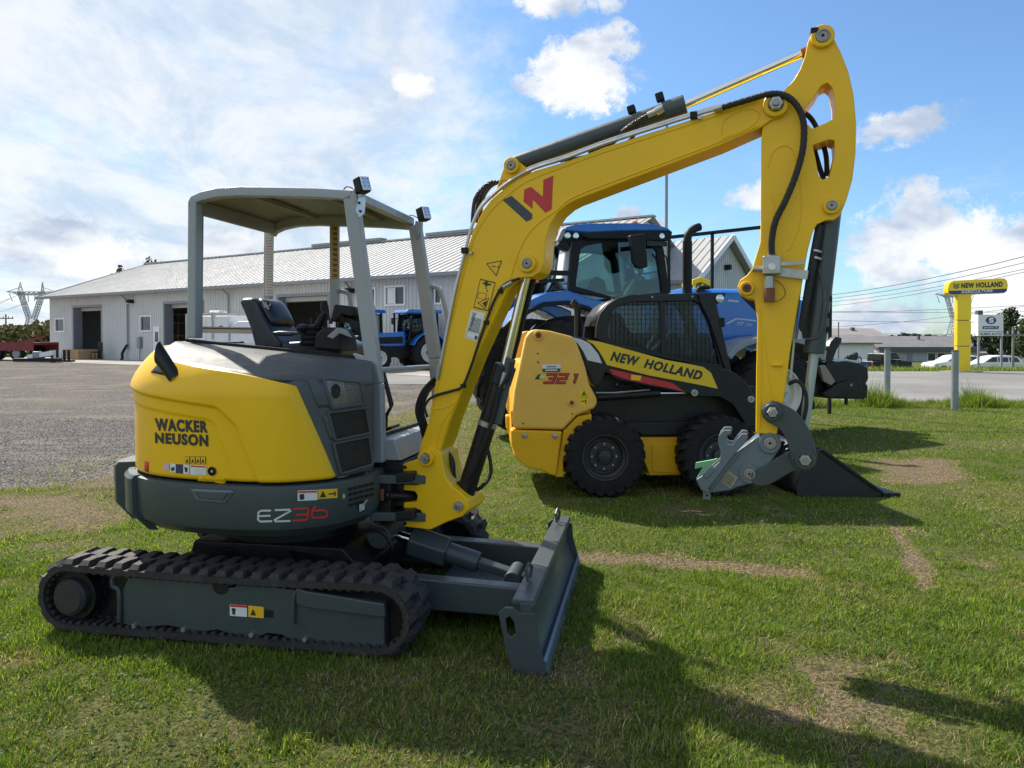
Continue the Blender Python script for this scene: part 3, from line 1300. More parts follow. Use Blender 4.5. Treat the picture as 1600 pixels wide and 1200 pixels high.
mb.bar((.47, GW + .45, hE - .22), (.47, GW / 2, hR + .06), .06, .26)
mb.build('rake_trim', WHITE, hall)
MB(WB).bx(-LB, .45, -.50, -.38, hE - .3, hE - .14).build('gutter', TRIMG, hall)
l = MB(WB).bx(.03, .35, GW / 2 - .15, GW / 2 + .12, hE + .55, hE + .82).build('wall_lamp', BLACKM, hall, bev=.04)
MB(WB).bx(.05, .33, GW / 2 - .13, GW / 2 + .10, hE + .525, hE + .548).build('lamp_glass', LAMP, l)


# ================================================================== FAR SETTING
def at(px, py, y):
    d = ray(px, py)
    return Vector((0, 0, CAMH)) + d * (y / d.y)


def gx(px, y):
    return at(px, 530, y).x


def wframe(px, y, deg=0.0):
    return Frame(gx(px, y), y, deg, elevx(gx(px, y), y))


# ---- trees and weeds
LEAF = []
for i, c in enumerate(((.035, .060, .018), (.055, .085, .022), (.022, .042, .016))):
    LEAF.append(mat('leaf_green_%d' % i, c, .6, var=.35, vscale=1.2))


def crown_mb(rr, c, rx, ry, rz, n, leaf, clumps=14):
    mb = MB()
    cl = []
    for k in range(clumps):
        v = Vector((rr.gauss(0, 1), rr.gauss(0, 1), rr.gauss(0, 1))).normalized() * rr.uniform(.35, 1)
        cl.append((Vector((v.x * rx, v.y * ry, v.z * rz)) * .72, rr.uniform(.25, .48)))
    vs, fs = [], []
    for k in range(n):
        cc, cr = rr.choice(cl)
        v = Vector((rr.gauss(0, 1), rr.gauss(0, 1), rr.gauss(0, 1))).normalized() * rr.uniform(.5, 1.0)
        p = Vector(c) + cc + Vector((v.x * rx, v.y * ry, v.z * rz)) * cr
        a = Vector((rr.gauss(0, 1), rr.gauss(0, 1), rr.gauss(0, 1))).normalized()
        b = a.orthogonal().normalized()
        s = leaf * rr.uniform(.6, 1.4)
        w = a.cross(b)
        i = len(vs)
        vs += [p - b * s, p + w * s * .6, p + b * s, p - w * s * .6]
        fs.append((i, i + 1, i + 2, i + 3))
    mb.v, mb.f = vs, fs
    return mb


def tree(px, y, top_py, wpx, label, seed, leaf=.16, n=1500, li=0, base=None, group=None, cat='tree'):
    rr = random.Random(seed)
    x = gx(px, y)
    zb = elevx(x, y) if base is None else base
    zt = at(px, top_py, y).z
    H = zt - zb
    rad = wpx / 2 * y / FPX
    o = thing('tree', Matrix.Translation((x, y, zb)), label, cat, group)
    M = Matrix.Translation((x, y, zb))
    tk = MB(M)
    tk.tube([(0, 0, -.1), (rr.uniform(-.1, .1) * rad, 0, H * .35), (rr.uniform(-.2, .2) * rad, 0, H * .8)], [H * .028, H * .02, H * .006], 7)
    for k in range(6):
        a = rr.uniform(0, 6.28)
        h0 = H * rr.uniform(.3, .6)
        tk.tube([(0, 0, h0), (math.cos(a) * rad * .4, math.sin(a) * rad * .4, h0 + H * .12), (math.cos(a) * rad * .75, math.sin(a) * rad * .7, h0 + H * .28)], [H * .011, H * .008, H * .003], 5)
    tk.build('trunk', POLEW, o)
    mb = crown_mb(rr, (x, y, zb + H * .62), rad, rad, H * .42, n, leaf)
    mb.build('crown', LEAF[li], o, flat=True, recalc=False)
    return o


tree(1578, 66, 484, 60, 'dark leafy tree behind the white and blue shop sign at the right edge', 3, .17, 2600, 0, group='trees on the right')
tree(1546, 70, 508, 44, 'lower dark tree left of the big one behind the shop sign', 4, .2, 1500, 2, group='trees on the right')
tree(1604, 58, 500, 40, 'dark tree cut by the right edge of the photograph', 5, .17, 1500, 1, group='trees on the right')
tree(1408, 145, 517, 20, 'small far tree poking above the grey roof left of the yellow sign', 6, .3, 500, 0)
for i, (px, tp, w, lab) in enumerate(((182, 414, 16, 'leftmost bare topped tree showing above the workshop roof'), (211, 413, 14, 'second small tree top showing above the workshop roof'),
                                      (243, 403, 26, 'feathery tree top, third from the left above the workshop roof'), (261, 402, 18, 'fullest tree top above the workshop roof, right of the feathery one'),
                                      (403, 405, 14, 'faint tree top above the ridge seen through the canopy'))):
    tree(px, 76, tp - 2, w * 1.9, lab, 20 + i, .15, 2600, 0, group='trees behind the workshop')

# far woods as one mass on each side
def woods(name, x0, x1, y, h0, h1, seed, lab, li=2, n=9000, leaf=.9):
    rr = random.Random(seed)
    vs, fs = [], []
    for k in range(n):
        x = rr.uniform(x0, x1)
        nn = float(fbm(np.array([x * .06]), np.array([seed * 1.7]), 2)[0])
        top = h0 + (h1 - h0) * nn
        z = rr.uniform(0, 1) ** .7 * top
        p = Vector((x, y + rr.uniform(-6, 6), elevx(x, y) + z))
        a = Vector((rr.gauss(0, 1), rr.gauss(0, 1), rr.gauss(0, 1))).normalized()
        b = a.orthogonal().normalized()
        w = a.cross(b)
        s = leaf * rr.uniform(.5, 1.3)
        i = len(vs)
        vs += [p - b * s, p + w * s, p + b * s, p - w * s]
        fs.append((i, i + 1, i + 2, i + 3))
    mb = MB()
    mb.v, mb.f = vs, fs
    o = mb.build(name, LEAF[li], flat=True, recalc=False)
    tag(o, lab, 'woods', None, 'stuff')


woods('far_woods', -420, -120, 330, 2, 8.5, 3, 'low dark line of woods on the horizon at the left', n=9000, leaf=1.6)
woods('far_woods', 60, 700, 420, 2, 6.5, 5, 'low dark line of woods on the horizon at the right', n=12000, leaf=2.0)

# overgrown mound behind the red trailer
rr = random.Random(9)
vs, fs = [], []
for k in range(5200):
    u = rr.uniform(0, 1)
    x = -46 + u * 12.5
    top = 1.0 + 1.7 * sstep(u, 0, .8) + .35 * math.sin(u * 17)
    p = Vector((x, 60 + rr.uniform(-3, 3), .3 + rr.uniform(0, 1) ** .6 * top))
    a = Vector((rr.gauss(0, 1), rr.gauss(0, 1), rr.gauss(0, 1))).normalized()
    b = a.orthogonal().normalized()
    w = a.cross(b)
    s = .17 * rr.uniform(.5, 1.4)
    i = len(vs)
    vs += [p - b * s, p + w * s, p + b * s, p - w * s]
    fs.append((i, i + 1, i + 2, i + 3))
mb = MB()
mb.v, mb.f = vs, fs
tag(mb.build('weeds', BROWNG, flat=True, recalc=False), 'mound overgrown with brownish weeds behind the red trailer', 'weeds', None, 'stuff')

# ---- bollards
def bollard(px, pyb, pyt, lab):
    d = ray(px, pyb)
    y = 0
    k = 18.0
    for _ in range(20):
        k = (elev(k) - CAMH) / d.z * d.y
    fr = Frame(d.x / d.y * k, k, 0, elev(k))
    h = at(px, pyt, k).z - elev(k)
    o = thing('bollard', fr, lab, 'bollard', 'steel bollards along the road')
    MB(fr).lathe([(.073, -.15), (.073, h - .02)], axis='Z', n=20).build('post', GALV, o)
    MB(fr).lathe([(.076, h - .03), (.076, h - .004), (.06, h), (0, h + .004)], axis='Z', n=20).build('cap', FASCIA, o)


bollard(1386, 627, 545, 'grey steel bollard in the tall grass right of the tractor, farther of the two')
bollard(1491.5, 640, 547, 'grey steel bollard standing in front of the yellow sign column, nearer of the two')

# ---- dealership pylon
SY = 30.0
PF = Frame(gx(1506, SY), SY, 6, elev(SY))
yl = -.22
pyl = thing('pylon_sign', PF, 'tall yellow column sign with a wide yellow and blue board reading NEW HOLLAND AGRICULTURE', 'sign')


def pz(py, px=1506, fr=PF, yy=yl):
    return fr.pt(px, py, yy).z


xl, xr = PF.pt(1496, 520, yl).x, PF.pt(1517.5, 520, yl).x
zb, z1, z2, zt = 0, pz(541), pz(500.5), pz(459)
for a, b in ((zb, z1 - .012), (z1 + .012, z2 - .012), (z2 + .012, zt)):
    MB(PF).bx(xl, xr, yl, yl + .20, a, b).build('column_panel', SIGNY, pyl, bev=.02)
MB(PF).bx(xl + .05, xr - .05, yl + .04, yl + .17, 0, zt).build('column_core', FASCIA, pyl)
MB(PF).bx(xl - .3, xr + .3, yl - .3, yl + .64, -.15, .03).build('footing', CONC, pyl)
bd = [(1481.5, 452), (1484, 442), (1490, 438.5), (1569, 434.5), (1574, 438), (1575.5, 446), (1573.5, 455.5), (1569, 458), (1486, 461), (1482, 458)]
B = PF.poly(bd, yl - .06)
bo = MB(PF).prism(B, yl - .06, yl + .24).build('sign_board', SIGNY, pyl, bev=.03)
sf = surf_plane(PF, yl - .06, .004)
print_poly('blue_band', [(1482.2, 454.6), (1574.2, 451.0), (1572.5, 455.8), (1569, 457.3), (1486, 460.1), (1482.6, 457.8)], mat('sign_navy', (.012, .05, .17), .45, var=.05), bo, sf)
sf2 = surf_plane(PF, yl - .06, .010)
print_text('lettering', 'NEW HOLLAND', DKPRINT, bo, [(1502, 442.4), (1567, 439.7), (1567, 448.2), (1502, 450.6)], sf2, bold=.05)
print_text('lettering', 'AGRICULTURE', WHITE, bo, [(1502, 454.0), (1551, 451.9), (1551, 456.2), (1502, 458.4)], sf2, bold=.02)
for k in range(3):       # leaf emblem
    for s in (-1, 1):
        cx, cy = 1494.5, 442.8 + k * 2.6
        print_poly('emblem_leaf', [(cx, cy + 2.2), (cx + s * 4.6, cy - .6), (cx + s * 4.6, cy + 1.0), (cx, cy + 3.6)], DKPRINT, bo, sf2)

# ---- shop sign with poles
SF = wframe(1548, 44)
sg = thing('shop_sign', SF, 'white shop sign with a round S emblem and the words AUBIN AUTO', 'sign')
pb = MB(SF).prism(SF.poly([(1528.5, 491.5), (1568, 491.5), (1568, 525), (1528.5, 525)], -.15), -.15, .15).build('sign_board', WHITE, sg, bev=.02)
MB(SF).prism(SF.poly([(1528.5, 485), (1536, 485), (1536, 491.4), (1528.5, 491.4)], -.15), -.15, .15).build('top_box', FASCIA, sg)
xl = SF.pt(1529.2, 520, 0).x
xr = SF.pt(1565, 520, 0).x
for x in (xl, xr):
    MB(SF).bx(x - .05, x + .05, -.05, .05, -.2, SF.pt(1548, 525, 0).z).build('post', GALV, sg)
sf = surf_plane(SF, -.15, .006)
navy = mat('shop_navy', (.015, .06, .16), .5)
print_poly('round_emblem', [(1548.5 + 8.2 * math.cos(a * .3142), 500.5 + 6.0 * math.sin(a * .3142)) for a in range(20)], navy, pb, sf)
sfb = surf_plane(SF, -.15, .014)
print_text('lettering', 'S', WHITE, pb, [(1545, 496.2), (1553, 496.2), (1553, 504.6), (1545, 504.6)], sfb, bold=.06)
print_poly('name_band', [(1536, 509.5), (1561, 509.5), (1560, 514), (1535, 514)], navy, pb, sf)
print_text('lettering', 'point S', WHITE, pb, [(1538, 510.2), (1558, 510.2), (1558, 513.4), (1538, 513.4)], sfb, bold=.02)
print_text('lettering', 'AUBIN AUTO', DKPRINT, pb, [(1530.5, 520.0), (1565.5, 520.0), (1565.5, 523.6), (1530.5, 523.6)], sf, bold=.02)
print_poly('divider', [(1529, 517.8), (1567.5, 517.8), (1567.5, 518.4), (1529, 518.4)], navy, pb, sf)


# ---- buildings across the road
def gable_house(name, label, fr, L, W, H, RR, wallm, roofm, wins=(), group=None, over=.35):
    o = thing(name, fr, label, 'building', group)
    m_ = MB(fr)
    m_.bx(0, L, 0, W, 0, H)
    m_.add([(0, 0, H), (0, W, H), (0, W / 2, RR)], [(0, 1, 2)])
    m_.add([(L, 0, H), (L, W, H), (L, W / 2, RR)], [(0, 1, 2)])
    m_.build('wall', wallm, o, flat=True)
    rf = MB(fr)
    for s in (0, 1):
        y0 = -over if s == 0 else W + over
        sl = (RR - H) / (W / 2)
        z0 = H - over * sl
        rf.bar((-over, 0, 0), (-over, 0, .001), .001, .001) if False else None
        rf.add([(-over, y0, z0 + .02), (L + over, y0, z0 + .02), (L + over, W / 2, RR + .02), (-over, W / 2, RR + .02),
                (-over, y0, z0 + .2), (L + over, y0, z0 + .2), (L + over, W / 2, RR + .2), (-over, W / 2, RR + .2)],
               [(0, 3, 2, 1), (4, 5, 6, 7), (0, 1, 5, 4), (1, 2, 6, 5), (2, 3, 7, 6), (3, 0, 4, 7)])
    rf.build('roof', roofm, o, flat=True)
    for x0, x1, z0, z1, kind in wins:
        if kind == 'door':
            MB(fr).bx(x0, x1, -.05, .05, z0, z1).build('door', TRIMG, o)
        else:
            w_ = MB(fr).bx(x0 - .1, x1 + .1, -.06, .04, z0 - .1, z1 + .1).build('window', WHITE, o)
            MB(fr).bx(x0, x1, -.085, -.061, z0, z1).build('pane', DGLASS, w_)
    return o


yy = 110
zb1 = at(1450, 565, yy).z
F1 = Frame(gx(1376, yy), yy, 0, zb1)
L1 = gx(1530, yy) - gx(1376, yy)
fx = lambda px: gx(px, yy) - F1.M[0][3]
fz = lambda py: at(1450, py, yy).z - zb1
shop = gable_house('shop_building', 'long low grey shop with a shingled roof and dark fascia across the road', F1, L1, 10, fz(542), fz(527), BLDG, ROOFG,
                   [(fx(1418), fx(1426), 0, fz(552), 'door'), (fx(1450), fx(1461), fz(563), fz(552), 'w'), (fx(1465), fx(1476), fz(561), fz(552), 'w'), (fx(1481), fx(1489), fz(561), fz(552), 'w')], over=.8)
MB(F1).bx(-.6, L1 + .6, -.82, -.1, fz(549), fz(542)).build('fascia', FASCIA, shop)
MB(F1).bx(fx(1452), fx(1455), 3, 3.4, fz(534), fz(524)).build('chimney', FASCIA, shop)
yy = 95
zb2 = at(1330, 562, yy).z
F2 = Frame(gx(1293, yy), yy, 0, zb2)
L2 = gx(1366, yy) - gx(1293, yy)
sh2 = gable_house('shed', 'white shed with a dark grey roof left of the long grey shop', F2, L2, 9, at(0, 536, yy).z - zb2, at(0, 525, yy).z - zb2, WHITE, ROOFG, over=.7)
yy = 125
zb3 = at(1330, 562, yy).z
F3 = Frame(gx(1316, yy), yy, 0, zb3)
L3 = gx(1383, yy) - gx(1316, yy)
sh3 = gable_house('barn', 'tall barn with a light brown roof rising behind the white shed', F3, L3, 12, at(0, 528, yy).z - zb3, at(0, 514, yy).z - zb3, BLDG, mat('taupe_roof', (.24, .22, .21), .8, var=.1, vscale=.7), over=.8)
MB(F3).bx(L3 * .48, L3 * .48 + .6, 4.2, 4.8, at(0, 516, yy).z - zb3, at(0, 511, yy).z - zb3).build('vent', FASCIA, sh3)
yy = 130
F4 = Frame(gx(1530, yy), yy, 0, -1.7)
gable_house('far_building', 'pale flat far building between the shop sign posts and the trees', F4, 8, 8, at(0, 553, yy).z + 1.7, at(0, 548, yy).z + 1.7, BLDG, ROOFG)
yy = 150
F5 = Frame(gx(-10, yy), yy, 0, .3)
gable_house('far_building', 'white roofed far building at the left edge beside the utility pole', F5, 9.5, 8, -.6 + 2.0, 2.6, WHITE, SHEETR)


# ---- lattice transmission towers
def pylon_tower(px, y, pts_left, lab, wscale=1.0, thick=.14):
    """steel tower: two waist legs that open into a V and carry a cross arm"""
    zb = elev(y)
    fr = Frame(gx(px, y), y, 8, zb)
    o = thing('transmission_tower', fr, lab, 'transmission tower', 'lattice transmission towers')
    P = lambda a, b: fr.xz(a, b, 0)
    return fr, o


def lattice(mb, a0, a1, b0, b1, n, t):
    """zig zag between two chords"""
    a0, a1, b0, b1 = map(Vector, (a0, a1, b0, b1))
    mb.bar(a0, a1, t, t)
    mb.bar(b0, b1, t, t)
    for k in range(n):
        u0, u1 = k / n, (k + 1) / n
        pa0, pa1 = a0.lerp(a1, u0), a0.lerp(a1, u1)
        pb0, pb1 = b0.lerp(b1, u0), b0.lerp(b1, u1)
        mb.bar(pa0, pb1, t * .6, t * .6)
        mb.bar(pb0, pa1, t * .6, t * .6)
        mb.bar(pa1, pb1, t * .5, t * .5)


def tower(px0, y, sc, top, base, lab, thick):
    zb = elev(y)
    fr = Frame(gx(px0, y), y, 0, zb)
    o = thing('transmission_tower', fr, lab, 'transmission tower', 'lattice transmission towers')
    H = at(px0, top, y).z - zb
    s = H / 100.0       # drawing unit: tower is 100 high
    w = sc
    mb = MB(fr)
    def V3(x, d, z):
        return (x * s * w, d * s * w, z * s)
    for d0, d1 in ((-13, -4), (13, 4)):
        lattice(mb, V3(-24, d0, -3), V3(-9, d1, 42), V3(24, d0, -3), V3(9, d1, 42), 4, thick)
    for x0, x1 in ((-24, -9), (24, 9)):
        lattice(mb, V3(x0, -13, -3), V3(x1, -4, 42), V3(x0, 13, -3), V3(x1, 4, 42), 4, thick)
    mb.build('body', PSTEEL, o, flat=True)
    mb = MB(fr)
    for sg_ in (-1, 1):
        for d in (-4, 4):
            lattice(mb, V3(sg_ * 9, d, 42), V3(sg_ * 30, d * .6, 84), V3(sg_ * 2, d, 42), V3(sg_ * 20, d * .6, 84), 5, thick * .9)
        lattice(mb, V3(sg_ * 30, -2.4, 84), V3(sg_ * 25, 0, 100), V3(sg_ * 20, 2.4, 84), V3(sg_ * 25, 0, 100), 3, thick * .8)
    mb.build('v_legs', PSTEEL, o, flat=True)
    mb = MB(fr)
    for d in (-2.4, 2.4):
        lattice(mb, V3(-56, 0, 85), V3(56, 0, 85), V3(-30, d, 80), V3(30, d, 80), 9, thick * .9)
    mb.bar(V3(-56, 0, 85), V3(-25, 0, 92), thick * .7, thick * .7)
    mb.bar(V3(56, 0, 85), V3(25, 0, 92), thick * .7, thick * .7)
    mb.build('cross_arm', PSTEEL, o, flat=True)
    for x in (-50, -8, 8, 50):
        MB(fr).tube([V3(x, 0, 82), V3(x * .86, 0, 70)], thick * .5, 5).build('insulator', GALV, o)
    return fr, s * w, s


T1 = tower(50, 150, .70, 441, 530, 'lattice transmission tower at the left edge beyond the workshop', .16)
T2 = tower(1492, 210, .62, 446, 530, 'lattice transmission tower behind the yellow sign column', .20)


def wire(name, pts, r, lab, group='overhead power lines', sag=0.0):
    P = [Vector(p) for p in pts]
    if len(P) == 2:
        n = 14
        P = [P[0].lerp(P[1], k / n) - Vector((0, 0, sag * 4 * (k / n) * (1 - k / n))) for k in range(n + 1)]
    o = MB().tube(P, r, 5).build(name, BLACKM)
    tag(o, lab, 'power line', group)


wl = (((1180, 466, 95), (1700, 375, 40), .022, 'topmost black overhead wire rising to the upper right beside the stick'),
      ((1180, 470, 95), (1700, 386, 40), .018, 'overhead wire just below the topmost one on the right'),
      ((1180, 474, 100), (1700, 398, 40), .016, 'third overhead wire from the top on the right'),
      ((1180, 481, 100), (1700, 402, 40), .016, 'fourth overhead wire from the top on the right'),
      ((1180, 512, 110), (1700, 462, 70), .02, 'overhead wire passing behind the yellow sign column'))
for a, b, r_, lab in wl:
    wire('overhead_wire', [at(*a), at(*b)], r_, lab, sag=1.0)
for k, (a, b) in enumerate((((1200, 489), (1700, 470)), ((1200, 497), (1700, 500)), ((1200, 515), (1700, 520)), ((1200, 519), (1700, 524)), ((1200, 483), (1700, 484)))):
    wire('transmission_line', [at(a[0], a[1], 190), at(b[0], b[1], 190)], .045, ('rising distant wire that meets the yellow column just below its board', 'flat distant wire level with the white shop sign', 'lowest but one distant wire above the grey shop roof', 'lowest distant wire above the grey shop roof', 'highest distant wire, just under the yellow sign board')[k], 'distant transmission wires on the right', sag=.8)
for k, (a, b) in enumerate((((-60, 483), (35, 458)), ((-60, 490), (22, 463)), ((-60, 498), (45, 471)), ((-60, 512), (60, 507)), ((75, 458), (200, 440)), ((-60, 515), (80, 520)))):
    wire('transmission_line', [at(a[0], a[1], 140), at(b[0], b[1], 150)], .04, ('topmost distant wire running left from the left tower', 'second distant wire from the top left of the left tower', 'third distant wire from the top left of the left tower', 'distant wire passing level behind the left utility pole', 'distant wire running right from the left tower behind the workshop', 'lowest distant wire at the left edge near the horizon')[k], 'distant transmission wires on the left', sag=.6)


def utility_pole(px, y, top, lab, arm=True, r_=.14, m_=POLEW, box=False):
    fr = wframe(px, y)
    H = at(px, top, y).z - elev(y)
    o = thing('utility_pole', fr, lab, 'utility pole', 'utility poles')
    MB(fr).lathe([(r_, -.3), (r_ * .7, H)], axis='Z', n=10).build('pole', m_, o)
    if arm:
        MB(fr).bx(-1.1, 1.1, -.06, .06, H - .7, H - .55).build('crossarm', m_, o)
        for x in (-1, -.4, .4, 1):
            MB(fr).lathe([(.06, H - .55), (.08, H - .45), (.03, H - .3)], c=(x, 0, 0), axis='Z', n=8).build('insulator', GALV, o)
    if box:
        MB(fr).lathe([(.25, H - 2.6), (.27, H - 1.6)], c=(.2, -.35, 0), axis='Z', n=12).build('transformer', GALV, o, bev=.03)
    return o


utility_pole(9.5, 110, 491, 'wooden utility pole with a crossarm at the left edge', box=True)
utility_pole(1310, 88, 479, 'thin bare pole between the stick cylinder and the grey roofs', arm=False, r_=.10)
utility_pole(1583, 56, 483, 'utility pole with a crossarm in front of the trees at the right', r_=.11)


# ---- vehicles (profile built along x, width in y)
def wheel_parts(fr, parent, x, y, r_, w, rim=GALV, side=-1, rr_=.62):
    t_ = MB(fr).lathe(caps=False, prof=[(r_ * rr_, -w / 2), (r_ * .95, -w / 2), (r_, -w * .35), (r_, w * .35), (r_ * .95, w / 2), (r_ * rr_, w / 2)], c=(x, y, r_), n=28).build('wheel', RUBT, parent)
    MB(fr).lathe([(0, side * w * .30), (r_ * .2, side * w * .34), (r_ * .5, side * w * .22), (r_ * rr_, side * w * .45)], c=(x, y, r_), n=20).build('rim', rim, t_)
    return t_


def car(fr, lab, body, L=4.3, W=1.75, H=1.5, group='white cars parked across the road', tail=1):
    o = thing('parked_car', fr, lab, 'car', group)
    s = tail
    X = lambda u: s * u
    prof = [(-2.1, .35), (-2.12, .72), (-1.95, .86), (-1.1, .98), (-.35, 1.44), (.2, 1.52), (1.1, 1.50), (1.6, 1.40), (1.95, .98), (2.1, .88), (2.12, .4), (1.75, .28), (-1.8, .26)]
    k = L / 4.24
    low = [(X(a * k), b * H / 1.52) for a, b in prof[:3]] + [(X(-1.1 * k), .98 * H / 1.52), (X(1.9 * k), 1.0 * H / 1.52)] + [(X(a * k), b * H / 1.52) for a, b in prof[9:]]
    MB(fr).prism(low, -W / 2, W / 2).build('body', body, o, bev=.07, seg=3)
    up = [(-1.12, .96), (-.4, 1.42), (.2, 1.51), (1.1, 1.49), (1.55, 1.40), (1.93, .98)]
    cab = MB(fr)
    N = len(up)
    vs = []
    for yy_, q in ((-W / 2, 0), (W / 2, 0)):
        sgn = -1 if yy_ < 0 else 1
        for a, b in up:
            ins = .03 + .24 * (b - .96)
            vs.append((X(a * k), yy_ - sgn * ins, b * H / 1.52))
    cab.add(vs, [tuple(range(N)), tuple(range(2 * N - 1, N - 1, -1))] + [(i, i + 1, i + 1 + N, i + N) for i in range(N - 1)] + [(N - 1, 0, N, 2 * N - 1)])
    cab.build('roof', body, o, bev=.04)
    for a, b, c, d in ((-.92, -.35, -.05, -.05), (.02, .02, .78, .74), (.86, .84, 1.42, 1.62)):
        def sy(z):
            return -W / 2 + .03 + .24 * (z - .96) - .012
        z0, z1 = 1.0, 1.37
        q = [(X(a * k), sy(z0), z0 * H / 1.52), (X(d * k), sy(z0), z0 * H / 1.52), (X(c * k), sy(z1), z1 * H / 1.52), (X(b * k), sy(z1), z1 * H / 1.52)]
        MB(fr).add(q + [(v[0], v[1] + .03, v[2]) for v in q], [(0, 1, 2, 3), (4, 7, 6, 5), (0, 1, 5, 4), (1, 2, 6, 5), (2, 3, 7, 6), (3, 0, 4, 7)]).build('window', DGLASS, o)
    for x in (-1.3, 1.28):
        for y in (-W / 2 + .08, W / 2 - .08):
            wheel_parts(fr, o, X(x * k), y, .33, .2, side=-1 if y < 0 else 1)
    MB(fr).bx(min(X(1.88 * k), X(2.08 * k)), max(X(1.88 * k), X(2.08 * k)), -W / 2 - .01, -W / 2 + .2, .85, 1.08).build('tail_light', RED, o, bev=.02)
    MB(fr).bx(min(X(-2.1 * k), X(-1.85 * k)), max(X(-2.1 * k), X(-1.85 * k)), -W / 2 - .008, -W / 2 + .3, .62, .76).build('headlight', LAMP, o, bev=.02)
    return o


car(Frame(gx(1489, 60), 60, 4, elevx(30, 60)), 'white car partly hidden by the yellow sign column, left one of the two', WHITE)
car(Frame(gx(1550, 58), 58, -3, elevx(30, 58)), 'white hatchback with dark windows parked right of the yellow sign column', WHITE)

TF_ = Frame(gx(1372, 55), 55, 22, elevx(25, 55))
tk = thing('pickup_truck', TF_, 'black pickup truck parked beyond the road to the right of the tractor', 'pickup truck')
MB(TF_).prism([(-1.45, .40), (-1.45, .98), (.55, 1.0), (1.5, 1.0), (2.45, .92), (2.5, .42)], -.9, .9).build('body', BLACK, tk, bev=.06)
MB(TF_).prism([(-.3, 1.0), (-.18, 1.55), (.95, 1.58), (1.55, 1.0)], -.78, .78).build('cab', BLACK, tk, bev=.06)
MB(TF_).prism([(-.15, 1.04), (-.08, 1.48), (.9, 1.5), (1.35, 1.04)], -.80, -.785).build('window', DGLASS, tk)
MB(TF_).bx(-.325, -.30, -.6, .6, 1.05, 1.45).build('rear_window', DGLASS, tk)
MB(TF_).bx(-1.475, -1.452, -.86, -.76, .72, .92).build('tail_light', RED, tk)
MB(TF_).bx(-1.6, -1.46, -.85, .85, .38, .55).build('bumper', CHROME, tk, bev=.03)
for x in (-.85, 1.75):
    for y in (-.78, .78):
        wheel_parts(TF_, tk, x, y, .38, .24, side=-1 if y < 0 else 1)
FB = Frame(gx(1330, 54), 54, 6, elevx(25, 54))
bt = thing('flatbed_trailer', FB, 'low blue sided flatbed trailer parked left of the black pickup', 'trailer')
MB(FB).bx(-1.9, .9, -.8, .8, .55, .63).build('deck', BLACK, bt)
MB(FB).bx(-1.9, .9, -.84, -.80, .5, .85).build('side_board', BLUED, bt)
MB(FB).bx(-1.9, .9, .80, .84, .5, .85).build('side_board', BLUED, bt)
for y in (-.86, .86):
    wheel_parts(FB, bt, -.6, y, .3, .2, side=-1 if y < 0 else 1)
for i, px in enumerate((1333, 1396)):
    fb = Frame(gx(px, 54), 54, 30, elevx(25, 54))
    mc = thing('motorcycle', fb, ('black motorcycle on the blue sided trailer', 'black motorcycle standing at the back of the black pickup')[i], 'motorcycle')
    zz_ = .63 if i == 0 else 0
    for x in (-.68, .68):
        MB(fb).tube([(x + .3 * math.cos(a * .3927), 0, zz_ + .32 + .3 * math.sin(a * .3927)) for a in range(16)], .045, 6, closed=True).build('wheel', RUBT, mc)
    MB(fb).prism([(-.6, .5 + zz_), (-.5, .8 + zz_), (-.05, .78 + zz_), (.25, .95 + zz_), (.45, .85 + zz_), (.3, .4 + zz_), (-.2, .3 + zz_)], -.14, .14).build('frame', BLACK, mc, bev=.04)
    MB(fb).tube([(.68, 0, .32 + zz_), (.42, 0, 1.0 + zz_), (.38, 0, 1.05 + zz_)], .03, 6).build('fork', CHROME, mc)
    MB(fb).tube([(.3, -.35, 1.05 + zz_), (.42, 0, 1.02 + zz_), (.3, .35, 1.05 + zz_)], .02, 6).build('handlebar', CHROME, mc)

# ---- things by the workshop on the left
FT = wframe(40, 46, -4)
rt = thing('red_trailer', FT, 'long dull red flatbed wagon parked at the left end of the workshop', 'trailer')
MB(FT).bx(-4.5, 1.35, -1.1, 1.1, .95, 1.10).build('deck', REDP, rt)
MB(FT).bx(-4.5, 1.35, -1.14, -1.10, .60, 1.12).build('side_panel', REDP, rt)
MB(FT).bx(-4.5, 1.35, 1.10, 1.14, .60, 1.12).build('side_panel', REDP, rt)
MB(FT).bar((-.4, 0, 1.1), (1.0, .4, 1.5), .2, .12).build('loading_arm', REDP, rt)
for x in (-3.4, -2.5, .2):
    for y in (-.95, .95):
        wheel_parts(FT, rt, x, y, .42, .28, side=-1 if y < 0 else 1)
FA = wframe(56, 41, 0)
at_ = thing('implement', FA, 'low grey and white farm attachment lying on the gravel beside the red trailer', 'farm implement')
MB(FA).bx(-1.1, 1.3, -.3, .3, .05, .25).build('base_beam', BLACKM, at_, bev=.03)
MB(FA).bar((-.4, 0, .3), (1.0, 0, .55), .3, .25).build('housing', WHITE, at_)
MB(FA).bx(-.1, .25, -.2, .2, .25, .62).build('gear_box', GALV, at_, bev=.04)
FA = wframe(92, 42, 0)
at_ = thing('post_stack', FA, 'row of short black posts standing at the corner of the workshop', 'farm implement')
MB(FA).bx(-.6, .8, -.2, .2, .02, .12).build('base', BLACKM, at_)
for x in (-.4, -.1, .3, .55):
    MB(FA).lathe([(.07, .12), (.07, .7)], c=(x, 0, 0), axis='Z', n=10).build('post', BLACKM, at_)
cx_ = (wx(137) + wx(170)) / 2
FC = Frame(*(WA.M @ Vector((cx_ - .1, -1.1, 0))).xy, math.degrees(math.atan2(-.538, .843)), elev(46))
cr = thing('wooden_crate', FC, 'low brown wooden crate in front of the leftmost garage bay', 'crate')
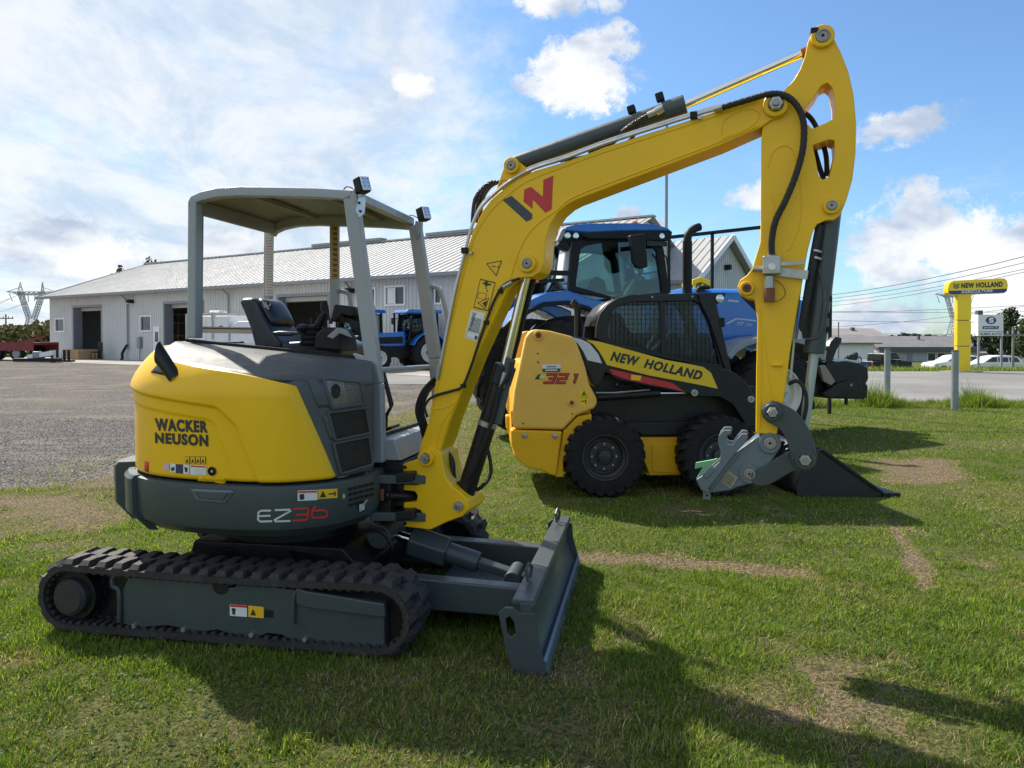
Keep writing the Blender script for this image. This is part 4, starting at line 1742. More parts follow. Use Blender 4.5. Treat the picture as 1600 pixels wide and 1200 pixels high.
for z in (.05, .25, .45):
    MB(FC).bx(-.95, .95, -.62, -.59, z, z + .185).build('plank', WOOD, cr)
    MB(FC).bx(-.95, .95, .59, .62, z, z + .185).build('plank', WOOD, cr)
    MB(FC).bx(-.98, -.951, -.6, .6, z, z + .185).build('plank', WOOD, cr)
    MB(FC).bx(.951, .98, -.6, .6, z, z + .185).build('plank', WOOD, cr)
MB(FC).bx(-.94, .94, -.58, .58, .03, .62).build('lining', WOOD, cr)
FC = Frame(*(WA.M @ Vector((wx(175), -1.0, 0))).xy, math.degrees(math.atan2(-.538, .843)), elev(46))
cr = thing('office_chair', FC, 'black chair standing right of the wooden crate at the workshop', 'chair')
MB(FC).bx(-.27, .27, -.25, .25, .45, .53).build('seat', BLACKM, cr, bev=.03)
MB(FC).bx(-.26, .26, .22, .28, .55, 1.1).build('backrest', BLACKM, cr, bev=.03)
for x in (-.24, .24):
    for y in (-.22, .22):
        MB(FC).bar((x, y, 0), (x, y, .45), .035, .035).build('leg', BLACKM, cr)

# white service truck
yT = 34.0
FW = Frame(gx(342, yT), yT, -14, elev(yT))
wt = thing('service_truck', FW, 'white service truck body with roof rack and round logo behind the excavator seat', 'truck')
MB(FW).bx(-.75, 1.15, -.95, .95, .9, 2.34).build('box_body', WHITE, wt, bev=.04)
MB(FW).bx(-.95, -.75, -.9, .9, .8, 2.2).build('rear_frame', WHITE, wt)
for x in (-.68, -.28, .06):
    MB(FW).bx(x, x + .32, -.975, -.951, 1.15, 2.2).build('cabinet_door', WHITE, wt, bev=.01)
rk = MB(FW).bx(-1.0, 1.1, -1.0, -.93, 2.35, 2.44).bx(-1.0, 1.1, .93, 1.0, 2.35, 2.44)
for x in (-.9, .3):
    rk.bx(x, x + .06, -1.0, 1.0, 2.44, 2.50)
for x in (-.98, .35):
    rk.bx(x, x + .06, -1.03, -.99, 1.3, 2.44)
rk.build('roof_rack', mat('rack_tan', (.5, .47, .4), .6), wt)
MB(FW).bx(-.3, .25, -.3, .3, 2.51, 2.60).build('roof_vent', WHITE, wt, bev=.04)
MB(FW).prism([(1.2, .7), (1.2, 1.9), (1.6, 2.1), (2.2, 2.1), (2.9, 1.5), (3.7, 1.35), (3.7, .6)], -.9, .9).build('cab', WHITE, wt, bev=.06)
MB(FW).lathe([(0, -.975), (.16, -.975), (.16, -.955)], c=(.80, 0, 1.75), n=24).build('round_logo', mat('logo_red', (.35, .05, .05), .5), wt)
MB(FW).bx(.71, .89, -.99, -.977, 1.73, 1.78).build('logo_bar', WHITE, wt)
for x in (-.1, 2.9):
    for y in (-.8, .8):
        wheel_parts(FW, wt, x, y, .4, .25, side=-1 if y < 0 else 1)

# ---- lamp pole and black goal-like frame behind the tractor
FL = Frame(gx(1040.5, 22), 22, 0, elev(22))
lp = thing('lamp_pole', FL, 'tall thin grey pole rising behind the blue tractor cab', 'pole')
hp_ = at(1040.5, 176, 22).z - elev(22)
MB(FL).lathe([(.055, 0), (.04, hp_)], axis='Z', n=12).build('pole', GALV, lp)
MB(FL).lathe([(.045, hp_), (.05, hp_ + .03), (0, hp_ + .05)], axis='Z', n=12).build('cap', GALV, lp)
YF = 15.5
FFr = Frame(gx(1113, YF), YF, 0, elev(YF))
fr_ = thing('black_frame', FFr, 'thin black steel frame with a long top bar standing behind the tractor hood', 'steel frame')
fp = lambda a, b: FFr.pt(a, b, 0)
a_, b_ = fp(1045, 371), fp(1300, 343)
MB(FFr).bar(a_, b_, .06, .07).build('top_bar', BLACKM, fr_)
for px in (1113, 1298):
    p = fp(px, 364 if px < 1200 else 344)
    MB(FFr).bar((p.x, 0, 0), p, .06, .06).build('upright', BLACKM, fr_)
MB(FFr).bar((a_.x, 0, 0), a_, .06, .06).build('upright', BLACKM, fr_)

YM = 19.0
MF = Frame(gx(1098, YM), YM, 0, elev(YM))
ym = thing('yellow_machine', MF, 'small yellow machine cab showing between the exhaust stack and the thin black frame', 'machine')
mp_ = lambda a, b: MF.xz(a, b, 0)
MB(MF).prism([mp_(1082, 437), mp_(1096, 432), mp_(1114, 441), mp_(1114, 449), mp_(1096, 441), mp_(1082, 445)], 0, 1.2).build('roof', SIGNY, ym, bev=.02)
bx0, bz0 = mp_(1084, 462)
bx1, bz1 = mp_(1113, 446)
MB(MF).bx(bx0, bx1, .05, 1.1, .7, bz1 + .05).build('cab', DGLASS, ym)
for a in (1084, 1096, 1110):
    x_, _ = mp_(a, 450)
    MB(MF).bx(x_, x_ + .05, .0, .049, .7, bz1 + .05).build('post', SIGNY, ym)
MB(MF).bx(bx0 - .3, bx1 + .4, -.05, 1.3, .45, bz0 - .0).build('body', SIGNY, ym, bev=.04)
for x_ in (bx0 + .1, bx1 + .1):
    for y_ in (.05, 1.15):
        wheel_parts(MF, ym, x_, y_, .42, .3)


# ================================================================== EXCAVATOR
TF = Frame(-1.38, 4.66, -10.4)          # undercarriage
HF = Frame(-1.38, 4.66, -12.0)          # house
BF = Frame(-.50, 4.47, -18.0)           # boom, swung a little towards the viewer
ex = thing('excavator', HF, 'yellow and anthracite mini excavator on rubber tracks with open canopy and raised boom', 'excavator')

# ---- tracks
TR, TXC, TZC = .175, .875, .205


def track_path(u):
    """u in 0..1 round the outer face of the belt; returns x, z, tangent"""
    st = 2 * TXC
    arc = math.pi * TR
    per = 2 * st + 2 * arc
    d = (u % 1) * per
    if d < st:
        t = d / st
        return -TXC + d, TZC + TR - .012 * math.sin(math.pi * t), 0.0
    d -= st
    if d < arc:
        a = math.pi / 2 - d / TR
        return TXC + TR * math.cos(a), TZC + TR * math.sin(a), a - math.pi / 2
    d -= arc
    if d < st:
        return TXC - d, TZC - TR, math.pi
    d -= st
    a = -math.pi / 2 - d / TR
    return -TXC + TR * math.cos(a), TZC + TR * math.sin(a), a - math.pi / 2


LUGS = 46


def lug_mesh():
    vs = []
    # half lug: from the rim inwards, with a step near the middle of the belt
    for y, w0, w1, h in ((.004, .036, .028, .008), (.026, .035, .022, .030), (.080, .034, .024, .031), (.100, .044, .032, .031), (.156, .044, .032, .027)):
        vs += [(-w0, y, 0), (w0, y, 0), (w1, y, h), (-w1, y, h)]
    fs = [(0, 1, 2, 3), (19, 18, 17, 16)]
    for k in range(4):
        b = k * 4
        for i in range(4):
            j = (i + 1) % 4
            fs.append((b + i, b + 4 + i, b + 4 + j, b + j))
    me = bpy.data.meshes.new('tread_lug')
    me.from_pydata(vs, [], fs)
    b = bmesh.new()
    b.from_mesh(me)
    bmesh.ops.recalc_face_normals(b, faces=b.faces)
    b.to_mesh(me)
    b.free()
    me.materials.append(RUB)
    return me


LUGME = lug_mesh()
REL = HF.I @ TF.M
for side, ya, yb in ((-1, -.875, -.575), (1, .575, .875)):
    mb = MB(TF)
    N = 120
    rows = []
    prof = [(ya, 0), (ya, -.028), (yb, -.028), (yb, 0)]
    for k in range(N):
        x, z, a = track_path(k / N)
        nx, nz = -math.sin(a), math.cos(a)
        rows.append([(x + nx * o, y, z + nz * o) for y, o in prof])
    rows.append(rows[0])
    mb.grid(rows, closed=True)
    # inner drive teeth and link marks
    for k in range(LUGS * 2):
        x, z, a = track_path(k / (LUGS * 2))
        nx, nz = -math.sin(a), math.cos(a)
        tx, tz = math.cos(a), math.sin(a)
        ym = (ya + yb) / 2
        for y0 in (ya + .02, ym - .03):
            c = Vector((x - nx * .034, y0 + .03, z - nz * .034))
            t3 = Vector((tx, 0, tz))
            mb.bar(c - t3 * .012, c + t3 * .012, .06 if y0 < ym - .05 else .05, .018, up=(nx, 0, nz))
    belt = mb.build('rubber_track', RUB, ex)
    for row in (0, 1):
        for k in range(LUGS):
            x, z, a = track_path((k + .5 * row) / LUGS)
            o = bpy.data.objects.new('tread_lug', LUGME)
            COL.objects.link(o)
            o.parent = belt
            my = -1 if row else 1
            rot = Matrix.Rotation(-a, 4, 'Y')
            sc = Matrix.Diagonal((1, my, 1, 1))
            jit = Matrix.Rotation(random.uniform(-.03, .03), 4, 'Y')
            o.matrix_local = REL @ Matrix.Translation((x, ya if not row else yb, z)) @ rot @ sc @ jit
    # frame between the runs
    s = 1 if side < 0 else -1
    yo = ya + .035 if side < 0 else yb - .035
    yi = yo + s * .26
    fr_mb = MB(TF)
    if side < 0:
        up = TF.poly([(190, 925), (200, 902), (340, 905), (345, 918), (366, 918), (372, 909), (452, 921), (600, 943), (601, 1012), (590, 1014), (478, 1008), (458, 1003), (440, 993), (418, 990), (400, 999),
                      (380, 1001), (362, 992), (340, 985), (312, 988), (296, 992), (280, 982), (262, 978), (232, 980), (215, 983), (192, 975)], yo)
    up2 = [(-.78, .32), (.78, .32), (.80, .10), (.5, .07), (.42, .11), (.3, .11), (.2, .07), (.0, .07), (-.1, .11), (-.22, .11), (-.3, .07), (-.5, .07), (-.6, .1), (-.78, .12)]
    if side < 0:
        # keep the traced outline inside the belt
        up2 = [(x, min(max(z, .052), .34)) for x, z in up]
    MB(TF).prism(up2, yo, yi).build('track_frame', ANTH, ex, bev=.008)
    if side < 0:
        q = TF.poly([(462, 918), (478, 924), (600, 944), (602, 966), (478, 950), (462, 944)], yo - .03)
        MB(TF).prism(q, yo - .03, yo).build('frame_cover', ANTH, ex, bev=.008)
        q = [TF.pt(a_, b_, yo - .012) for a_, b_ in ((186, 972), (186, 925), (176, 915), (178, 900), (195, 893))]
        MB(TF).tube(catmull(q, 4), .011, 6).build('lifting_loop', ANTH, ex)
        q = [TF.pt(a_, b_, yo - .015) for a_, b_ in ((458, 975), (460, 932), (469, 918))]
        MB(TF).tube(catmull(q, 4), .010, 6).build('lifting_loop', ANTH, ex)
        for a_, b_ in ((212, 979), (289, 987), (395, 997), (478, 1003)):
            p_ = TF.pt(a_, b_, yo)
            MB(TF).cyl((p_.x, yo - .02, max(p_.z, .075)), (p_.x, yo, max(p_.z, .075)), .014, n=6).build('bolt', ZINC, ex)
        p_ = TF.pt(345, 911, yo)
        MB(TF).cyl((p_.x, yo - .004, .315), (p_.x, yo + .2, .315), .045, n=18).build('carrier_roller', BLACKM, ex)
        sf = surf_plane(TF, yo, .003)
        print_poly('label', [(359, 944), (386, 946), (386, 964), (359, 962)], LABELW, ex, sf)
        print_poly('label', [(388, 946), (412, 948.5), (412, 966), (388, 964)], LABELY, ex, sf)
        print_poly('label_heading', [(359.5, 944.4), (386, 946.4), (386, 949.8), (359.5, 947.8)], RED, ex, surf_plane(TF, yo, .0045))
        s45 = surf_plane(TF, yo, .0045)
        print_poly('label_figure', [(362, 950), (368, 951), (367, 961), (363, 960)], DKPRINT, ex, s45)
        print_poly('label_figure', [(395.5, 951), (400, 962), (391, 961)], DKPRINT, ex, s45)
        MB(TF).bx(*(lambda p0, p1: (p0.x, p1.x, yo - .003, yo + .002, p1.z, p0.z))(TF.pt(414, 953, yo), TF.pt(427, 965, yo))).build('slot', BLACKM, ex)
    # sprocket, idler, rollers
    ym = (ya + yb) / 2
    sg_ = -1 if side < 0 else 1
    mb = MB(TF)
    mb.lathe([(.135, -.10 * 1), (.135, .10)], c=(-TXC, ym, TZC), n=28)
    for k in range(14):
        a = 2 * math.pi * k / 14
        c = Vector((-TXC + .14 * math.cos(a), ym, TZC + .14 * math.sin(a)))
        mb.bar(c - Vector((.0, .04, 0)), c + Vector((0, .04, 0)), .03, .03)
    sp = mb.build('sprocket', BLACK, ex)
    MB(TF).lathe([(0, sg_ * .146), (.080, sg_ * .146), (.086, sg_ * .138), (.092, sg_ * .138), (.100, sg_ * .128), (.104, sg_ * .05)], c=(-TXC - .0, ym, TZC - .005), n=28).build('drive_motor', mat('dusty_black', (.022, .023, .024), .6, var=.2, dirt=.4), sp)
    MB(TF).bx(-.86, .86, ym - .02, ym + .02, .05, .345).build('dark_backing', BLACK, ex)  # dark plate added to shut out the bright gap inside the track
    MB(TF).lathe([(.05, -.06), (.14, -.06), (.145, 0), (.14, .06), (.05, .06)], c=(TXC, ym, TZC), n=28).build('idler_wheel', BLACK, ex)
    for x in (-.55, -.18, .18, .52):
        MB(TF).lathe([(.055, -.09), (.06, -.03), (.06, .03), (.055, .09)], c=(x, ym, .105), n=20).build('roller', BLACK, ex)

# ---- centre frame, slew ring, dozer arms and blade
mb = MB(TF)
mb.prism([(-.50, .18), (-.42, .42), (.50, .42), (.62, .30), (.62, .16)], -.42, .42)
mb.bar((-.45, -.60, .25), (-.2, -.3, .33), .2, .16)
mb.bar((.45, -.60, .25), (.2, -.3, .33), .2, .16)
mb.bar((-.45, .60, .25), (-.2, .3, .33), .2, .16)
mb.bar((.45, .60, .25), (.2, .3, .33), .2, .16)
mb.build('centre_frame', BLACK, ex, bev=.01)
MB(TF).lathe([(.38, .40), (.40, .42), (.40, .50), (.43, .50), (.43, .545), (.3, .545)], axis='Z', n=48).build('slew_ring', BLACK, ex)
for s in (-1, 1):
    mb = MB(TF)
    mb.prism([(.45, .12), (.45, .30), (1.62, .26), (1.64, .10)], s * .40 - .05, s * .40 + .05)
    mb.build('push_arm', ANTH, ex, bev=.012)
MB(TF).bx(.95, 1.62, -.35, .35, .105, .125).build('arm_floor', ANTH, ex, bev=.005)

# blade: curved plate swept across
prof = [(1.60, .335), (1.655, .345), (1.668, .325), (1.640, .26), (1.640, .17), (1.675, .08), (1.735, .02), (1.745, .0), (1.715, -.005), (1.64, .06), (1.610, .16), (1.608, .25)]
bl = MB(TF)
n = len(prof)
for y0, y1 in ((-.872, .872),):
    bl.prism(prof, y0, y1)
blade = bl.build('dozer_blade', ANTH, ex, bev=.004)
MB(TF).bx(1.560, 1.665, -.86, .86, .325, .350).build('top_rail', ANTH, blade, bev=.006)
mb = MB(TF)
mb.bar((1.700, -.865, .035), (1.700, .865, .035), .02, .075, up=(.6, 0, .8))
mb.build('cutting_edge', STEELG, blade, bev=.003)
for s in (-1, 1):
    yk = s * .876
    ps = TF.poly([(779, 957), (789, 949), (803, 950), (812, 957), (836, 958), (838, 990), (854, 1050), (847, 1066), (804, 1054), (790, 1012)], -.88)
    hole = TF.poly([(790, 966), (797, 962), (803, 970), (806, 990), (799, 995), (793, 988)], -.88)
    MB(TF).prism(ps, yk - .011, yk + .011, [hole]).build('end_plate', ANTH, blade, bev=.003)
    for yy_ in (s * .62,):
        MB(TF).tube([(1.60, yy_, .36), (1.59, yy_, .42), (1.60, yy_ + .03, .445), (1.61, yy_ + .06, .42), (1.60, yy_ + .06, .36)], .010, 6).build('tie_loop', ANTH, blade)

# dozer cylinder
p0, p1 = Vector((.66, 0, .40)), Vector((1.42, 0, .19))
d = (p1 - p0).normalized()
MB(TF).cyl(p0 - d * .05, p0 + d * .2, .030, n=20).build('dozer_rod', CHROME, ex)
MB(TF).tube([p0 + d * .12, p0 + d * .36], .100, 6).build('cylinder_guard', ANTH, ex, bev=.012)
MB(TF).cyl(p0 + d * .34, p0 + d * .56, .062, n=24).build('dozer_cylinder', ANTH, ex, bev=.006)
MB(TF).bar(p0 + d * .55, p1 + d * .06, .09, .05).build('cylinder_eye', ANTH, ex, bev=.01)
MB(TF).cyl((p1.x, -.11, p1.z), (p1.x, .11, p1.z), .048, n=24).build('pin_boss', ANTH, ex, bev=.006)
MB(TF).cyl((.62, -.16, .42), (.62, .16, .42), .075, n=24).build('pin_boss', ANTH, ex, bev=.01)
MB(TF).tube(catmull([(.5, -.2, .45), (.66, -.22, .47), (.72, -.2, .36), (.62, -.12, .25), (.5, -.1, .2)], 5), .013, 6).build('hose', HOSE, ex)

# ---- house shell
PL = [(.66, -.30), (.56, -.57), (.40, -.72), (.237, -.778), (-.111, -.80), (-.445, -.735), (-.672, -.585), (-.825, -.35), (-.88, -.05), (-.88, .25), (-.86, .48), (-.72, .66), (-.4, .8), (0, .84), (.5, .84)]
PC = catmull([(a, b, 0) for a, b in PL], 14)
AL = [0.0]
for a, b in zip(PC[:-1], PC[1:]):
    AL.append(AL[-1] + (b - a).length)
UT = AL[-1]


def plan(u):
    u = min(max(u, 0), UT - 1e-6)
    i = int(np.searchsorted(AL, u)) - 1
    i = max(0, min(i, len(PC) - 2))
    t = (u - AL[i]) / (AL[i + 1] - AL[i])
    p = PC[i].lerp(PC[i + 1], t)
    tg = (PC[min(i + 2, len(PC) - 1)] - PC[max(i - 1, 0)]).normalized()
    return p, Vector((tg.y, -tg.x, 0)) * -1     # inward normal


def S(u, h, off=0.0):
    """point of the hood skin; off > 0 is outwards"""
    p, nin = plan(u)
    if (nin.x * p.x + nin.y * p.y) > 0:
        nin = -nin
    ins = -off
    if h > 1.30:
        t = (h - 1.30) / .27
        ins += .17 * t ** 1.8
    q = p + nin * ins
    return Vector((q.x, q.y, h))


def ub(h):
    return .29 + .42 * (max(h, .80) - .85)


def htop(u):
    return 1.405 + .16 * sstep(u, .45, 2.1) - .05 * sstep(.55 - u, 0, .5)


UE = AL[14 * 11]
# yellow cover: recessed field bounded by a crease
CREASE = [(2.35, 1.33), (1.55, 1.285), (1.18, 1.225), (1.03, 1.12), (.92, .86)]


def recess(u, h):
    """1 inside the recessed field"""
    hc = float(np.interp(u, [.80, 1.0, 1.8, 2.6], [1.235, 1.262, 1.345, 1.36]))
    uc = float(np.interp(h, [.85, 1.15, 1.24], [.68, .80, .90]))
    a = sstep(hc - h, 0, .016)
    b = sstep(u - uc, 0, .03)
    a2 = sstep(hc - .075 - h, 0, .016)
    b2 = sstep(u - uc - .13, 0, .02)
    return .72 * a * b + .28 * a2 * b2


NU, NV = 230, 90
rows = []
for j in range(NV + 1):
    row = []
    v = j / NV
    for i in range(NU + 1):
        s = (i / NU) ** 1.15
        h = .85 + v * .6
        for _ in range(3):
            u0 = ub(h)
            # rounded upper front corner
            c = max(0, 1 - s * 7) ** 2 * .05
            u = u0 + (UE - u0) * s
            h = .852 + v * (htop(u) - c - .852)
        off = .026 - .028 * recess(u, h)
        off -= .02 * max(0, 1 - s * 60) + .012 * max(0, 1 - v * 40)
        # rear vent slots on the tail
        row.append(S(u, h, off))
    rows.append(row)
HMB = MB(HF).grid(rows)
HC = HF.M @ Vector((0, 0, 1.1))
hood = HMB.build('engine_hood', YEL, ex, thick=.03, angle=60, recalc=False, away=HC)
HT = HMB.bvh()

# anthracite side panel carrying the grilles
rows = []
for j in range(33):
    v = j / 32
    row = []
    for i in range(25):
        s = i / 24
        h = .852 + v * .55
        u1 = ub(h) + .13
        u = u1 * s
        h = .852 + v * (htop(u) - .852)
        row.append(S(u, h, .004 - .012 * sstep(s, .80, .86)))
    rows.append(row)
GMB = MB(HF).grid(rows)
GMB.build('side_panel', ANTH2, ex, thick=.02, recalc=False, away=HC)
GT = GMB.bvh()

# top cover from the hood edge to the operator platform
rows = []
for k in range(9):
    t = k / 8
    row = []
    for i in range(90):
        u = (i / 89) ** 1.1 * UE
        e = S(u, htop(u) - .012, .012)
        p, nin = plan(u)
        tgt = Vector((e.x * .80 - .02, max(-.13, e.y * .80) if e.y < 0 else min(e.y, .55), 0))
        if e.y < 0:
            tgt = Vector((min(e.x * .92 - .02, .58), -.125, 0)) if e.x > -.70 else Vector((-.66, max(-.125, e.y * .5), 0))
        else:
            tgt = Vector((-.64, e.y * .7, 0))
        q = e.lerp(tgt, t)
        zt = 1.585 - (tgt.x + .66) * .088
        tt = math.sin(t * math.pi / 2)
        q.z = e.z * (1 - tt) + zt * tt + .012 * sstep(.22 - abs(t - .5), 0, .2)
        row.append(q)
    rows.append(row)
CMB = MB(HF).grid(rows)
CMB.build('top_cover', ANTH2, ex, recalc=False, thick=.02, angle=50, away=HF.M @ Vector((0, 0, 0)))

# filler under the cover so that nothing shows through
mb = MB(HF)
R0 = []
for h, o in ((.845, -.05), (1.2, -.05), (1.36, -.10)):
    R0.append([S(i / 60 * UE, h, o) for i in range(61)] + [Vector((-.40, .62, h)), Vector((-.40, -.14, h)), Vector((.56, -.14, h))])
mb.grid(R0, closed=True)
mb.build('engine_bay', BLACK, ex)

# counterweight ring
rows = []
for h, o in ((.545, -.16), (.548, -.075), (.60, -.005), (.64, .012), (.80, .022), (.832, .018), (.838, .0), (.838, -.06)):
    rows.append([S(i / 140 * UT, h, o) for i in range(141)])
WMB = MB(HF).grid(rows, closed=True)
WMB.add([r_ for r_ in rows[0]], [tuple(range(141))])
cw = WMB.build('counterweight', ANTH, ex, angle=28)
WT = WMB.bvh()
# bumper blocks at the tail
for ua, ubb, z0, z1 in ((1.52, 1.82, .60, .842), (1.86, 2.3, .60, .868)):
    rr_ = []
    xo = .0 if ua < 1.8 else .085
    for h, o in ((z0 - .085, -.10), (z0 - .075, -.05 + xo), (z0 + .03, .05 + xo), (z1 - .02, .055 + xo), (z1, .035 + xo), (z1, .0)):
        rr_.append([S(ua + (ubb - ua) * i / 14, h, o * (1 if 0 < i < 14 else .86)) for i in range(15)])
    q = MB(HF).grid(rr_)
    q.add([r_[0] for r_ in rr_], [tuple(range(6))]).add([r_[-1] for r_ in rr_], [tuple(range(6))])
    q.build('bumper_block', ANTH, cw, recalc=False, away=HC)

# recess pocket on the counterweight and the lip of the hood above it
sW = surf_bvh(WT, .004)
sH = surf_bvh(HT, .003)
sH2 = surf_bvh(HT, .0045)
sG = surf_bvh(GT, .003)


def poly3(name, pts, m_, parent, surf, th, bev=.003, sub=8):
    """raised or let-in plate following a panel"""
    A, B, C, D = [Vector(p) for p in pts]
    rows = []
    for i in range(sub + 1):
        t_ = i / sub
        rows.append([surf(*((A.lerp(B, k_ / sub)) * (1 - t_) + (D.lerp(C, k_ / sub)) * t_)) for k_ in range(sub + 1)])
    if any(v is None for r_ in rows for v in r_):
        return None
    q = MB().grid(rows)
    return q.build(name, m_, parent, thick=th, recalc=False, toward=(0, 0, CAMH))


poly3('pocket', [(298, 764), (367, 767), (352, 786), (308, 782)], STEELG, cw, sW, .004)
poly3('pocket_floor', [(305, 767), (361, 769.5), (350, 782), (311, 779)], ANTH2, cw, surf_bvh(WT, .006), .004)
poly3('hood_lip', [(312, 745), (352, 747), (355, 754), (309, 752.5)], YEL, hood, surf_bvh(HT, .008), .006)
poly3('reflector', [(226.5, 720), (232.5, 722), (232.5, 738), (226.5, 735)], RED, hood, sH, .003, sub=2)

# lettering
print_text('lettering', 'WACKER', DKPRINT, hood, [(242, 653), (324.5, 657.5), (325.5, 676.5), (243.5, 673.0)], sH, bold=.05)
print_text('lettering', 'NEUSON', DKPRINT, hood, [(242.5, 675.5), (325.5, 679), (326, 698), (243, 692.5)], sH, bold=.05)


def stroke_print(name, lines, w, m_, parent, s_, ox=180, oy=500, sc=3.077):
    mb = MB()
    for ln in lines:
        P_ = [Vector((ox + a / sc, oy + b / sc)) for a, b in ln]
        for k in range(len(P_)):
            d0 = (P_[k] - P_[k - 1]).normalized() if k else (P_[1] - P_[0]).normalized()
            d1 = (P_[k + 1] - P_[k]).normalized() if k < len(P_) - 1 else d0
            b_ = (d0 + d1).normalized()
            n_ = Vector((-b_.y, b_.x)) * (w / 2 / max(.5, b_.dot(d0)))
            mb.v += [s_(*(P_[k] + n_)), s_(*(P_[k] - n_))]
            i = len(mb.v)
            if k:
                mb.f.append((i - 4, i - 3, i - 1, i - 2))
    mb.build(name, m_, parent, flat=True, recalc=False)


stroke_print('lettering', [[(750, 915), (702, 916), (690, 924), (688, 958), (700, 968), (756, 966)], [(690, 942), (748, 940)], [(768, 913), (838, 911), (842, 918), (768, 960), (772, 967), (842, 965)]], 3.0, SILPRINT, cw, sW)
stroke_print('lettering', [[(852, 908), (920, 903), (930, 912), (927, 928), (918, 934), (868, 936)], [(918, 934), (926, 942), (922, 955), (912, 961), (852, 963)],
                           [(962, 892), (948, 912), (944, 940), (952, 950), (1006, 948), (1016, 940), (1016, 922), (1006, 914), (948, 916)]], 3.0, RED, cw, sW)
for x in (289.5, 298.2, 306.3, 314.2):
    print_poly('warning_pictogram', [(x, 713), (x + 7.6, 713.5), (x + 7.6, 725), (x, 724.5)], DKPRINT, hood, sH)
    print_poly('pictogram_field', [(x + .6, 713.7), (x + 7, 714.1), (x + 7, 724.4), (x + .6, 723.9)], LABELY, hood, sH2)
    print_poly('pictogram_figure', [(x + 3.8, 716), (x + 6, 722.5), (x + 1.6, 722.2)], DKPRINT, hood, surf_bvh(HT, .006))
print_poly('label', [(257, 723), (265, 723.5), (265, 735), (257, 734.5)], mat('pink_label', (.62, .45, .50), .5), hood, sH)
print_poly('label', [(266.5, 724), (275, 724.5), (275, 738), (266.5, 737.5)], LABELW, hood, sH)
print_poly('label', [(275.5, 725), (286.5, 725.6), (286.5, 740), (275.5, 739)], mat('navy_label', (.03, .04, .10), .5), hood, sH)
print_poly('label', [(287, 725.6), (296, 726), (296, 741), (287, 740)], LABELW, hood, sH)
print_poly('label', [(298, 726), (323, 728), (322.5, 742.5), (298, 741.5)], LABELW, hood, sH)
print_poly('label_heading', [(299, 727), (322, 728.6), (322, 730.6), (299, 729)], RED, hood, sH2)
for y_ in (733, 736, 739):
    print_poly('label_lines', [(305, y_), (321, y_ + .8), (321, y_ + 1.6), (305, y_ + .8)], SILPRINT, hood, sH2)
print_poly('label_figure', [(268, 731), (273.5, 729), (273, 735), (269, 736)], DKPRINT, hood, sH2)
print_poly('label_figure', [(289, 729), (294, 731), (293, 738), (290, 737)], DKPRINT, hood, sH2)
c = sH(332, 736)
L_ = Matrix.Translation(c) @ (sH2(332, 736) - c).to_track_quat('Z', 'Y').to_matrix().to_4x4()
MB(L_).lathe([(.021, -.004), (.024, .004), (.018, .006), (.017, -.002), (0, -.002)], axis='Z', n=24).build('key_lock_ring', BLACKM, hood)
MB(L_).lathe([(.008, -.002), (.008, .004), (0, .004)], axis='Z', n=12).build('key_lock', ZINC, hood)
print_poly('label', [(465, 766.5), (496, 765.5), (496, 781), (465, 782.5)], LABELW, cw, sW)
sW2 = surf_bvh(WT, .0055)
print_poly('label_heading', [(466, 767.4), (495, 766.4), (495, 769), (466, 770)], RED, cw, sW2)
print_poly('label_figure', [(468, 772), (475, 771.5), (475, 780), (468, 780.5)], DKPRINT, cw, sW2)
print_poly('label', [(497, 764.8), (526.5, 763.2), (526.5, 777.5), (497, 779.5)], LABELY, cw, sW)
print_poly('label_figure', [(504, 766.5), (509, 776.5), (499.5, 777)], DKPRINT, cw, sW2)
print_poly('label_figure', [(513, 770.5), (521, 770), (521, 772), (513, 772.5)], DKPRINT, cw, sW2)
print_poly('label_figure', [(522, 766), (524.5, 770), (523, 775), (521.5, 775)], DKPRINT, cw, sW2)

# grilles: frame, backing and wire lattice that follow the panel
GRM = mat('grille_wire', (.10, .105, .11), .45, var=.1, metal=.3)
GRS = mat('steel_wire', (.42, .42, .41), .4, var=.1, metal=.5)
for q, rim in (([(505, 591), (560, 590), (566, 629), (519, 636)], 1), ([(514, 646), (569, 639), (575, 675), (524, 686)], 2), ([(522, 695), (574, 684), (579, 724), (532, 738)], 3)):
    A, B, C, D = [Vector(p) for p in q]

    def bil(a, b):
        p = (A.lerp(B, a)) * (1 - b) + (D.lerp(C, a)) * b
        return p
    g = poly3('grille', q, mat('grille_grey', (.07, .072, .074), .5) if rim == 1 else BLACKM, ex, surf_bvh(GT, .003), .002, sub=10)
    w = MB()
    s5 = surf_bvh(GT, .007)
    nx_, ny_ = 22, 17
    for k in range(nx_ + 1):
        P_ = [s5(*bil(k / nx_, j / 8)) for j in range(9)]
        w.tube(P_, .0010 if rim > 1 else .0014, 3, caps=False)
    for k in range(ny_ + 1):
        P_ = [s5(*bil(j / 8, k / ny_)) for j in range(9)]
        w.tube(P_, .0010 if rim > 1 else .0014, 3, caps=False)
    w.build('wire_mesh', GRS if rim == 1 else GRM, g)
    s8 = surf_bvh(GT, .008)
    fr_ = MB()
    loop = [bil(a, b) for a, b in [(k / 6, -.05) for k in range(7)] + [(1.03, k / 6) for k in range(7)] + [(1 - k / 6, 1.05) for k in range(7)] + [(-.03, 1 - k / 6) for k in range(7)]]
    P_ = [s8(*p) for p in loop]
    P_ = [p for p in P_ if p is not None]
    fr_.tube(P_, .009, 6, closed=True)
    fr_.build('grille_rim', ANTH2, g)
    if rim == 1:
        cc = [surf_bvh(GT, .011)(523 + 7 * math.cos(a * .35), 611.5 + 11 * math.sin(a * .35)) for a in range(18)]
        mb = MB()
        mb.v = cc
        mb.f = [tuple(range(18))]
        mb.build('exhaust_opening', BLACKM, g, recalc=False)
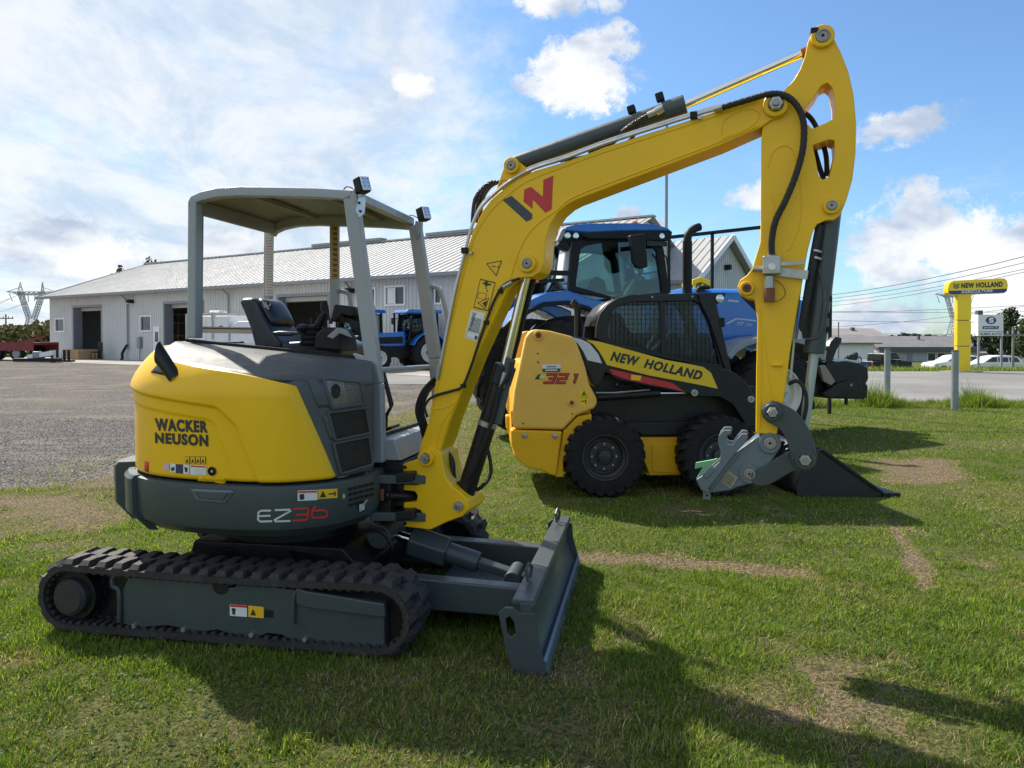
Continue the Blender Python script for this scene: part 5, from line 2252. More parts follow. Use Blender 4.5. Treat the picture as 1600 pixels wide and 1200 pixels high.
# raised tabs beside each grille
for q in ([(480, 592), (503, 592), (517, 635), (497, 636)], [(503, 648), (512, 647), (522, 686), (516, 686)]):
    poly3('panel_tab', q, ANTH2, ex, surf_bvh(GT, .008), .006)

# vents in the counterweight corner
for r_ in range(4):
    for c_ in range(5):
        x = 543.5 + c_ * 8.2 + r_ * .4
        y = 762.5 + r_ * 8.2 - c_ * 2.0
        if x < 579 and not (r_ > 2 and c_ > 2):
            print_poly('vent_slot', [(x, y), (x + 6.4, y - 1.5), (x + 6.4, y + 3.2), (x, y + 4.7)], BLACKM, cw, sW)
c = sW(572, 757)
q = [sW(566, 788), surf_bvh(WT, .03)(567, 780), surf_bvh(WT, .03)(560, 790), surf_bvh(WT, .03)(556, 798)]
MB().tube(q, .004, 6).build('latch_rod', ZINC, cw)
print_poly('tag', [(559, 788), (567, 785), (567, 795), (559, 799)], LABELW, cw, surf_bvh(WT, .012))
c = surf_bvh(WT, .005)(535, 775)
print_poly('round_sticker', [(536.5 + 2 * math.cos(a), 775 + 4 * math.sin(a)) for a in [k * .6283 for k in range(10)]], mat('lime_sticker', (.45, .6, .2), .5), cw, sW)

# exhaust stack at the tail of the hood
pa = HF.I @ sH(262, 573)
yE = pa.y - .03
pa, pb_ = HF.pt(262, 573, yE), HF.pt(245, 548, yE)
ax = (pb_ - pa).normalized()
mb = MB(HF)
sd_ = ax.cross(Vector((0, 1, 0))).normalized()
rr_ = []
for k_, (c_, r_, sl) in enumerate(((pa - ax * .08, .036, 0), (pa + ax * .01, .038, 0), (pb_ - ax * .012, .041, .045), (pb_ - ax * .010, .034, .045), (pa, .030, 0))):
    w_ = ax.cross(sd_)
    rr_.append([c_ + sd_ * (r_ * math.cos(a)) + w_ * (r_ * math.sin(a)) + ax * (sl * -math.cos(a - .3)) for a in [k * math.pi / 12 for k in range(24)]])
mb.grid(rr_, closed=True)
et = mb.build('exhaust_pipe', BLACK, ex)
u_ = Vector((0, 1, 0))
poly3('exhaust_recess', [(236, 582), (262, 552), (278, 555), (258, 587)], BLACKM, hood, surf_bvh(HT, .004), .002)
poly3('exhaust_recess_floor', [(263, 556), (275, 558), (268, 569), (258, 567)], STEELG, hood, surf_bvh(HT, .006), .001, sub=3)

# ---- operator platform
MB(HF).bx(-.35, .74, -.11, .80, .80, .872).build('floor_plate', BLACK, ex, bev=.01)
MB(HF).prism([(-.62, .87), (-.62, 1.46), (-.10, 1.44), (.0, 1.2), (.02, .87)], -.09, .82).build('seat_box', BLACKM, ex, bev=.03)
MB(HF).bar((-.66, -.125, 1.592), (.585, -.125, 1.482), .03, .022).build('gasket', BLACKM, ex)
MB(HF).prism([(-.68, .87), (-.68, 1.575), (-.30, 1.545), (-.30, .87)], -.13, .78).build('seat_bulkhead', BLACKM, ex, bev=.02)
rows = HF.poly([(550, 552), (563, 556), (574, 560), (592, 570), (592, 722), (583, 722), (583, 600), (566, 575)], -.16)
MB(HF).prism(rows, -.16, -.11).build('cab_side_panel', LGREY, ex, bev=.004)
# sloping sill between the front posts
a1, a2 = HF.pt(592, 728, -.12), HF.pt(592, 690, -.12)
q = [HF.pt(590, 726, -.13), HF.pt(660, 684, .25), HF.pt(660, 668, .25), HF.pt(590, 692, -.13)]
MB(HF).bx(.52, .72, -.10, .80, .872, .905).build('front_sill', LGREY, ex, bev=.006)
MB(HF).bx(.60, .78, -.12, .82, .60, .869).build('front_cross_frame', BLACK, ex, bev=.01)
MB(HF).prism([(.60, .875), (.60, 1.00), (.715, 1.0), (.76, .875)], -.11, .80).build('front_panel', LGREY, ex, bev=.008)
MB(HF).bx(.590, .610, -.11, .80, 1.001, 1.02).build('panel_gasket', BLACKM, ex)

# canopy posts: rectangular tubes
YN, YFp = -.13, .86


def post(name, pts, w, dp, m_=LGREY):
    mb = MB(HF)
    for a, b in zip(pts[:-1], pts[1:]):
        mb.bar(a, b, dp, w, up=(1, 0, 0))
    return mb.build(name, m_, ex, bev=.010, seg=3)


def h3(px, py, y):
    return HF.pt(px, py, y)


p1 = post('canopy_post', [h3(303.5, 528, YN), h3(305, 318, YN)], .060, .07)
MB(HF).bar(h3(310, 528, YN + .02), h3(312, 330, YN + .02), .06, .016, up=(1, 0, 0)).build('post_channel', GALV, p1)
post('canopy_post', [h3(591, 722, YN), h3(588, 600, YN), h3(549, 305, YN)], .085, .07)
post('canopy_post', [h3(419, 470, YFp), h3(420.5, 357, YFp)], .055, .06)
post('canopy_post', [h3(523, 498, YFp), h3(523, 348, YFp)], .055, .07)
post('canopy_post', [h3(692, 690, YFp), h3(680, 560, YFp), h3(649, 352, YFp)], .088, .07)
# post strips: printed instructions
print_poly('post_label', [(414.5, 364), (426.5, 363), (426.0, 462), (414.0, 462)], mat('paper_white', (.55, .53, .50), .6, var=.1, vscale=40), ex, surf_plane(HF, YFp - .035, .003))
for k in range(22):
    yy_ = 367 + k * 4.3
    print_poly('post_label_line', [(416, yy_), (425, yy_), (425, yy_ + 1.3), (416, yy_ + 1.3)], RED if k % 7 == 4 else TRIMG, ex, surf_plane(HF, YFp - .035, .005))
print_poly('post_label', [(518.5, 352), (528.5, 352), (528.5, 436), (518.5, 436)], mat('amber_strip', (.46, .28, .04), .6), ex, surf_plane(HF, YFp - .035, .003))
for k in range(10):
    yy_ = 354 + k * 8.2
    print_poly('post_label_sign', [(520, yy_), (527, yy_ + 1), (526.5, yy_ + 5.5), (520.5, yy_ + 5)], mat('brown_print', (.16, .08, .02), .6), ex, surf_plane(HF, YFp - .035, .005))
# canopy roof: curved side beams, plate between them
side_px = [(299, 318), (303, 311), (318, 304), (345, 298), (380, 296), (440, 297), (500, 298.5), (552, 302)]
beam = [h3(a, b, YN) for a, b in side_px]
mb = MB(HF)
rr_ = []
for p in beam:
    rr_.append([(p.x, YN - .035, p.z), (p.x, YN - .030, p.z + .012), (p.x, YN + .035, p.z + .012), (p.x, YN + .035, p.z - .044), (p.x, YN - .035, p.z - .044)])
mb.grid(rr_, closed=True)
mb.add(rr_[0], [(0, 1, 2, 3, 4)]).add(rr_[-1], [(0, 1, 2, 3, 4)])
mb.build('roof_side_beam', LGREY, ex, bev=.006)
mb = MB(HF)
rr_ = []
for p in beam:
    rr_.append([(p.x, YFp - .035, p.z), (p.x, YFp + .030, p.z + .012), (p.x, YFp + .035, p.z - .075), (p.x, YFp - .035, p.z - .075)])
mb.grid(rr_, closed=True)
mb.add(rr_[0], [(0, 1, 2, 3)]).add(rr_[-1], [(0, 1, 2, 3)])
mb.build('roof_side_beam', LGREY, ex, bev=.006)
xs_ = [p.x for p in beam]
# skin with a skylight in the front third
cut = len(beam) - 3
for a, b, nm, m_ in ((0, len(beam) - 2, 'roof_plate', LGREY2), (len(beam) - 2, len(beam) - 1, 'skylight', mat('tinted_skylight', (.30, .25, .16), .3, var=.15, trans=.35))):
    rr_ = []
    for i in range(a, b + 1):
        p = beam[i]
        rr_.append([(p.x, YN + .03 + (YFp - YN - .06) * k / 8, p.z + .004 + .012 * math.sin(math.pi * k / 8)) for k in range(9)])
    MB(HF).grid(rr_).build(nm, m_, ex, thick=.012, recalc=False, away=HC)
for i, hh in ((1, .09), (4, .035), (6, .035)):
    p = beam[i]
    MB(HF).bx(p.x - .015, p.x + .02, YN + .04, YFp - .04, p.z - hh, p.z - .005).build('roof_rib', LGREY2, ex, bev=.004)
p = beam[-1]
MB(HF).bar((p.x + .0, YN - .03, p.z - .012), (p.x, YFp + .03, p.z - .012), .05, .06).build('roof_front_beam', LGREY, ex, bev=.015, seg=3)
# handles and bars
q1, q2 = h3(595, 578, YN), h3(668, 573, YFp)
MB(HF).tube([q1, q2], .016, 10).build('guard_bar', LGREY, ex)
MB(HF).tube(catmull([h3(530, 455, YFp + .02), h3(541, 457, YFp + .02), h3(547, 467, YFp + .02), h3(549, 500, YFp + .02)], 6), .016, 8).build('grab_handle', LGREY, ex)
MB(HF).tube(catmull([h3(668, 447, YFp + .02), h3(681, 449, YFp + .02), h3(690, 462, YFp + .02), h3(700, 505, YFp + .02), h3(704, 560, YFp)], 6), .016, 8).build('grab_handle', LGREY, ex)
MB(HF).bar(h3(312, 515, YFp), h3(420, 517, YFp), .03, .05).build('rear_rail', TRIMG, ex)
MB(HF).bar(h3(313, 512.5, YFp), h3(420, 514.5, YFp), .035, .008).build('rail_gasket', BLACKM, ex)

# work lamps on the roof corners
for lx, ly, yy_, sc_ in ((565, 290, YN, 1.0), (661, 335, YFp, 1.0)):
    c = h3(lx, ly, yy_)
    k = .078 if yy_ < 0 else .082
    M_ = HF.M @ Matrix.Translation(c) @ Matrix.Rotation(R(-14), 4, 'Y') @ Matrix.Rotation(R(-28), 4, 'Z')
    l = MB(M_).bx(-.03, .035, -k / 2, k / 2, -k * .62, k * .62).build('work_lamp', BLACKM, ex, bev=.012, seg=3)
    MB(M_).bx(.036, .044, -k * .42, k * .42, -k * .54, k * .54).build('lamp_lens', LAMP, l, bev=.004)
    for j in (-1, 0, 1):
        for i_ in (-1, 1):
            MB(M_).lathe([(.010, .0445), (0, .047)], c=(0, i_ * .017, j * .022), axis='X', n=10).build('led', CHROME, l)
    MB(HF).bar(c + Vector((-.01, 0, -.05)), c + Vector((-.015, 0, -.15)), .03, .012).build('lamp_bracket', ZINC, l)
    MB(HF).tube(catmull([c + Vector((-.03, 0, -.03)), c + Vector((-.10, .01, -.0)), c + Vector((-.125, .01, -.05)), c + Vector((-.05, .01, -.085)), c + Vector((-.01, 0, -.1))], 5), .004, 5).build('lamp_cable', HOSE, l)
mp = HF.poly([(560, 310), (571, 308), (569, 334), (562, 340), (556, 330)], YN - .045)
MB(HF).prism(mp, YN - .049, YN - .037).build('lamp_mount_plate', mat('pale_zinc', (.42, .55, .66), .35, metal=.5), ex)
mp = HF.poly([(656, 348), (664, 350), (664, 368), (658, 376), (654, 362)], YFp + .05)
MB(HF).prism(mp, YFp - .045, YFp - .037).build('lamp_mount_plate', GALV, ex)
for a, b in ((561, 317), (563, 330)):
    c = HF.pt(a, b, YN - .05)
    MB(HF).cyl((c.x, YN - .056, c.z), (c.x, YN - .049, c.z), .008, n=6).build('bolt', BLACKM, ex)

# seat
SYc = .36
back = HF.poly([(371, 469), (377, 465), (393, 464), (400, 470), (410, 492), (424, 516), (440, 536), (440, 548), (398, 548), (390, 514), (379, 486)], .17)
mb = MB(HF)
secs = [(-.19, .93), (-.155, 1.0), (.135, 1.0), (.17, .93)]
cx0 = sum(p[0] for p in back) / len(back)
cz0 = sum(p[1] for p in back) / len(back)
rr_ = []
for yy_, sc_ in secs:
    rr_.append([(cx0 + (p[0] - cx0) * sc_, SYc + yy_, cz0 + (p[1] - cz0) * sc_) for p in back])
mb.grid(rr_, closed=True)
mb.add(rr_[0], [tuple(range(len(back)))]).add(rr_[-1], [tuple(range(len(back)))])
seat = mb.build('seat_back', VINYL, ex, bev=.02, seg=3, angle=60)
# cushion of the back rest with the emblem
f0 = [h3(392, 462, SYc - .1), h3(446, 505, SYc - .1)]
ca, cb = h3(398, 466, .17), h3(421, 508, .17)
dd = (cb - ca)
nn_ = Vector((dd.z, 0, -dd.x)).normalized()
if nn_.x < 0:
    nn_ = -nn_
rr_ = []
for i in range(9):
    t_ = i / 8
    row = []
    for k in range(9):
        s_ = -1 + 2 * k / 8
        wv = .16 * (1 - .12 * abs(2 * t_ - 1) ** 4)
        bul = .035 * (1 - (2 * t_ - 1) ** 4) * (1 - s_ ** 4)
        p = ca + dd * t_ + nn_ * (bul + .004)
        row.append((p.x, SYc + s_ * wv, p.z))
    rr_.append(row)
SMB = MB(HF).grid(rr_)
cush = SMB.build('back_cushion', VINYL, seat, thick=.01, recalc=False, away=HF.M @ Vector((-.6, .36, 1.6)))
sS = surf_bvh(SMB.bvh(), .003)
for q in ([(409, 471), (412, 471.5), (415.5, 481), (413, 481)], [(413, 472), (415, 472), (419, 480), (421, 474), (423, 475), (420, 484), (417, 483)]):
    try:
        print_poly('emblem', q, mat('cream_print', (.55, .52, .42), .5), seat, sS)
    except Exception:
        pass
MB(HF).prism([(-.16, 1.50), (-.16, 1.58), (.18, 1.60), (.26, 1.56), (.26, 1.48)], SYc - .23, SYc + .23).build('seat_cushion', VINYL, ex, bev=.03, seg=3)
c = h3(440, 521, .1)
a1 = MB(HF).prism(HF.poly([(426, 519), (440, 517), (458, 518), (465, 521), (458, 525), (438, 525)], .08), .05, .13).build('armrest', VINYL, ex, bev=.014, seg=3)
MB(HF).cyl(h3(473, 527, .1), h3(473, 516, .1), .014, n=10).build('lever', BLACKM, ex)
MB(HF).lathe([(0, .03), (.035, .02), (.045, 0), (.035, -.02), (0, -.03)], c=h3(473, 513, .1), axis='Z', n=16).build('lever_knob', BLACKM, ex)
# joystick and boots
cj = h3(490, 535, .15)
mb = MB(HF)
pr = []
for k in range(9):
    pr.append((.085 - .035 * k / 8 + (.012 if k % 2 else 0), .016 * k))
mb.lathe(pr + [(0, .135)], c=(cj.x, cj.y, cj.z - .02), axis='Z', n=20)
js = mb.build('joystick_boot', BLACKM, ex)
MB(HF).tube([h3(490, 520, .15), h3(499, 505, .15), h3(508, 488, .15)], [.026, .028, .018], 12).build('joystick', BLACKM, js, bev=.004)
MB(HF).tube([h3(512, 500, .62), h3(507, 480, .62), h3(506, 472, .62)], [.018, .030, .024], 12).build('joystick', BLACKM, ex)
MB(HF).tube([h3(492, 520, .70), h3(492, 497, .70)], [.03, .036], 10).build('lever_cluster', BLACKM, ex)
MB(HF).tube([h3(500, 520, .72), h3(496, 492, .72), h3(493, 489, .72)], [.012, .012, .010], 8).build('lever_cluster', BLACKM, ex)
# right console and monitor
MB(HF).prism(HF.poly([(510, 546), (512, 522), (527, 511), (543, 515), (550, 530), (552, 549)], .18), .0, .26).build('console', BLACKM, ex, bev=.02, seg=3)
MB(HF).prism(HF.poly([(510, 526), (526, 512), (541, 515), (549, 528), (530, 521), (520, 530)], -.012), -.012, .012).build('console_trim', TRIMG, ex, bev=.006)
MB(HF).prism(HF.poly([(522, 502), (528, 476), (559, 480), (562, 488), (556, 496), (540, 492), (530, 504)], .12), .06, .30).build('monitor_hood', BLACKM, ex, bev=.012)
MB(HF).prism(HF.poly([(537, 492), (566, 502), (566, 526), (560, 522), (545, 503)], .14), .10, .26).build('monitor_arm', BLACKM, ex, bev=.012)
MB(HF).tube([h3(590, 552, .25), h3(600, 590, .25), h3(611, 636, .25), h3(601, 652, .25), h3(600, 670, .25)], .011, 8).build('travel_lever', BLACK, ex)
MB(HF).tube([h3(598, 575, .33), h3(613, 632, .33), h3(604, 650, .33), h3(603, 668, .33)], .011, 8).build('travel_lever', BLACK, ex)
MB(HF).bar(h3(592, 676, .28), h3(618, 666, .28), .16, .02).build('foot_pedal', BLACK, ex, bev=.004)

# ---- swing post on the house, gripped by the yellow bracket
MB(HF).prism(HF.poly([(583, 742), (645, 738), (645, 752), (610, 756), (610, 800), (645, 797), (648, 812), (583, 818)], -.20), -.20, .12).build('swing_post', BLACK, ex, bev=.008)
for a, b in ((748, 12), (806, 12)):
    p0, p1 = HF.pt(585, a + 1, -.24), BF.M @ BF.pt(662, a - 1, -.08)
    p1 = HF.I @ p1
    m_ = (p0 + p1) / 2
    MB(HF).bar(p0 + Vector((-.06, .08, 0)), p1 + Vector((0, .04, 0)), .20, .052).build('swing_ear', ANTH, ex, bev=.007, seg=2)
p0 = HF.pt(606, 776, -.12)
MB(HF).cyl(HF.pt(600, 774, -.20), HF.I @ (BF.M @ BF.pt(652, 776, -.05)), .030, n=20).build('swing_cylinder', BLACK, ex)
MB(HF).cyl(HF.pt(600, 774, -.20), HF.I @ (BF.M @ BF.pt(626, 775, -.05)), .042, n=20).build('swing_cylinder', BLACK, ex)
MB(HF).prism(HF.poly([(594, 764), (600, 764), (600, 782), (594, 782)], -.215), -.216, -.212).build('rust_plate', RUST, ex)

yb0 = -.13
br = BF.poly([(629, 725), (640, 721), (652, 718), (657, 704), (668, 698), (681, 700), (690, 710), (693, 733), (697, 746), (706, 760), (719, 769), (731, 782), (733, 796), (722, 807), (700, 815), (673, 828),
              (631, 823), (630, 811), (640, 810), (657, 811), (660, 803), (656, 797), (630, 794), (630, 785), (650, 784), (652, 775), (648, 768), (630, 766), (631, 757), (652, 758), (659, 752), (655, 743), (630, 742)], yb0)
brk = MB(BF).prism(br, yb0, .13).build('swing_bracket', YEL, ex, bev=.008, seg=3)
for a, b in ((633, 730), (633, 818)):
    c = BF.pt(a, b, yb0)
    MB(BF).cyl((c.x, yb0 - .003, c.z), (c.x, yb0 + .01, c.z), .011, n=12).build('bolt_hole', BLACKM, brk)


def boss(fr, px, py, y0, r1, name, parent, m1=YEL, m2=PINM, kind='round', out=.035):
    c = fr.pt(px, py, y0)
    rr = r1
    b_ = MB(fr).lathe([(rr, y0 + .01), (rr, y0 - out * .6), (rr * .93, y0 - out * .75), (rr * .62, y0 - out * .75), (rr * .60, y0 - out * .2)], c=(c.x, 0, c.z), n=28, caps=False).build(name, m1, parent)
    top_ = parent if parent.parent is not None else b_
    if kind == 'nut':
        MB(fr).lathe([(rr * .62, y0 - out * .7), (rr * .62, y0 - out * 1.1), (rr * .52, y0 - out * 1.5), (0, y0 - out * 1.5)], c=(c.x, 0, c.z), n=6).build('castle_nut', ZINC, top_, flat=True)
        MB(fr).lathe([(rr * .3, y0 - out * 1.5), (rr * .28, y0 - out * 2.0), (0, y0 - out * 2.0)], c=(c.x, 0, c.z), n=14).build('pin_end', m2, top_)
    else:
        MB(fr).lathe([(rr * .60, y0 - out * .72), (rr * .58, y0 - out * .95), (rr * .42, y0 - out * 1.0), (rr * .40, y0 - out * .85), (0, y0 - out * .85)], c=(c.x, 0, c.z), n=22).build('pin_end', m2, top_)
        MB(fr).lathe([(rr * .14, y0 - out * .8), (rr * .12, y0 - out * .98), (0, y0 - out * .98)], c=(c.x, 0, c.z), n=10).build('recess_dot', BLACKM, top_)  # dark dot standing in for the shade in the pin's end recess
    return b_


# ---- boom
yB = -.10
bo_px = [(655, 712), (656, 696), (664, 675), (671, 653), (685, 569), (697, 516), (710, 464), (729, 391), (741, 356), (755, 328), (766, 313), (780, 300), (808, 280), (836, 266), (885, 252), (947, 229), (1079, 187), (1135, 168),
         (1191, 151), (1208, 146), (1222, 149), (1232, 159), (1232, 172), (1222, 183), (1205, 188), (1189, 199), (1126, 227), (899, 313), (886, 320), (872, 332), (860, 350), (853, 372), (851, 395), (850, 410), (844, 425), (832, 433),
         (815, 434), (803, 440), (794, 450), (778, 485), (745, 555), (724, 608), (706, 653), (694, 690), (684, 714), (672, 728), (660, 726)]
boom = MB(BF).prism(BF.poly(bo_px, yB), yB, .10).build('boom', YEL, ex, bev=.007, seg=3)
# raised edge flanges along the boom (weld seams)
sB = surf_plane(BF, yB, 0.0)


def seam(pts, r_=.0035, parent=None, m_=YEL, n=6, y0=yB):
    P_ = [BF.M @ BF.pt(a, b, y0 - .001) for a, b in pts]
    MB().tube(catmull(P_, n), r_, 5).build('weld_seam', m_, parent)


seam([(692, 690), (704, 652), (722, 607), (743, 553), (775, 483), (795, 440), (808, 400), (822, 370), (842, 348), (868, 330), (900, 306), (1000, 268), (1126, 221), (1186, 196)], .004, boom)
seam([(676, 650), (690, 570), (716, 462), (735, 391), (748, 358), (771, 325), (810, 292), (838, 277), (888, 258), (950, 236), (1080, 194), (1130, 178)], .003, boom)
seam([(1127, 210), (1131, 190), (1158, 172), (1180, 172), (1186, 182), (1170, 200), (1127, 218)], .003, boom)
seam([(676, 640), (699, 636), (712, 630), (690, 664), (682, 700)], .003, boom)
boss(BF, 667, 715, yB - .03, .050, 'pin_boss', boom, kind='nut')
boss(BF, 1212, 165, yB, .062, 'pin_boss', boom, kind='nut')
boss(BF, 825, 412, yB, .050, 'pin_boss', boom)
boss(BF, 717, 790, yb0, .028, 'pin_boss', brk, m1=ZINC)
# lug for the stick cylinder on the boom's back
lug = BF.poly([(768, 312), (778, 288), (789, 256), (797, 249), (806, 249), (815, 256), (830, 268), (808, 281), (785, 297)], yB + .02)
lugh = BF.poly([(781, 287), (785, 281), (792, 282), (791, 289), (785, 293)], yB + .02)
MB(BF).prism(lug, yB + .02, -.03, [lugh]).build('cylinder_lug', YEL, boom, bev=.004)
MB(BF).prism(lug, .03, -yB - .02, [lugh]).build('cylinder_lug', YEL, boom, bev=.004)
boss(BF, 800.5, 259.5, yB + .02, .046, 'pin_boss', boom)

# stick cylinder
def b3(px, py, y=0.0):
    return BF.pt(px, py, y)


ca, cb = b3(806, 256), b3(1068, 165)
dv = (cb - ca).normalized()
MB(BF).cyl(ca, cb, .049, n=28).build('stick_cylinder', ANTH, ex, bev=.004)
MB(BF).cyl(cb - dv * .11, cb + dv * .012, .056, n=28).build('cylinder_head', ANTH, ex, bev=.006)
MB(BF).cyl(cb, b3(1262, 80), .022, n=20).build('cylinder_rod', CHROME, ex)
MB(BF).cyl(b3(1252, 84), b3(1264, 79), .026, n=16).build('rod_eye_collar', RUST, ex)
for px, py in ((987, 172), (1031, 152)):
    c = b3(px, py)
    MB(BF).bar(c - dv * .022, c + dv * .022, .05, .045).build('pad', BLACKM, ex, bev=.006)
# steel pipe and hose on the cylinder
P_ = [b3(862, 262, -.05), b3(930, 238, -.055), b3(985, 214, -.055), b3(1012, 190, -.05)]
MB(BF).tube(catmull([b3(920, 240, -.052), b3(958, 223, -.058), b3(975, 203, -.062), b3(1000, 186, -.06), b3(1016, 178, -.06)], 6), .011, 8).build('cylinder_hose', HOSE, ex)
MB(BF).cyl(b3(1012, 180, -.062), b3(1030, 172, -.062), .016, n=10).build('hose_fitting', ZINC, ex)
MB(BF).cyl(b3(1025, 175, -.06), b3(1036, 169, -.06), .021, n=8).build('hose_fitting', ZINC, ex)
MB(BF).tube(catmull([b3(875, 252, -.07), b3(950, 236, -.075), b3(985, 218, -.07), b3(1000, 196, -.06)], 5), .008, 6).build('cylinder_hose', HOSE, ex)

# pipe along the boom and the hose over the hinge
pp = [(688, 572), (696, 530), (711, 455), (727, 392), (738, 352), (752, 324), (778, 298), (808, 276), (838, 262), (885, 247), (947, 224), (1040, 194), (1085, 180), (1128, 168)]
MB(BF).tube(catmull([b3(a, b, yB - .006) for a, b in pp], 6), .0095, 10).build('boom_pipe', PIPE, ex)
MB(BF).tube(catmull([b3(a + 1, b - 4, yB + .03) for a, b in pp[4:]], 6), .0095, 10).build('boom_pipe', PIPE, ex)
for a, b in ((729, 392), (1087, 181)):
    c = b3(a, b, yB - .01)
    MB(BF).bx(c.x - .028, c.x + .008, yB - .03, yB + .02, c.z - .015, c.z + .02).build('pipe_clamp', BLACKM, ex, bev=.004)
    c = b3(a + 7, b + 3, yB - .01)
    MB(BF).cyl((c.x, yB - .02, c.z), (c.x, yB, c.z), .010, n=8).build('clamp_bolt', ZINC, ex)
hp = [(1128, 168), (1165, 157), (1202, 147), (1228, 150), (1247, 168), (1256, 195), (1254, 235), (1243, 275), (1228, 312), (1212, 345), (1206, 375), (1206, 398)]
HP = catmull([b3(a, b, yB - .035) for a, b in hp], 8)
rad = [.0155 + .0015 * (i % 2) for i in range(len(HP))]
MB(BF).tube(HP, rad, 10).build('spiral_hose', HOSE, ex)
MB(BF).cyl(b3(1116, 172, yB - .02), b3(1136, 166, yB - .03), .015, n=8).build('hose_fitting', ZINC, ex)
MB(BF).tube(catmull([b3(1243, 172, .0), b3(1262, 180, .05), b3(1276, 200, .05), b3(1290, 240, .05), b3(1292, 275, .05)], 6), .013, 8).build('hose', HOSE, ex)
MB(BF).tube(catmull([b3(1250, 180, .02), b3(1268, 220, .06), b3(1280, 260, .06), b3(1287, 280, .06)], 6), .013, 8).build('hose', HOSE, ex)
# hoses behind the boom root of the stick cylinder and at the foot
for o_ in (0, 6, 12):
    MB(BF).tube(catmull([b3(738 + o_, 348, .05 + o_ * .004), b3(742 + o_, 312, .05), b3(756 + o_ * .8, 292, .05), b3(770 + o_ * .8, 284, .04)], 5), .012, 8).build('hose', HOSE, ex)
for o_, k in ((0, 1.0), (5, .8), (-4, 1.15)):
    MB(BF).tube(catmull([b3(684 + o_, 590, yB + .02 + o_ * .004), b3(664 + o_, 612, yB + .02), b3(655 + o_, 640, yB + .03), b3(662 + o_, 668, yB + .05), b3(668 + o_, 690, .0)], 6), .011, 8).build('hose', HOSE, ex)
MB(BF).cyl(b3(683, 592, yB - .006), b3(687, 570, yB - .006), .015, n=8).build('hose_fitting', ZINC, ex)
MB(BF).tube(catmull([b3(a, b, yB - .014) for a, b in ((668, 652), (664, 635), (676, 620), (705, 611), (722, 604), (735, 575), (755, 515), (772, 470), (788, 445), (812, 435))], 6), .008, 8).build('feed_hose', HOSE, ex)
for a, b in ((724, 603), (760, 504), (782, 455)):
    c = b3(a, b, yB - .014)
    MB(BF).bx(c.x - .014, c.x + .014, yB - .026, yB, c.z - .012, c.z + .012).build('pipe_clamp', BLACKM, ex, bev=.003)
MB(BF).cyl(b3(786, 449, yB - .014), b3(800, 441, yB - .014), .012, n=8).build('hose_fitting', ZINC, ex)

# lift cylinder in front of the boom
la, lb, lc = b3(722, 788, -.02), b3(788, 578, -.02), b3(825, 418, -.02)
MB(BF).cyl(la, lb, .054, n=28).build('lift_cylinder', BLACK, ex, bev=.004)
dv = (lb - la).normalized()
MB(BF).cyl(lb - dv * .09, lb + dv * .03, .064, n=28).build('cylinder_head', BLACK, ex, bev=.008)
MB(BF).cyl(lb, lc, .028, n=20).build('cylinder_rod', CHROME, ex)
MB(BF).cyl((la.x, -.09, la.z), (la.x, .09, la.z), .06, n=24).build('cylinder_eye', BLACK, ex, bev=.008)
MB(BF).cyl((lc.x, -.05, lc.z), (lc.x, .05, lc.z), .055, n=24).build('rod_eye', ANTH, ex, bev=.008)
c1, c2 = la + dv * .50, la + dv * .53
MB(BF).cyl(c1, c2, .0575, n=24).build('cylinder_band', ZINC, ex)
MB(BF).tube(catmull([b3(800, 566, -.09), b3(792, 590, -.10), b3(780, 612, -.1), b3(768, 660, -.09), b3(750, 705, -.08), b3(733, 745, -.07), b3(714, 756, -.04)], 6), .012, 8).build('hose', HOSE, ex)
MB(BF).tube(catmull([b3(756, 680, .03), b3(766, 720, .03), b3(765, 745, .02), b3(745, 765, .0), b3(728, 752, .0)], 6), .012, 8).build('hose', HOSE, ex)
MB(BF).tube(catmull([b3(693, 700, .0), b3(706, 720, -.02), b3(708, 745, -.02), b3(716, 760, 0)], 6), .018, 8).build('hose', HOSE, ex)
MB(BF).cyl(b3(790, 582, -.085), b3(784, 605, -.085), .018, n=8).build('hose_fitting', ZINC, ex)
# guard beside the cylinder
MB(BF).bar(b3(798, 560, -.07), b3(776, 662, -.07), .02, .06).build('cylinder_shield', ANTH, ex, bev=.004)
MB(BF).bar(b3(838, 418, .06), b3(800, 560, .05), .03, .035).build('cylinder_stay', BLACK, ex, bev=.004)

# ---- prints on the boom
s1 = surf_plane(BF, yB, .0015)
s2 = surf_plane(BF, yB, .003)
s3_ = surf_plane(BF, yB, .0045)


def z5(*pts):
    return [(640 + a / 2.856, 240 + b / 2.856) for a, b in pts]


print_poly('emblem_bar', z5((415, 207), (455, 188), (548, 270), (546, 292), (521, 304)), mat('emblem_grey', (.045, .055, .065), .5), boom, s1)
mb = MB()
q = z5((512, 160), (541, 148), (595, 192), (597, 117), (641, 98), (634, 248), (606, 264), (550, 205), (548, 247), (508, 214))
mb.v = [s1(*p) for p in q]
mb.f = [(0, 1, 7, 8, 9), (1, 2, 6, 7), (2, 3, 4, 5, 6)]
mb.build('emblem_bolt', mat('emblem_red', (.52, .03, .03), .5), boom, flat=True, recalc=False)


def frame_print(pts, w, parent, m_, s_, nm='sign_border'):
    mb = MB()
    P_ = [Vector(p) for p in pts]
    c = sum(P_, Vector((0, 0))) / len(P_)
    out = [s_(*p) for p in P_]
    inn = [s_(*(p + (c - p) * w)) for p in P_]
    k = len(P_)
    mb.v = out + inn
    mb.f = [(i, (i + 1) % k, (i + 1) % k + k, i + k) for i in range(k)]
    mb.build(nm, m_, parent, flat=True, recalc=False)


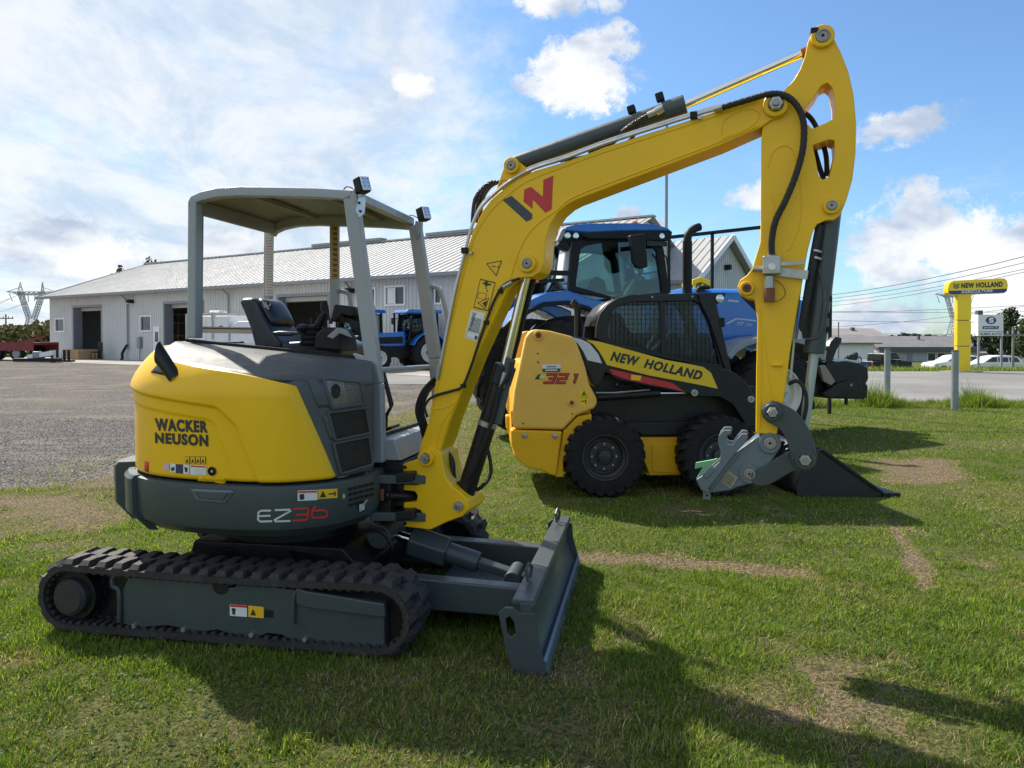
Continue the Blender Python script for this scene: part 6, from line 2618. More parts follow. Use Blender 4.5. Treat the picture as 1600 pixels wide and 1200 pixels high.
tri = z5((341, 490), (412, 476), (387, 547))
print_poly('warning_triangle', tri, LABELY, boom, s1)
frame_print(tri, .16, boom, DKPRINT, s2)
print_poly('exclamation_mark', z5((362, 501), (378, 500), (389, 504), (377, 506)), DKPRINT, boom, s2)
print_poly('exclamation_dot', z5((391, 503), (397, 503), (397, 508), (391, 508)), DKPRINT, boom, s2)
q = z5((285, 687), (315, 558), (383, 575), (350, 703))
print_poly('warning_sign', q, LABELY, boom, s1)
frame_print(q, .07, boom, DKPRINT, s2)
frame_print(z5((301, 665), (355, 642), (338, 694)), .2, boom, DKPRINT, s2)
print_poly('sign_figure', z5((324, 668), (345, 655), (338, 685)), DKPRINT, boom, s2)
print_poly('sign_figure', z5((328, 573), (364, 582), (362, 590), (327, 582)), DKPRINT, boom, s2)
print_poly('sign_figure', z5((338, 568), (349, 571), (346, 594), (336, 592)), DKPRINT, boom, s2)
for a, b in ((341, 600), (345, 612)):
    print_poly('sign_figure', z5((a - 5, b), (a + 4, b - 4), (a + 4, b + 5)), DKPRINT, boom, s2)
frame_print(z5((308, 618), (345, 625), (338, 652), (301, 645)), .12, boom, DKPRINT, s2)
q = z5((245, 820), (275, 697), (338, 712), (300, 840))
print_poly('white_label', q, LABELW, boom, s1)
print_text('lettering', 'WARNING', DKPRINT, boom, z5((258, 790), (282, 708), (297, 712), (272, 794)), s2, bold=.03)
for k in range(7):
    t_ = k / 7
    print_poly('label_line', z5((285 + 5.4 * k, 730 + k * 1.2), (287 + 5.4 * k, 730.5 + k * 1.2), (273 + 5.4 * k, 795 + k * 1.2), (271 + 5.4 * k, 794.5 + k * 1.2)), DKPRINT, boom, s2)
print_poly('label_figure', z5((292, 812), (302, 815), (299, 830), (290, 827)), DKPRINT, boom, s2)
frame_print(z5((250, 817), (260, 785), (316, 799), (303, 833)), .05, boom, DKPRINT, s2)

# ---- stick
yS = -.085
st_px = [(1262, 66), (1268, 52), (1278, 46), (1290, 46), (1300, 53), (1313, 79), (1326, 112), (1334, 148), (1338, 191), (1337, 240), (1332, 281), (1322, 315), (1313, 336), (1303, 344), (1288, 345), (1277, 350), (1270, 362),
         (1262, 392), (1254, 440), (1245, 487), (1235, 548), (1228, 604), (1222, 640), (1214, 679), (1181, 677), (1182, 576), (1184, 499), (1179, 468), (1168, 466), (1157, 460), (1152, 449), (1156, 438), (1167, 430),
         (1175, 420), (1181, 401), (1188, 378), (1189, 340), (1190, 210), (1193, 182), (1205, 155), (1226, 140), (1240, 125), (1250, 108), (1257, 90)]
h1 = [(1274, 150), (1283, 134), (1293, 129), (1300, 136), (1304, 160), (1304, 184), (1294, 190), (1270, 201), (1258, 190), (1256, 172)]
h2 = [(1270, 227), (1296, 218), (1304, 220), (1304, 242), (1296, 276), (1286, 281), (1279, 274), (1275, 250)]
stick = MB(BF).prism(BF.poly(st_px, yS), yS, .085, [BF.poly(h1, yS), BF.poly(h2, yS)]).build('stick', YEL, ex, bev=.006, seg=2)


def seam2(pts, r_=.003):
    seam(pts, r_, stick, YEL, 6, yS)


seam2([(1200, 262), (1206, 240), (1222, 228), (1238, 234), (1245, 262), (1252, 300), (1250, 350), (1236, 385), (1230, 392)])
seam2([(1204, 300), (1210, 330), (1203, 360)], .002)
seam2([(1188, 480), (1190, 560), (1187, 670)], .004)
seam2([(1195, 520), (1203, 600), (1215, 640)], .002)
for a, b, r1 in ((1285, 58.5, .056), (1299, 322, .042)):
    boss(BF, a, b, yS, r1, 'pin_boss', stick)
boss(BF, 1167, 450.5, yS, .036, 'pin_boss', stick, m2=RUST)
MB(BF).bx(*(lambda p: (p.x - .02, p.x + .015, yS - .03, yS + .02, p.z - .01, p.z + .015))(b3(1273, 51, yS))).build('grease_block', BLACKM, stick)
# small plate behind the pin on the stick's far cheek
# shut-off valve on the stick
c = b3(1205, 415, yS)
vb = MB(BF).bx(c.x - .042, c.x + .045, yS - .07, yS - .001, c.z - .05, c.z + .045).build('valve_block', ZINC, ex, bev=.008)
MB(BF).cyl(b3(1206, 396, yS - .035), b3(1206, 406, yS - .035), .022, n=8).build('hose_fitting', ZINC, vb)
MB(BF).cyl(b3(1202, 432, yS - .035), b3(1202, 450, yS - .035), .024, n=8).build('hose_fitting', ZINC, vb)
MB(BF).cyl(b3(1202, 450, yS - .035), b3(1202, 472, yS - .035), .026, n=16).build('rust_cap', RUST, vb)
MB(BF).bar(b3(1214, 413, yS - .05), b3(1258, 410, yS - .05), .012, .018).build('valve_lever', ZINC, vb)
MB(BF).bar(b3(1214, 424, yS - .02), b3(1262, 430, yS - .02), .012, .045).build('valve_bracket', ZINC, vb)
MB(BF).cyl(b3(1176, 421, yS - .03), b3(1192, 421, yS - .03), .014, n=8).build('hose_fitting', ZINC, vb)
c = b3(1206, 417, yS - .07)
MB(BF).cyl((c.x, c.y - .008, c.z), (c.x, c.y + .002, c.z), .018, n=20).build('valve_cap', PIPE, vb)
MB(BF).tube(catmull([b3(1210, 437, yS - .03), b3(1222, 445, yS - .03), b3(1227, 460, yS - .03), b3(1216, 470, yS - .03), b3(1206, 471, yS - .03)], 6), .0025, 5).build('cap_lanyard', RUST, vb)
c = b3(1212, 570, yS)
MB(BF).cyl((c.x - .02, yS - .006, c.z), (c.x + .03, yS - .006, c.z), .010, n=8).build('hose_guide', YEL, stick)

# bucket cylinder beyond the stick
ba, bb, bc = b3(1299, 322), b3(1272, 552), b3(1252, 705)
MB(BF).cyl(ba, bb, .051, n=28).build('bucket_cylinder', ANTH, ex, bev=.005)
MB(BF).cyl(bb, bc, .024, n=20).build('cylinder_rod', mat('wrapped_rod', (.42, .48, .46), .35, metal=.4), ex)
MB(BF).tube(catmull([b3(1281, 352, -.05), b3(1272, 400, -.06), b3(1262, 460, -.065), b3(1254, 510, -.06), b3(1252, 528, -.055)], 6), .021, 10).build('sleeved_hose', HOSE, ex)
for a, b in ((1277, 392), (1277, 403)):
    c = b3(a, b, -.06)
    MB(BF).cyl(b3(a - 1, b + 2, -.06), b3(a, b - 1, -.06), .025, n=14).build('hose_clamp', ZINC, ex)
MB(BF).cyl(b3(1253, 512, -.06), b3(1250, 530, -.06), .019, n=8).build('hose_fitting', ZINC, ex)
MB(BF).tube(catmull([b3(1280, 420, -.05), b3(1288, 460, -.055), b3(1285, 500, -.055), b3(1278, 526, -.055), b3(1258, 530, -.05)], 5), .007, 8).build('cylinder_pipe', ANTH, ex)
for a, b in ((1293, 467), (1291, 493), (1290, 515)):
    c = b3(a, b, 0)
    MB(BF).bx(c.x - .01, c.x + .02, -.03, .03, c.z - .015, c.z + .015).build('pad', BLACKM, ex, bev=.004)
MB(BF).tube(catmull([b3(1262, 380, -.03), b3(1250, 450, -.05), b3(1240, 540, -.05), b3(1235, 592, -.05)], 5), .007, 6).build('feed_pipe', PIPE, ex)
MB(BF).tube(catmull([b3(1232, 600, -.05), b3(1248, 596, -.06), b3(1260, 620, -.06), b3(1256, 655, -.06), b3(1240, 690, -.06), b3(1224, 700, -.05), b3(1215, 715, -.04)], 6), .010, 8).build('hose', HOSE, ex)

# links
def curved(pts_c, w, y0, y1, name, m_, parent, fr=BF):
    C_ = [Vector((*fr.xz(a, b, y0), 0)) for a, b in pts_c]
    C_ = catmull(C_, 6)
    L_, R_ = [], []
    for i, p in enumerate(C_):
        t_ = (C_[min(i + 1, len(C_) - 1)] - C_[max(i - 1, 0)]).normalized()
        n_ = Vector((-t_.y, t_.x, 0))
        ww = w[0] + (w[1] - w[0]) * i / (len(C_) - 1)
        L_.append(p + n_ * ww / 2)
        R_.append(p - n_ * ww / 2)
    t0 = (C_[1] - C_[0]).normalized()
    t1 = (C_[-1] - C_[-2]).normalized()
    n0 = Vector((-t0.y, t0.x, 0))
    n1 = Vector((-t1.y, t1.x, 0))
    cap1 = [C_[-1] + (n1 * math.cos(a) + t1 * math.sin(a)) * w[1] / 2 for a in (math.pi * .2, math.pi * .4, math.pi * .6, math.pi * .8)]
    cap0 = [C_[0] + (-n0 * math.cos(a) - t0 * math.sin(a)) * w[0] / 2 for a in (math.pi * .2, math.pi * .4, math.pi * .6, math.pi * .8)]
    poly = L_ + cap1 + R_[::-1] + cap0
    return MB(fr).prism([(p.x, p.y) for p in poly], y0, y1).build(name, m_, parent, bev=.005)


lk = curved([(1208, 644), (1232, 658), (1249, 685), (1256, 716)], (.115, .125), yS - .045, yS - .012, 'link_arm', ANTH, ex)
curved([(1208, 644), (1232, 658), (1249, 685), (1256, 716)], (.115, .125), -yS + .012, -yS + .04, 'link_arm', ANTH, ex)
l2 = curved([(1256, 717), (1230, 724), (1200, 742), (1186, 746)], (.10, .09), yS - .008, yS + .04, 'coupler_link', ANTH, ex)
boss(BF, 1207, 643.5, yS - .045, .046, 'pin_boss', lk, m1=ANTH, kind='nut', out=.028)
boss(BF, 1257.5, 717.5, yS - .045, .050, 'pin_boss', lk, m1=ANTH, kind='nut', out=.028)
# quick coupler
yC = -.075
cp = [(1181, 668), (1193, 680), (1206, 679), (1218, 684), (1220, 697), (1210, 712), (1199, 728), (1187, 742), (1174, 752), (1158, 761), (1144, 765), (1112, 770), (1104, 768), (1104, 762), (1136, 715), (1160, 694), (1178, 684)]
cp = [(1200, 678), (1212, 680), (1220, 690), (1219, 702), (1209, 716), (1197, 734), (1186, 748), (1168, 757), (1150, 762), (1142, 766), (1114, 770), (1106, 769), (1104, 762), (1150, 706), (1163, 697), (1170, 692), (1182, 683)]
qc = MB(BF).prism(BF.poly(cp, yC), yC, .075).build('quick_coupler', STEELG, ex, bev=.008)
jaw = [(1137, 727), (1140, 715), (1127, 700), (1122, 688), (1124, 678), (1131, 672), (1142, 673), (1143, 678), (1137, 679), (1133, 686), (1139, 693), (1146, 693), (1150, 684), (1158, 677), (1166, 677), (1169, 683),
       (1164, 692), (1150, 708), (1110, 760), (1104, 764), (1096, 760), (1088, 750), (1106, 738), (1125, 730)]
jw = [(1088, 749), (1108, 736), (1124, 721), (1127, 707), (1122, 692), (1123, 680), (1130, 672), (1142, 672), (1143, 678), (1137, 680), (1133, 687), (1137, 694), (1145, 695), (1151, 686), (1159, 677), (1167, 678),
      (1169, 684), (1163, 693), (1150, 707), (1106, 764), (1103, 768), (1096, 766)]
MB(BF).prism(BF.poly(jw, yC - .02), yC - .03, yC - .002).build('coupler_jaw', STEELG, qc, bev=.005)
MB(BF).prism(BF.poly(jw, yC - .02), .050, .077).build('coupler_jaw', STEELG, qc, bev=.005)
gl = BF.poly([(1087, 723), (1115, 718), (1121, 716), (1119, 721), (1105, 733), (1091, 749), (1088, 748), (1098, 730), (1086, 733)], yC + .05)
MB(BF).prism(gl, yC + .05, yC + .07).build('green_guide', GREENP, qc, bev=.003)
boss(BF, 1203, 692, yC, .054, 'pin_boss', qc, m1=STEELG, out=.02)
boss(BF, 1171, 740, yC, .050, 'pin_boss', qc, m1=STEELG, out=.02)
MB(BF).bar(b3(1152, 707, yC - .004), b3(1108, 762, yC - .004), .012, .03).build('coupler_rib', STEELG, qc, bev=.004)
MB(BF).bar(b3(1100, 745, yC - .03), b3(1115, 730, yC - .03), .012, .035).build('coupler_rib', STEELG, qc, bev=.008)
mb = MB(BF).prism(BF.poly([(1137, 735), (1153, 746), (1142, 763), (1126, 752)], yC), yC - .005, yC - .001)
mb.build('type_plate', mat('type_plate', (.33, .33, .22), .45, metal=.3, var=.25, vscale=70), qc)
for k in range(5):
    s_ = surf_plane(BF, yC - .005, .0015)
    a, b = 1137.5 + k * 2.6, 738 + k * 1.9
    print_poly('plate_line', [(a, b), (a + 1.1, b + .8), (a - 8.5, b + 14.3), (a - 9.6, b + 13.5)], DKPRINT, qc, s_)
MB(BF).prism(BF.poly([(1098, 765), (1110, 768), (1110, 781), (1099, 780)], yC), yC - .002, yC + .012, [BF.poly([(1103, 772), (1107, 772.5), (1107, 777), (1103, 777)], yC)]).build('lifting_eye', STEELG, qc)
MB(BF).tube(catmull([b3(1225, 690, -.02), b3(1215, 705, -.02), b3(1222, 712, -.01), b3(1235, 700, 0), b3(1232, 688, 0)], 5), .010, 6).build('hose', HOSE, ex)


# ================================================================== SKID STEER LOADER
KF = Frame(1.515, 8.26, 2.6)
sk = thing('skid_steer_loader', KF, 'yellow and black skid steer loader with mesh side window and lowered black bucket', 'loader')


def big_tyre(fr, cx, cz, R_, rin, y0, y1, nl, parent, side=-1, lug=.035, skew=.5, rim=RIMB, rimd=.35, lw=.05):
    """tyre with tread bars; side = outer face"""
    w = y1 - y0
    ym = (y0 + y1) / 2
    mb = MB(fr)
    Rb = R_ - lug
    pr = [(rin, y0 + w * .10), (rin * 1.05, y0 + w * .02), ((rin + Rb) / 2, y0 - w * .02), (Rb * .955, y0 + w * .03), (Rb, y0 + w * .14), (Rb + .004, ym), (Rb, y1 - w * .14), (Rb * .955, y1 - w * .03),
          ((rin + Rb) / 2, y1 + w * .02), (rin * 1.05, y1 - w * .02), (rin, y1 - w * .10)]
    mb.lathe(pr, c=(cx, 0, cz), n=56, caps=False)
    for half in (0, 1):
        for k in range(nl):
            a0 = 2 * math.pi * (k + .5 * half) / nl
            da = skew * 2 * math.pi / nl
            ya, yb_ = (y0 - w * .005, ym + w * .04) if half == 0 else (y1 + w * .005, ym - w * .04)
            pts_ = []
            for t_ in (0, .22, .6, 1.0):
                y_ = ya + (yb_ - ya) * t_
                a = a0 + da * t_
                rt = R_ - (.030 if t_ == 0 else 0)
                rb = Rb - (.05 if t_ == 0 else .012)
                hw = lw * (.95 if t_ < .5 else .8)
                row = []
                for s_, rr_ in ((-1, rb), (-1, rt), (1, rt), (1, rb)):
                    q = .72 if rr_ == rt else 1.0
                    aa = a + s_ * hw * q / R_
                    row.append((cx + rr_ * math.cos(aa), y_, cz + rr_ * math.sin(aa)))
                pts_.append(row)
            mb.grid(pts_, closed=True)
            mb.add(pts_[0], [(0, 1, 2, 3)]).add(pts_[-1], [(3, 2, 1, 0)])
    t_ = mb.build('tyre', RUBT, parent, angle=30)
    yo = y0 if side < 0 else y1
    s = side
    r0 = rin
    prf = [(r0 * 1.05, yo - s * .012), (r0 * 1.04, yo + s * .004), (r0 * .98, yo + s * .002), (r0 * .95, yo - s * .03), (r0 * .88, yo - s * w * rimd * .45), (r0 * .84, yo - s * w * rimd * .5), (r0 * .78, yo - s * w * rimd), (r0 * .70, yo - s * w * rimd), (r0 * .66, yo - s * w * rimd * .85),
           (r0 * .42, yo - s * w * rimd * .82), (r0 * .38, yo - s * w * rimd * .95), (r0 * .30, yo - s * w * rimd * .95), (r0 * .28, yo - s * w * rimd * .55), (r0 * .2, yo - s * w * rimd * .48), (0, yo - s * w * rimd * .48)]
    rm = MB(fr).lathe(prf, c=(cx, 0, cz), n=40, caps=False).build('rim', rim, t_)
    mb = MB(fr)
    for k in range(8):
        a = 2 * math.pi * k / 8
        c_ = Vector((cx + r0 * .56 * math.cos(a), yo - s * w * rimd * .92, cz + r0 * .56 * math.sin(a)))
        mb.cyl(c_, c_ + Vector((0, s * .025, 0)), r0 * .055, n=6)
    mb.build('wheel_nuts', GALV if rim is RIMB else ZINC, t_)['kind'] = 'stuff'
    if rim is CREAM:
        MB(fr).lathe([(r0 * .34, yo - s * w * rimd * .8), (r0 * .32, yo - s * w * rimd * .3), (r0 * .2, yo - s * w * rimd * .1), (0, yo - s * w * rimd * .1)], c=(cx, 0, cz), n=20).build('hub', BLACKM, t_)
    return t_


def z8(*pts):
    return [(780 + a / 2.552, 330 + b / 2.552) for a, b in pts]


yW = -.85
wr = KF.pt(946, 718, yW)
wf = KF.pt(1128, 714, yW)
for c in (wr, wf):
    for s in (-1, 1):
        y0, y1 = (yW, yW + .30) if s < 0 else (-yW - .30, -yW)
        big_tyre(KF, c.x, .415, .415, .225, y0, y1, 22, sk, s, lug=.026, lw=.044, skew=.6)
# main frame
yBd = -.52
MB(KF).prism(KF.poly(z8((560, 900), (750, 900), (900, 880), (1030, 880), (1030, 1000), (960, 1050), (600, 1055), (575, 990)), yBd), yBd, -yBd).build('lower_frame', YEL2, sk, bev=.015)
MB(KF).prism(KF.poly(z8((608, 930), (725, 932), (722, 1045), (612, 1040)), yBd - .012), yBd - .012, yBd).build('side_cover', YEL2, sk, bev=.008)
MB(KF).prism(KF.poly(z8((365, 650), (1030, 700), (1050, 880), (900, 885), (560, 900), (365, 830)), yBd + .01), yBd + .01, -yBd - .01).build('chassis', BLACK, sk, bev=.015)
MB(KF).prism(KF.poly(z8((440, 838), (880, 838), (900, 870), (760, 895), (570, 895), (520, 862)), yBd - .02), yBd - .03, yBd).build('chain_case', BLACK, sk, bev=.015)
# rear body
yR = -.80
rb = z8((60, 868), (50, 838), (60, 720), (85, 600), (105, 505), (118, 482), (140, 470), (200, 476), (286, 498), (306, 515), (322, 555), (345, 622), (360, 690), (388, 742), (393, 765), (380, 788), (310, 815), (255, 873))
MB(KF).prism(KF.poly(rb, yR), yR, yR + .17).build('rear_tower', YEL3, sk, bev=.03, seg=4)
MB(KF).prism(KF.poly(rb, yR), -yR - .17, -yR).build('rear_tower', YEL3, sk, bev=.03, seg=4)
lo = z8((47, 872), (252, 878), (228, 1058), (200, 1050), (165, 1032), (110, 1022), (68, 985), (50, 935))
MB(KF).prism(KF.poly(lo, yR), yR, yR + .2).build('rear_lower_panel', YEL2, sk, bev=.02, seg=3)
MB(KF).prism(KF.poly(lo, yR), -yR - .2, -yR).build('rear_lower_panel', YEL2, sk, bev=.02, seg=3)
MB(KF).prism(KF.poly(z8((80, 600), (300, 560), (370, 820), (255, 1050), (110, 1020), (60, 980), (60, 720)), yR + .2), yR + .19, -yR - .19).build('rear_body', YEL2, sk, bev=.03, seg=3)
MB(KF).prism(KF.poly(z8((255, 876), (312, 818), (368, 808), (370, 850), (300, 900), (255, 1000), (258, 1060), (225, 1060)), yR + .04), yR + .03, yR + .16).build('wheel_arch', YEL2, sk, bev=.01)
MB(KF).prism(KF.poly(z8((320, 610), (410, 612), (414, 668), (380, 700), (360, 690)), yR + .10), yR + .10, yR + .16).build('tower_brace', YEL2, sk, bev=.01)
for a, b, r1 in ((156, 495, .05), (288, 763, .035)):
    px, py = z8((a, b))[0]
    boss(KF, px, py, yR, r1, 'pivot_boss', sk, m1=YEL3, m2=RUST, out=.03)
for a, b in ((101, 895), (222, 896)):
    px, py = z8((a, b))[0]
    c = KF.pt(px, py, yR)
    MB(KF).lathe([(.03, yR), (.028, yR - .012), (.012, yR - .016), (0, yR - .016)], c=(c.x, 0, c.z), n=16).build('cover_bolt', ZINC, sk)
for a, b in ((154, 568), (155, 602), (95, 847), (290, 808)):
    px, py = z8((a, b))[0]
    c = KF.pt(px, py, yR)
    MB(KF).cyl((c.x, yR - .002, c.z), (c.x, yR + .01, c.z), .009, n=10).build('screw', BLACKM, sk)
# tail lamp strip
MB(KF).prism(KF.poly(z8((48, 800), (54, 795), (56, 860), (50, 862)), yR + .03), yR + .03, yR + .1).build('tail_light', RED, sk)
# loader arm
yA = -.78
arm = z8((286, 498), (345, 505), (420, 525), (520, 556), (690, 598), (820, 612), (900, 628), (950, 650), (990, 688), (1020, 740), (1026, 860), (990, 862), (930, 770), (880, 742), (780, 738), (740, 724), (600, 700), (470, 672),
         (425, 640), (414, 668), (395, 700), (372, 690), (345, 622), (322, 555))
MB(KF).prism(KF.poly(arm, yA), yA, yA + .12).build('loader_arm', BLACK, sk, bev=.012)
MB(KF).prism(KF.poly(arm, yA), -yA - .12, -yA).build('loader_arm', BLACK, sk, bev=.012)
sA = surf_plane(KF, yA, .002)
sA2 = surf_plane(KF, yA, .004)


def ngon_print(name, pts, m_, parent, s_):
    mb = MB()
    P_ = [Vector((p[0], p[1], 0)) for p in pts]
    mb.v = [s_(*p) for p in pts]
    mb.f = [tuple(t) for t in tessellate_polygon([P_])]
    return mb.build(name, m_, parent, flat=True, recalc=False)


ngon_print('yellow_stripe', z8((346, 513), (400, 520), (660, 592), (770, 612), (815, 622), (845, 645), (872, 708), (790, 690), (600, 655), (430, 613), (400, 560), (375, 530)), mat('stripe_yellow', (.74, .50, .01), .4), sk, sA)
ngon_print('white_stripe', z8((290, 502), (330, 512), (360, 527), (395, 570), (410, 607), (378, 600), (352, 594), (336, 560), (316, 530)), SILPRINT, sk, sA)
ngon_print('red_stripe', z8((440, 629), (560, 655), (690, 685), (742, 722), (680, 706), (570, 684), (500, 668), (452, 650)), mat('stripe_red', (.50, .02, .03), .4), sk, sA)
print_text('lettering', 'NEW', DKPRINT, sk, z8((448, 557), (563, 582), (556, 620), (441, 596)), sA2, bold=.05, shear=.25)
print_text('lettering', 'HOLLAND', DKPRINT, sk, z8((582, 586), (814, 638), (806, 676), (575, 624)), sA2, bold=.05, shear=.25)
print_poly('sticker', z8((527, 652), (567, 656), (563, 676), (525, 672)), LABELY, sk, sA2)
px, py = z8((778, 724))[0]
boss(KF, px, py, yA, .035, 'pivot_boss', sk, m1=ZINC, out=.02)
px, py = z8((1003, 750))[0]
boss(KF, px, py, yA, .035, 'pivot_boss', sk, m1=ZINC, out=.02)
# lift cylinder and hydraulic pipe
MB(KF).cyl(KF.pt(*z8((390, 742))[0], yA + .05), KF.pt(*z8((640, 726))[0], yA + .05), .040, n=20).build('lift_cylinder', BLACK, sk)
MB(KF).cyl(KF.pt(*z8((640, 726))[0], yA + .05), KF.pt(*z8((770, 724))[0], yA + .05), .018, n=14).build('cylinder_rod', CHROME, sk)
MB(KF).tube([KF.pt(*z8((385, 724))[0], yA), KF.pt(*z8((460, 724))[0], yA), KF.pt(*z8((600, 712))[0], yA + .02)], .008, 6).build('hydraulic_pipe', PIPE, sk)
MB(KF).tube(catmull([KF.pt(*z8(q)[0], yA + .1) for q in ((470, 690), (500, 700), (540, 690), (580, 705), (640, 700), (690, 712))], 5), .014, 6).build('hose', HOSE, sk)
# decals on the tower
sR = surf_plane(KF, yR, .002)
sR2 = surf_plane(KF, yR, .0045)
sR3 = surf_plane(KF, yR, .007)
D321 = [[(188, 651), (228, 651), (221, 668), (196, 668)], [(221, 668), (214, 684), (175, 684)], [(238, 651), (273, 651), (267, 668), (236, 668), (230, 684), (266, 684)], [(297, 653), (310, 653), (298, 687)]]
stroke_print('lettering_shadow', D321, 4.6, DKPRINT, sk, sR, 780, 330, 2.552)
stroke_print('lettering', D321, 3.0, mat('badge_red', (.45, .025, .02), .4), sk, sR2, 780, 330, 2.552)
print_text('lettering', 'L', DKPRINT, sk, z8((150, 650), (176, 650), (170, 670), (141, 670)), sR2, bold=.06, shear=.2)
print_poly('sticker', z8((163, 655), (186, 655), (183, 668), (160, 668)), mat('lime_sticker2', (.6, .65, .2), .5), sk, sR3)
print_poly('dealer_label', z8((171, 611), (245, 610), (245, 641), (171, 642)), LABELW, sk, sR)
print_poly('dealer_label_band', z8((172, 628), (244, 627), (244, 641), (172, 641.5)), mat('dark_green', (.02, .09, .05), .5), sk, sR2)
print_poly('dealer_label_line', z8((190, 617), (228, 616), (228, 622), (190, 623)), TRIMG, sk, sR2)
print_poly('dealer_label_line', z8((184, 632), (232, 631), (232, 636), (184, 637)), LABELW, sk, sR3)
print_poly('warning_label', z8((321, 711), (356, 712), (355, 775), (323, 774)), mat('label_yellow', (.8, .58, .01), .5), sk, sR)
frame_print(z8((339, 716), (352, 736), (326, 736)), .25, sk, DKPRINT, sR2)
print_poly('label_line', z8((322, 741), (356, 742), (356, 743.5), (322, 742.5)), DKPRINT, sk, sR2)
print_poly('label_figure', z8((336, 722), (343, 726), (340, 733), (334, 732)), DKPRINT, sk, sR2)
print_poly('label_figure', z8((327, 756), (340, 755), (340, 759), (327, 760)), DKPRINT, sk, sR2)
print_poly('label_figure', z8((345, 750), (350, 756), (347, 756), (347, 768), (343, 768), (343, 756), (341, 756)), DKPRINT, sk, sR2)

# cab with mesh windows
yC2 = -.47
co = z8((384, 505), (388, 455), (400, 412), (430, 372), (470, 347), (520, 333), (800, 327), (806, 327), (900, 600), (924, 645), (900, 640), (880, 628), (660, 588), (520, 556), (436, 535))
ci = z8((436, 508), (432, 460), (440, 420), (462, 388), (500, 370), (540, 362), (780, 358), (800, 372), (832, 430), (880, 610), (790, 602), (690, 580), (560, 545), (460, 518))
for s in (-1, 1):
    y0, y1 = (yC2, yC2 + .06) if s < 0 else (-yC2 - .06, -yC2)
    cf = MB(KF).prism(KF.poly(co, yC2), y0, y1, [KF.poly(ci, yC2)]).build('cab_side_frame', BLACK, sk, bev=.008)
    # bars of the mesh
    X0, X1 = 432, 884
    mb = MB(KF)
    ip = [Vector((*q, 0)) for q in ci]

    def inside(px, py):
        c_ = False
        n_ = len(ci)
        for i in range(n_):
            a, b = ci[i], ci[(i + 1) % n_]
            if (a[1] > py) != (b[1] > py) and px < (b[0] - a[0]) * (py - a[1]) / (b[1] - a[1]) + a[0]:
                c_ = not c_
        return c_

    def span(f, n_=260):
        """stretches of a line inside the window"""
        out, st_ = [], None
        for i in range(n_ + 1):
            p = f(i / n_)
            if inside(*p):
                if st_ is None:
                    st_ = p
                last = p
            elif st_ is not None:
                out.append((st_, last))
                st_ = None
        if st_ is not None:
            out.append((st_, last))
        return out
    ym_ = y0 + .03
    for k in range(28):
        px = 949 + k * 6.7
        for a, b in span(lambda t: (px, 460 + t * 125)):
            mb.bar(KF.pt(*a, ym_), KF.pt(*b, ym_), .0045, .0045)
    for k in range(15):
        py = 468 + k * 7.7
        for a, b in span(lambda t: (945 + t * 185, py)):
            mb.bar(KF.pt(*a, ym_), KF.pt(*b, ym_), .0045, .0045)
    mb.build('window_mesh', BLACK, cf)
    c_ = KF.poly(z8((640, 362), (660, 362), (664, 575), (646, 571)), ym_)
    MB(KF).prism(c_, y0 + .015, y0 + .04).build('window_post', BLACK, cf)
    MB(KF).prism(KF.poly(ci, yC2), y0 + (.045 if s < 0 else .01), y0 + (.049 if s < 0 else .014)).build('side_glass', GLASSD, cf)
rf = []
tp = z8((388, 455), (400, 412), (430, 372), (470, 347), (520, 333), (806, 327))
mb = MB(KF)
rows = []
for a, b in tp:
    x, z = KF.xz(a, b, yC2)
    rows.append([(x, yC2 + .06, z), (x, -yC2 - .06, z)])
mb.grid(rows)
mb.build('cab_roof', BLACK, sk, thick=.04)
MB(KF).prism(KF.poly(z8((790, 326), (906, 325), (896, 352), (868, 372), (928, 645), (905, 645), (840, 440), (806, 372)), yC2 - .03), yC2 - .03, yC2 + .08).build('front_post', BLACK, sk, bev=.008)
MB(KF).prism(KF.poly(z8((790, 326), (906, 325), (896, 352), (868, 372), (928, 645), (905, 645), (840, 440), (806, 372)), yC2 - .03), -yC2 - .08, -yC2 + .03).build('front_post', BLACK, sk, bev=.008)
MB(KF).prism(KF.poly(z8((790, 326), (906, 325), (896, 352), (868, 360), (806, 350)), yC2), yC2 + .08, -yC2 - .08).build('roof_visor', BLACK, sk, bev=.01)
c = KF.pt(*z8((880, 348))[0], yC2 - .05)
MB(KF).lathe([(.04, yC2 - .03), (.042, yC2 - .055), (.03, yC2 - .06), (0, yC2 - .062)], c=(c.x, 0, c.z), n=18).build('work_lamp', LAMP, sk)
MB(KF).bx(c.x + .0, c.x + .06, yC2 - .04, yC2 + .02, c.z - .30, c.z - .20).build('side_lamp', BLACKM, sk, bev=.01)
for a, b in ((450, 350), (610, 342), (770, 340), (886, 548), (880, 470)):
    c = KF.pt(*z8((a, b))[0], yC2)
    MB(KF).cyl((c.x, yC2 - .006, c.z), (c.x, yC2, c.z), .010, n=8).build('bolt', ZINC, sk)
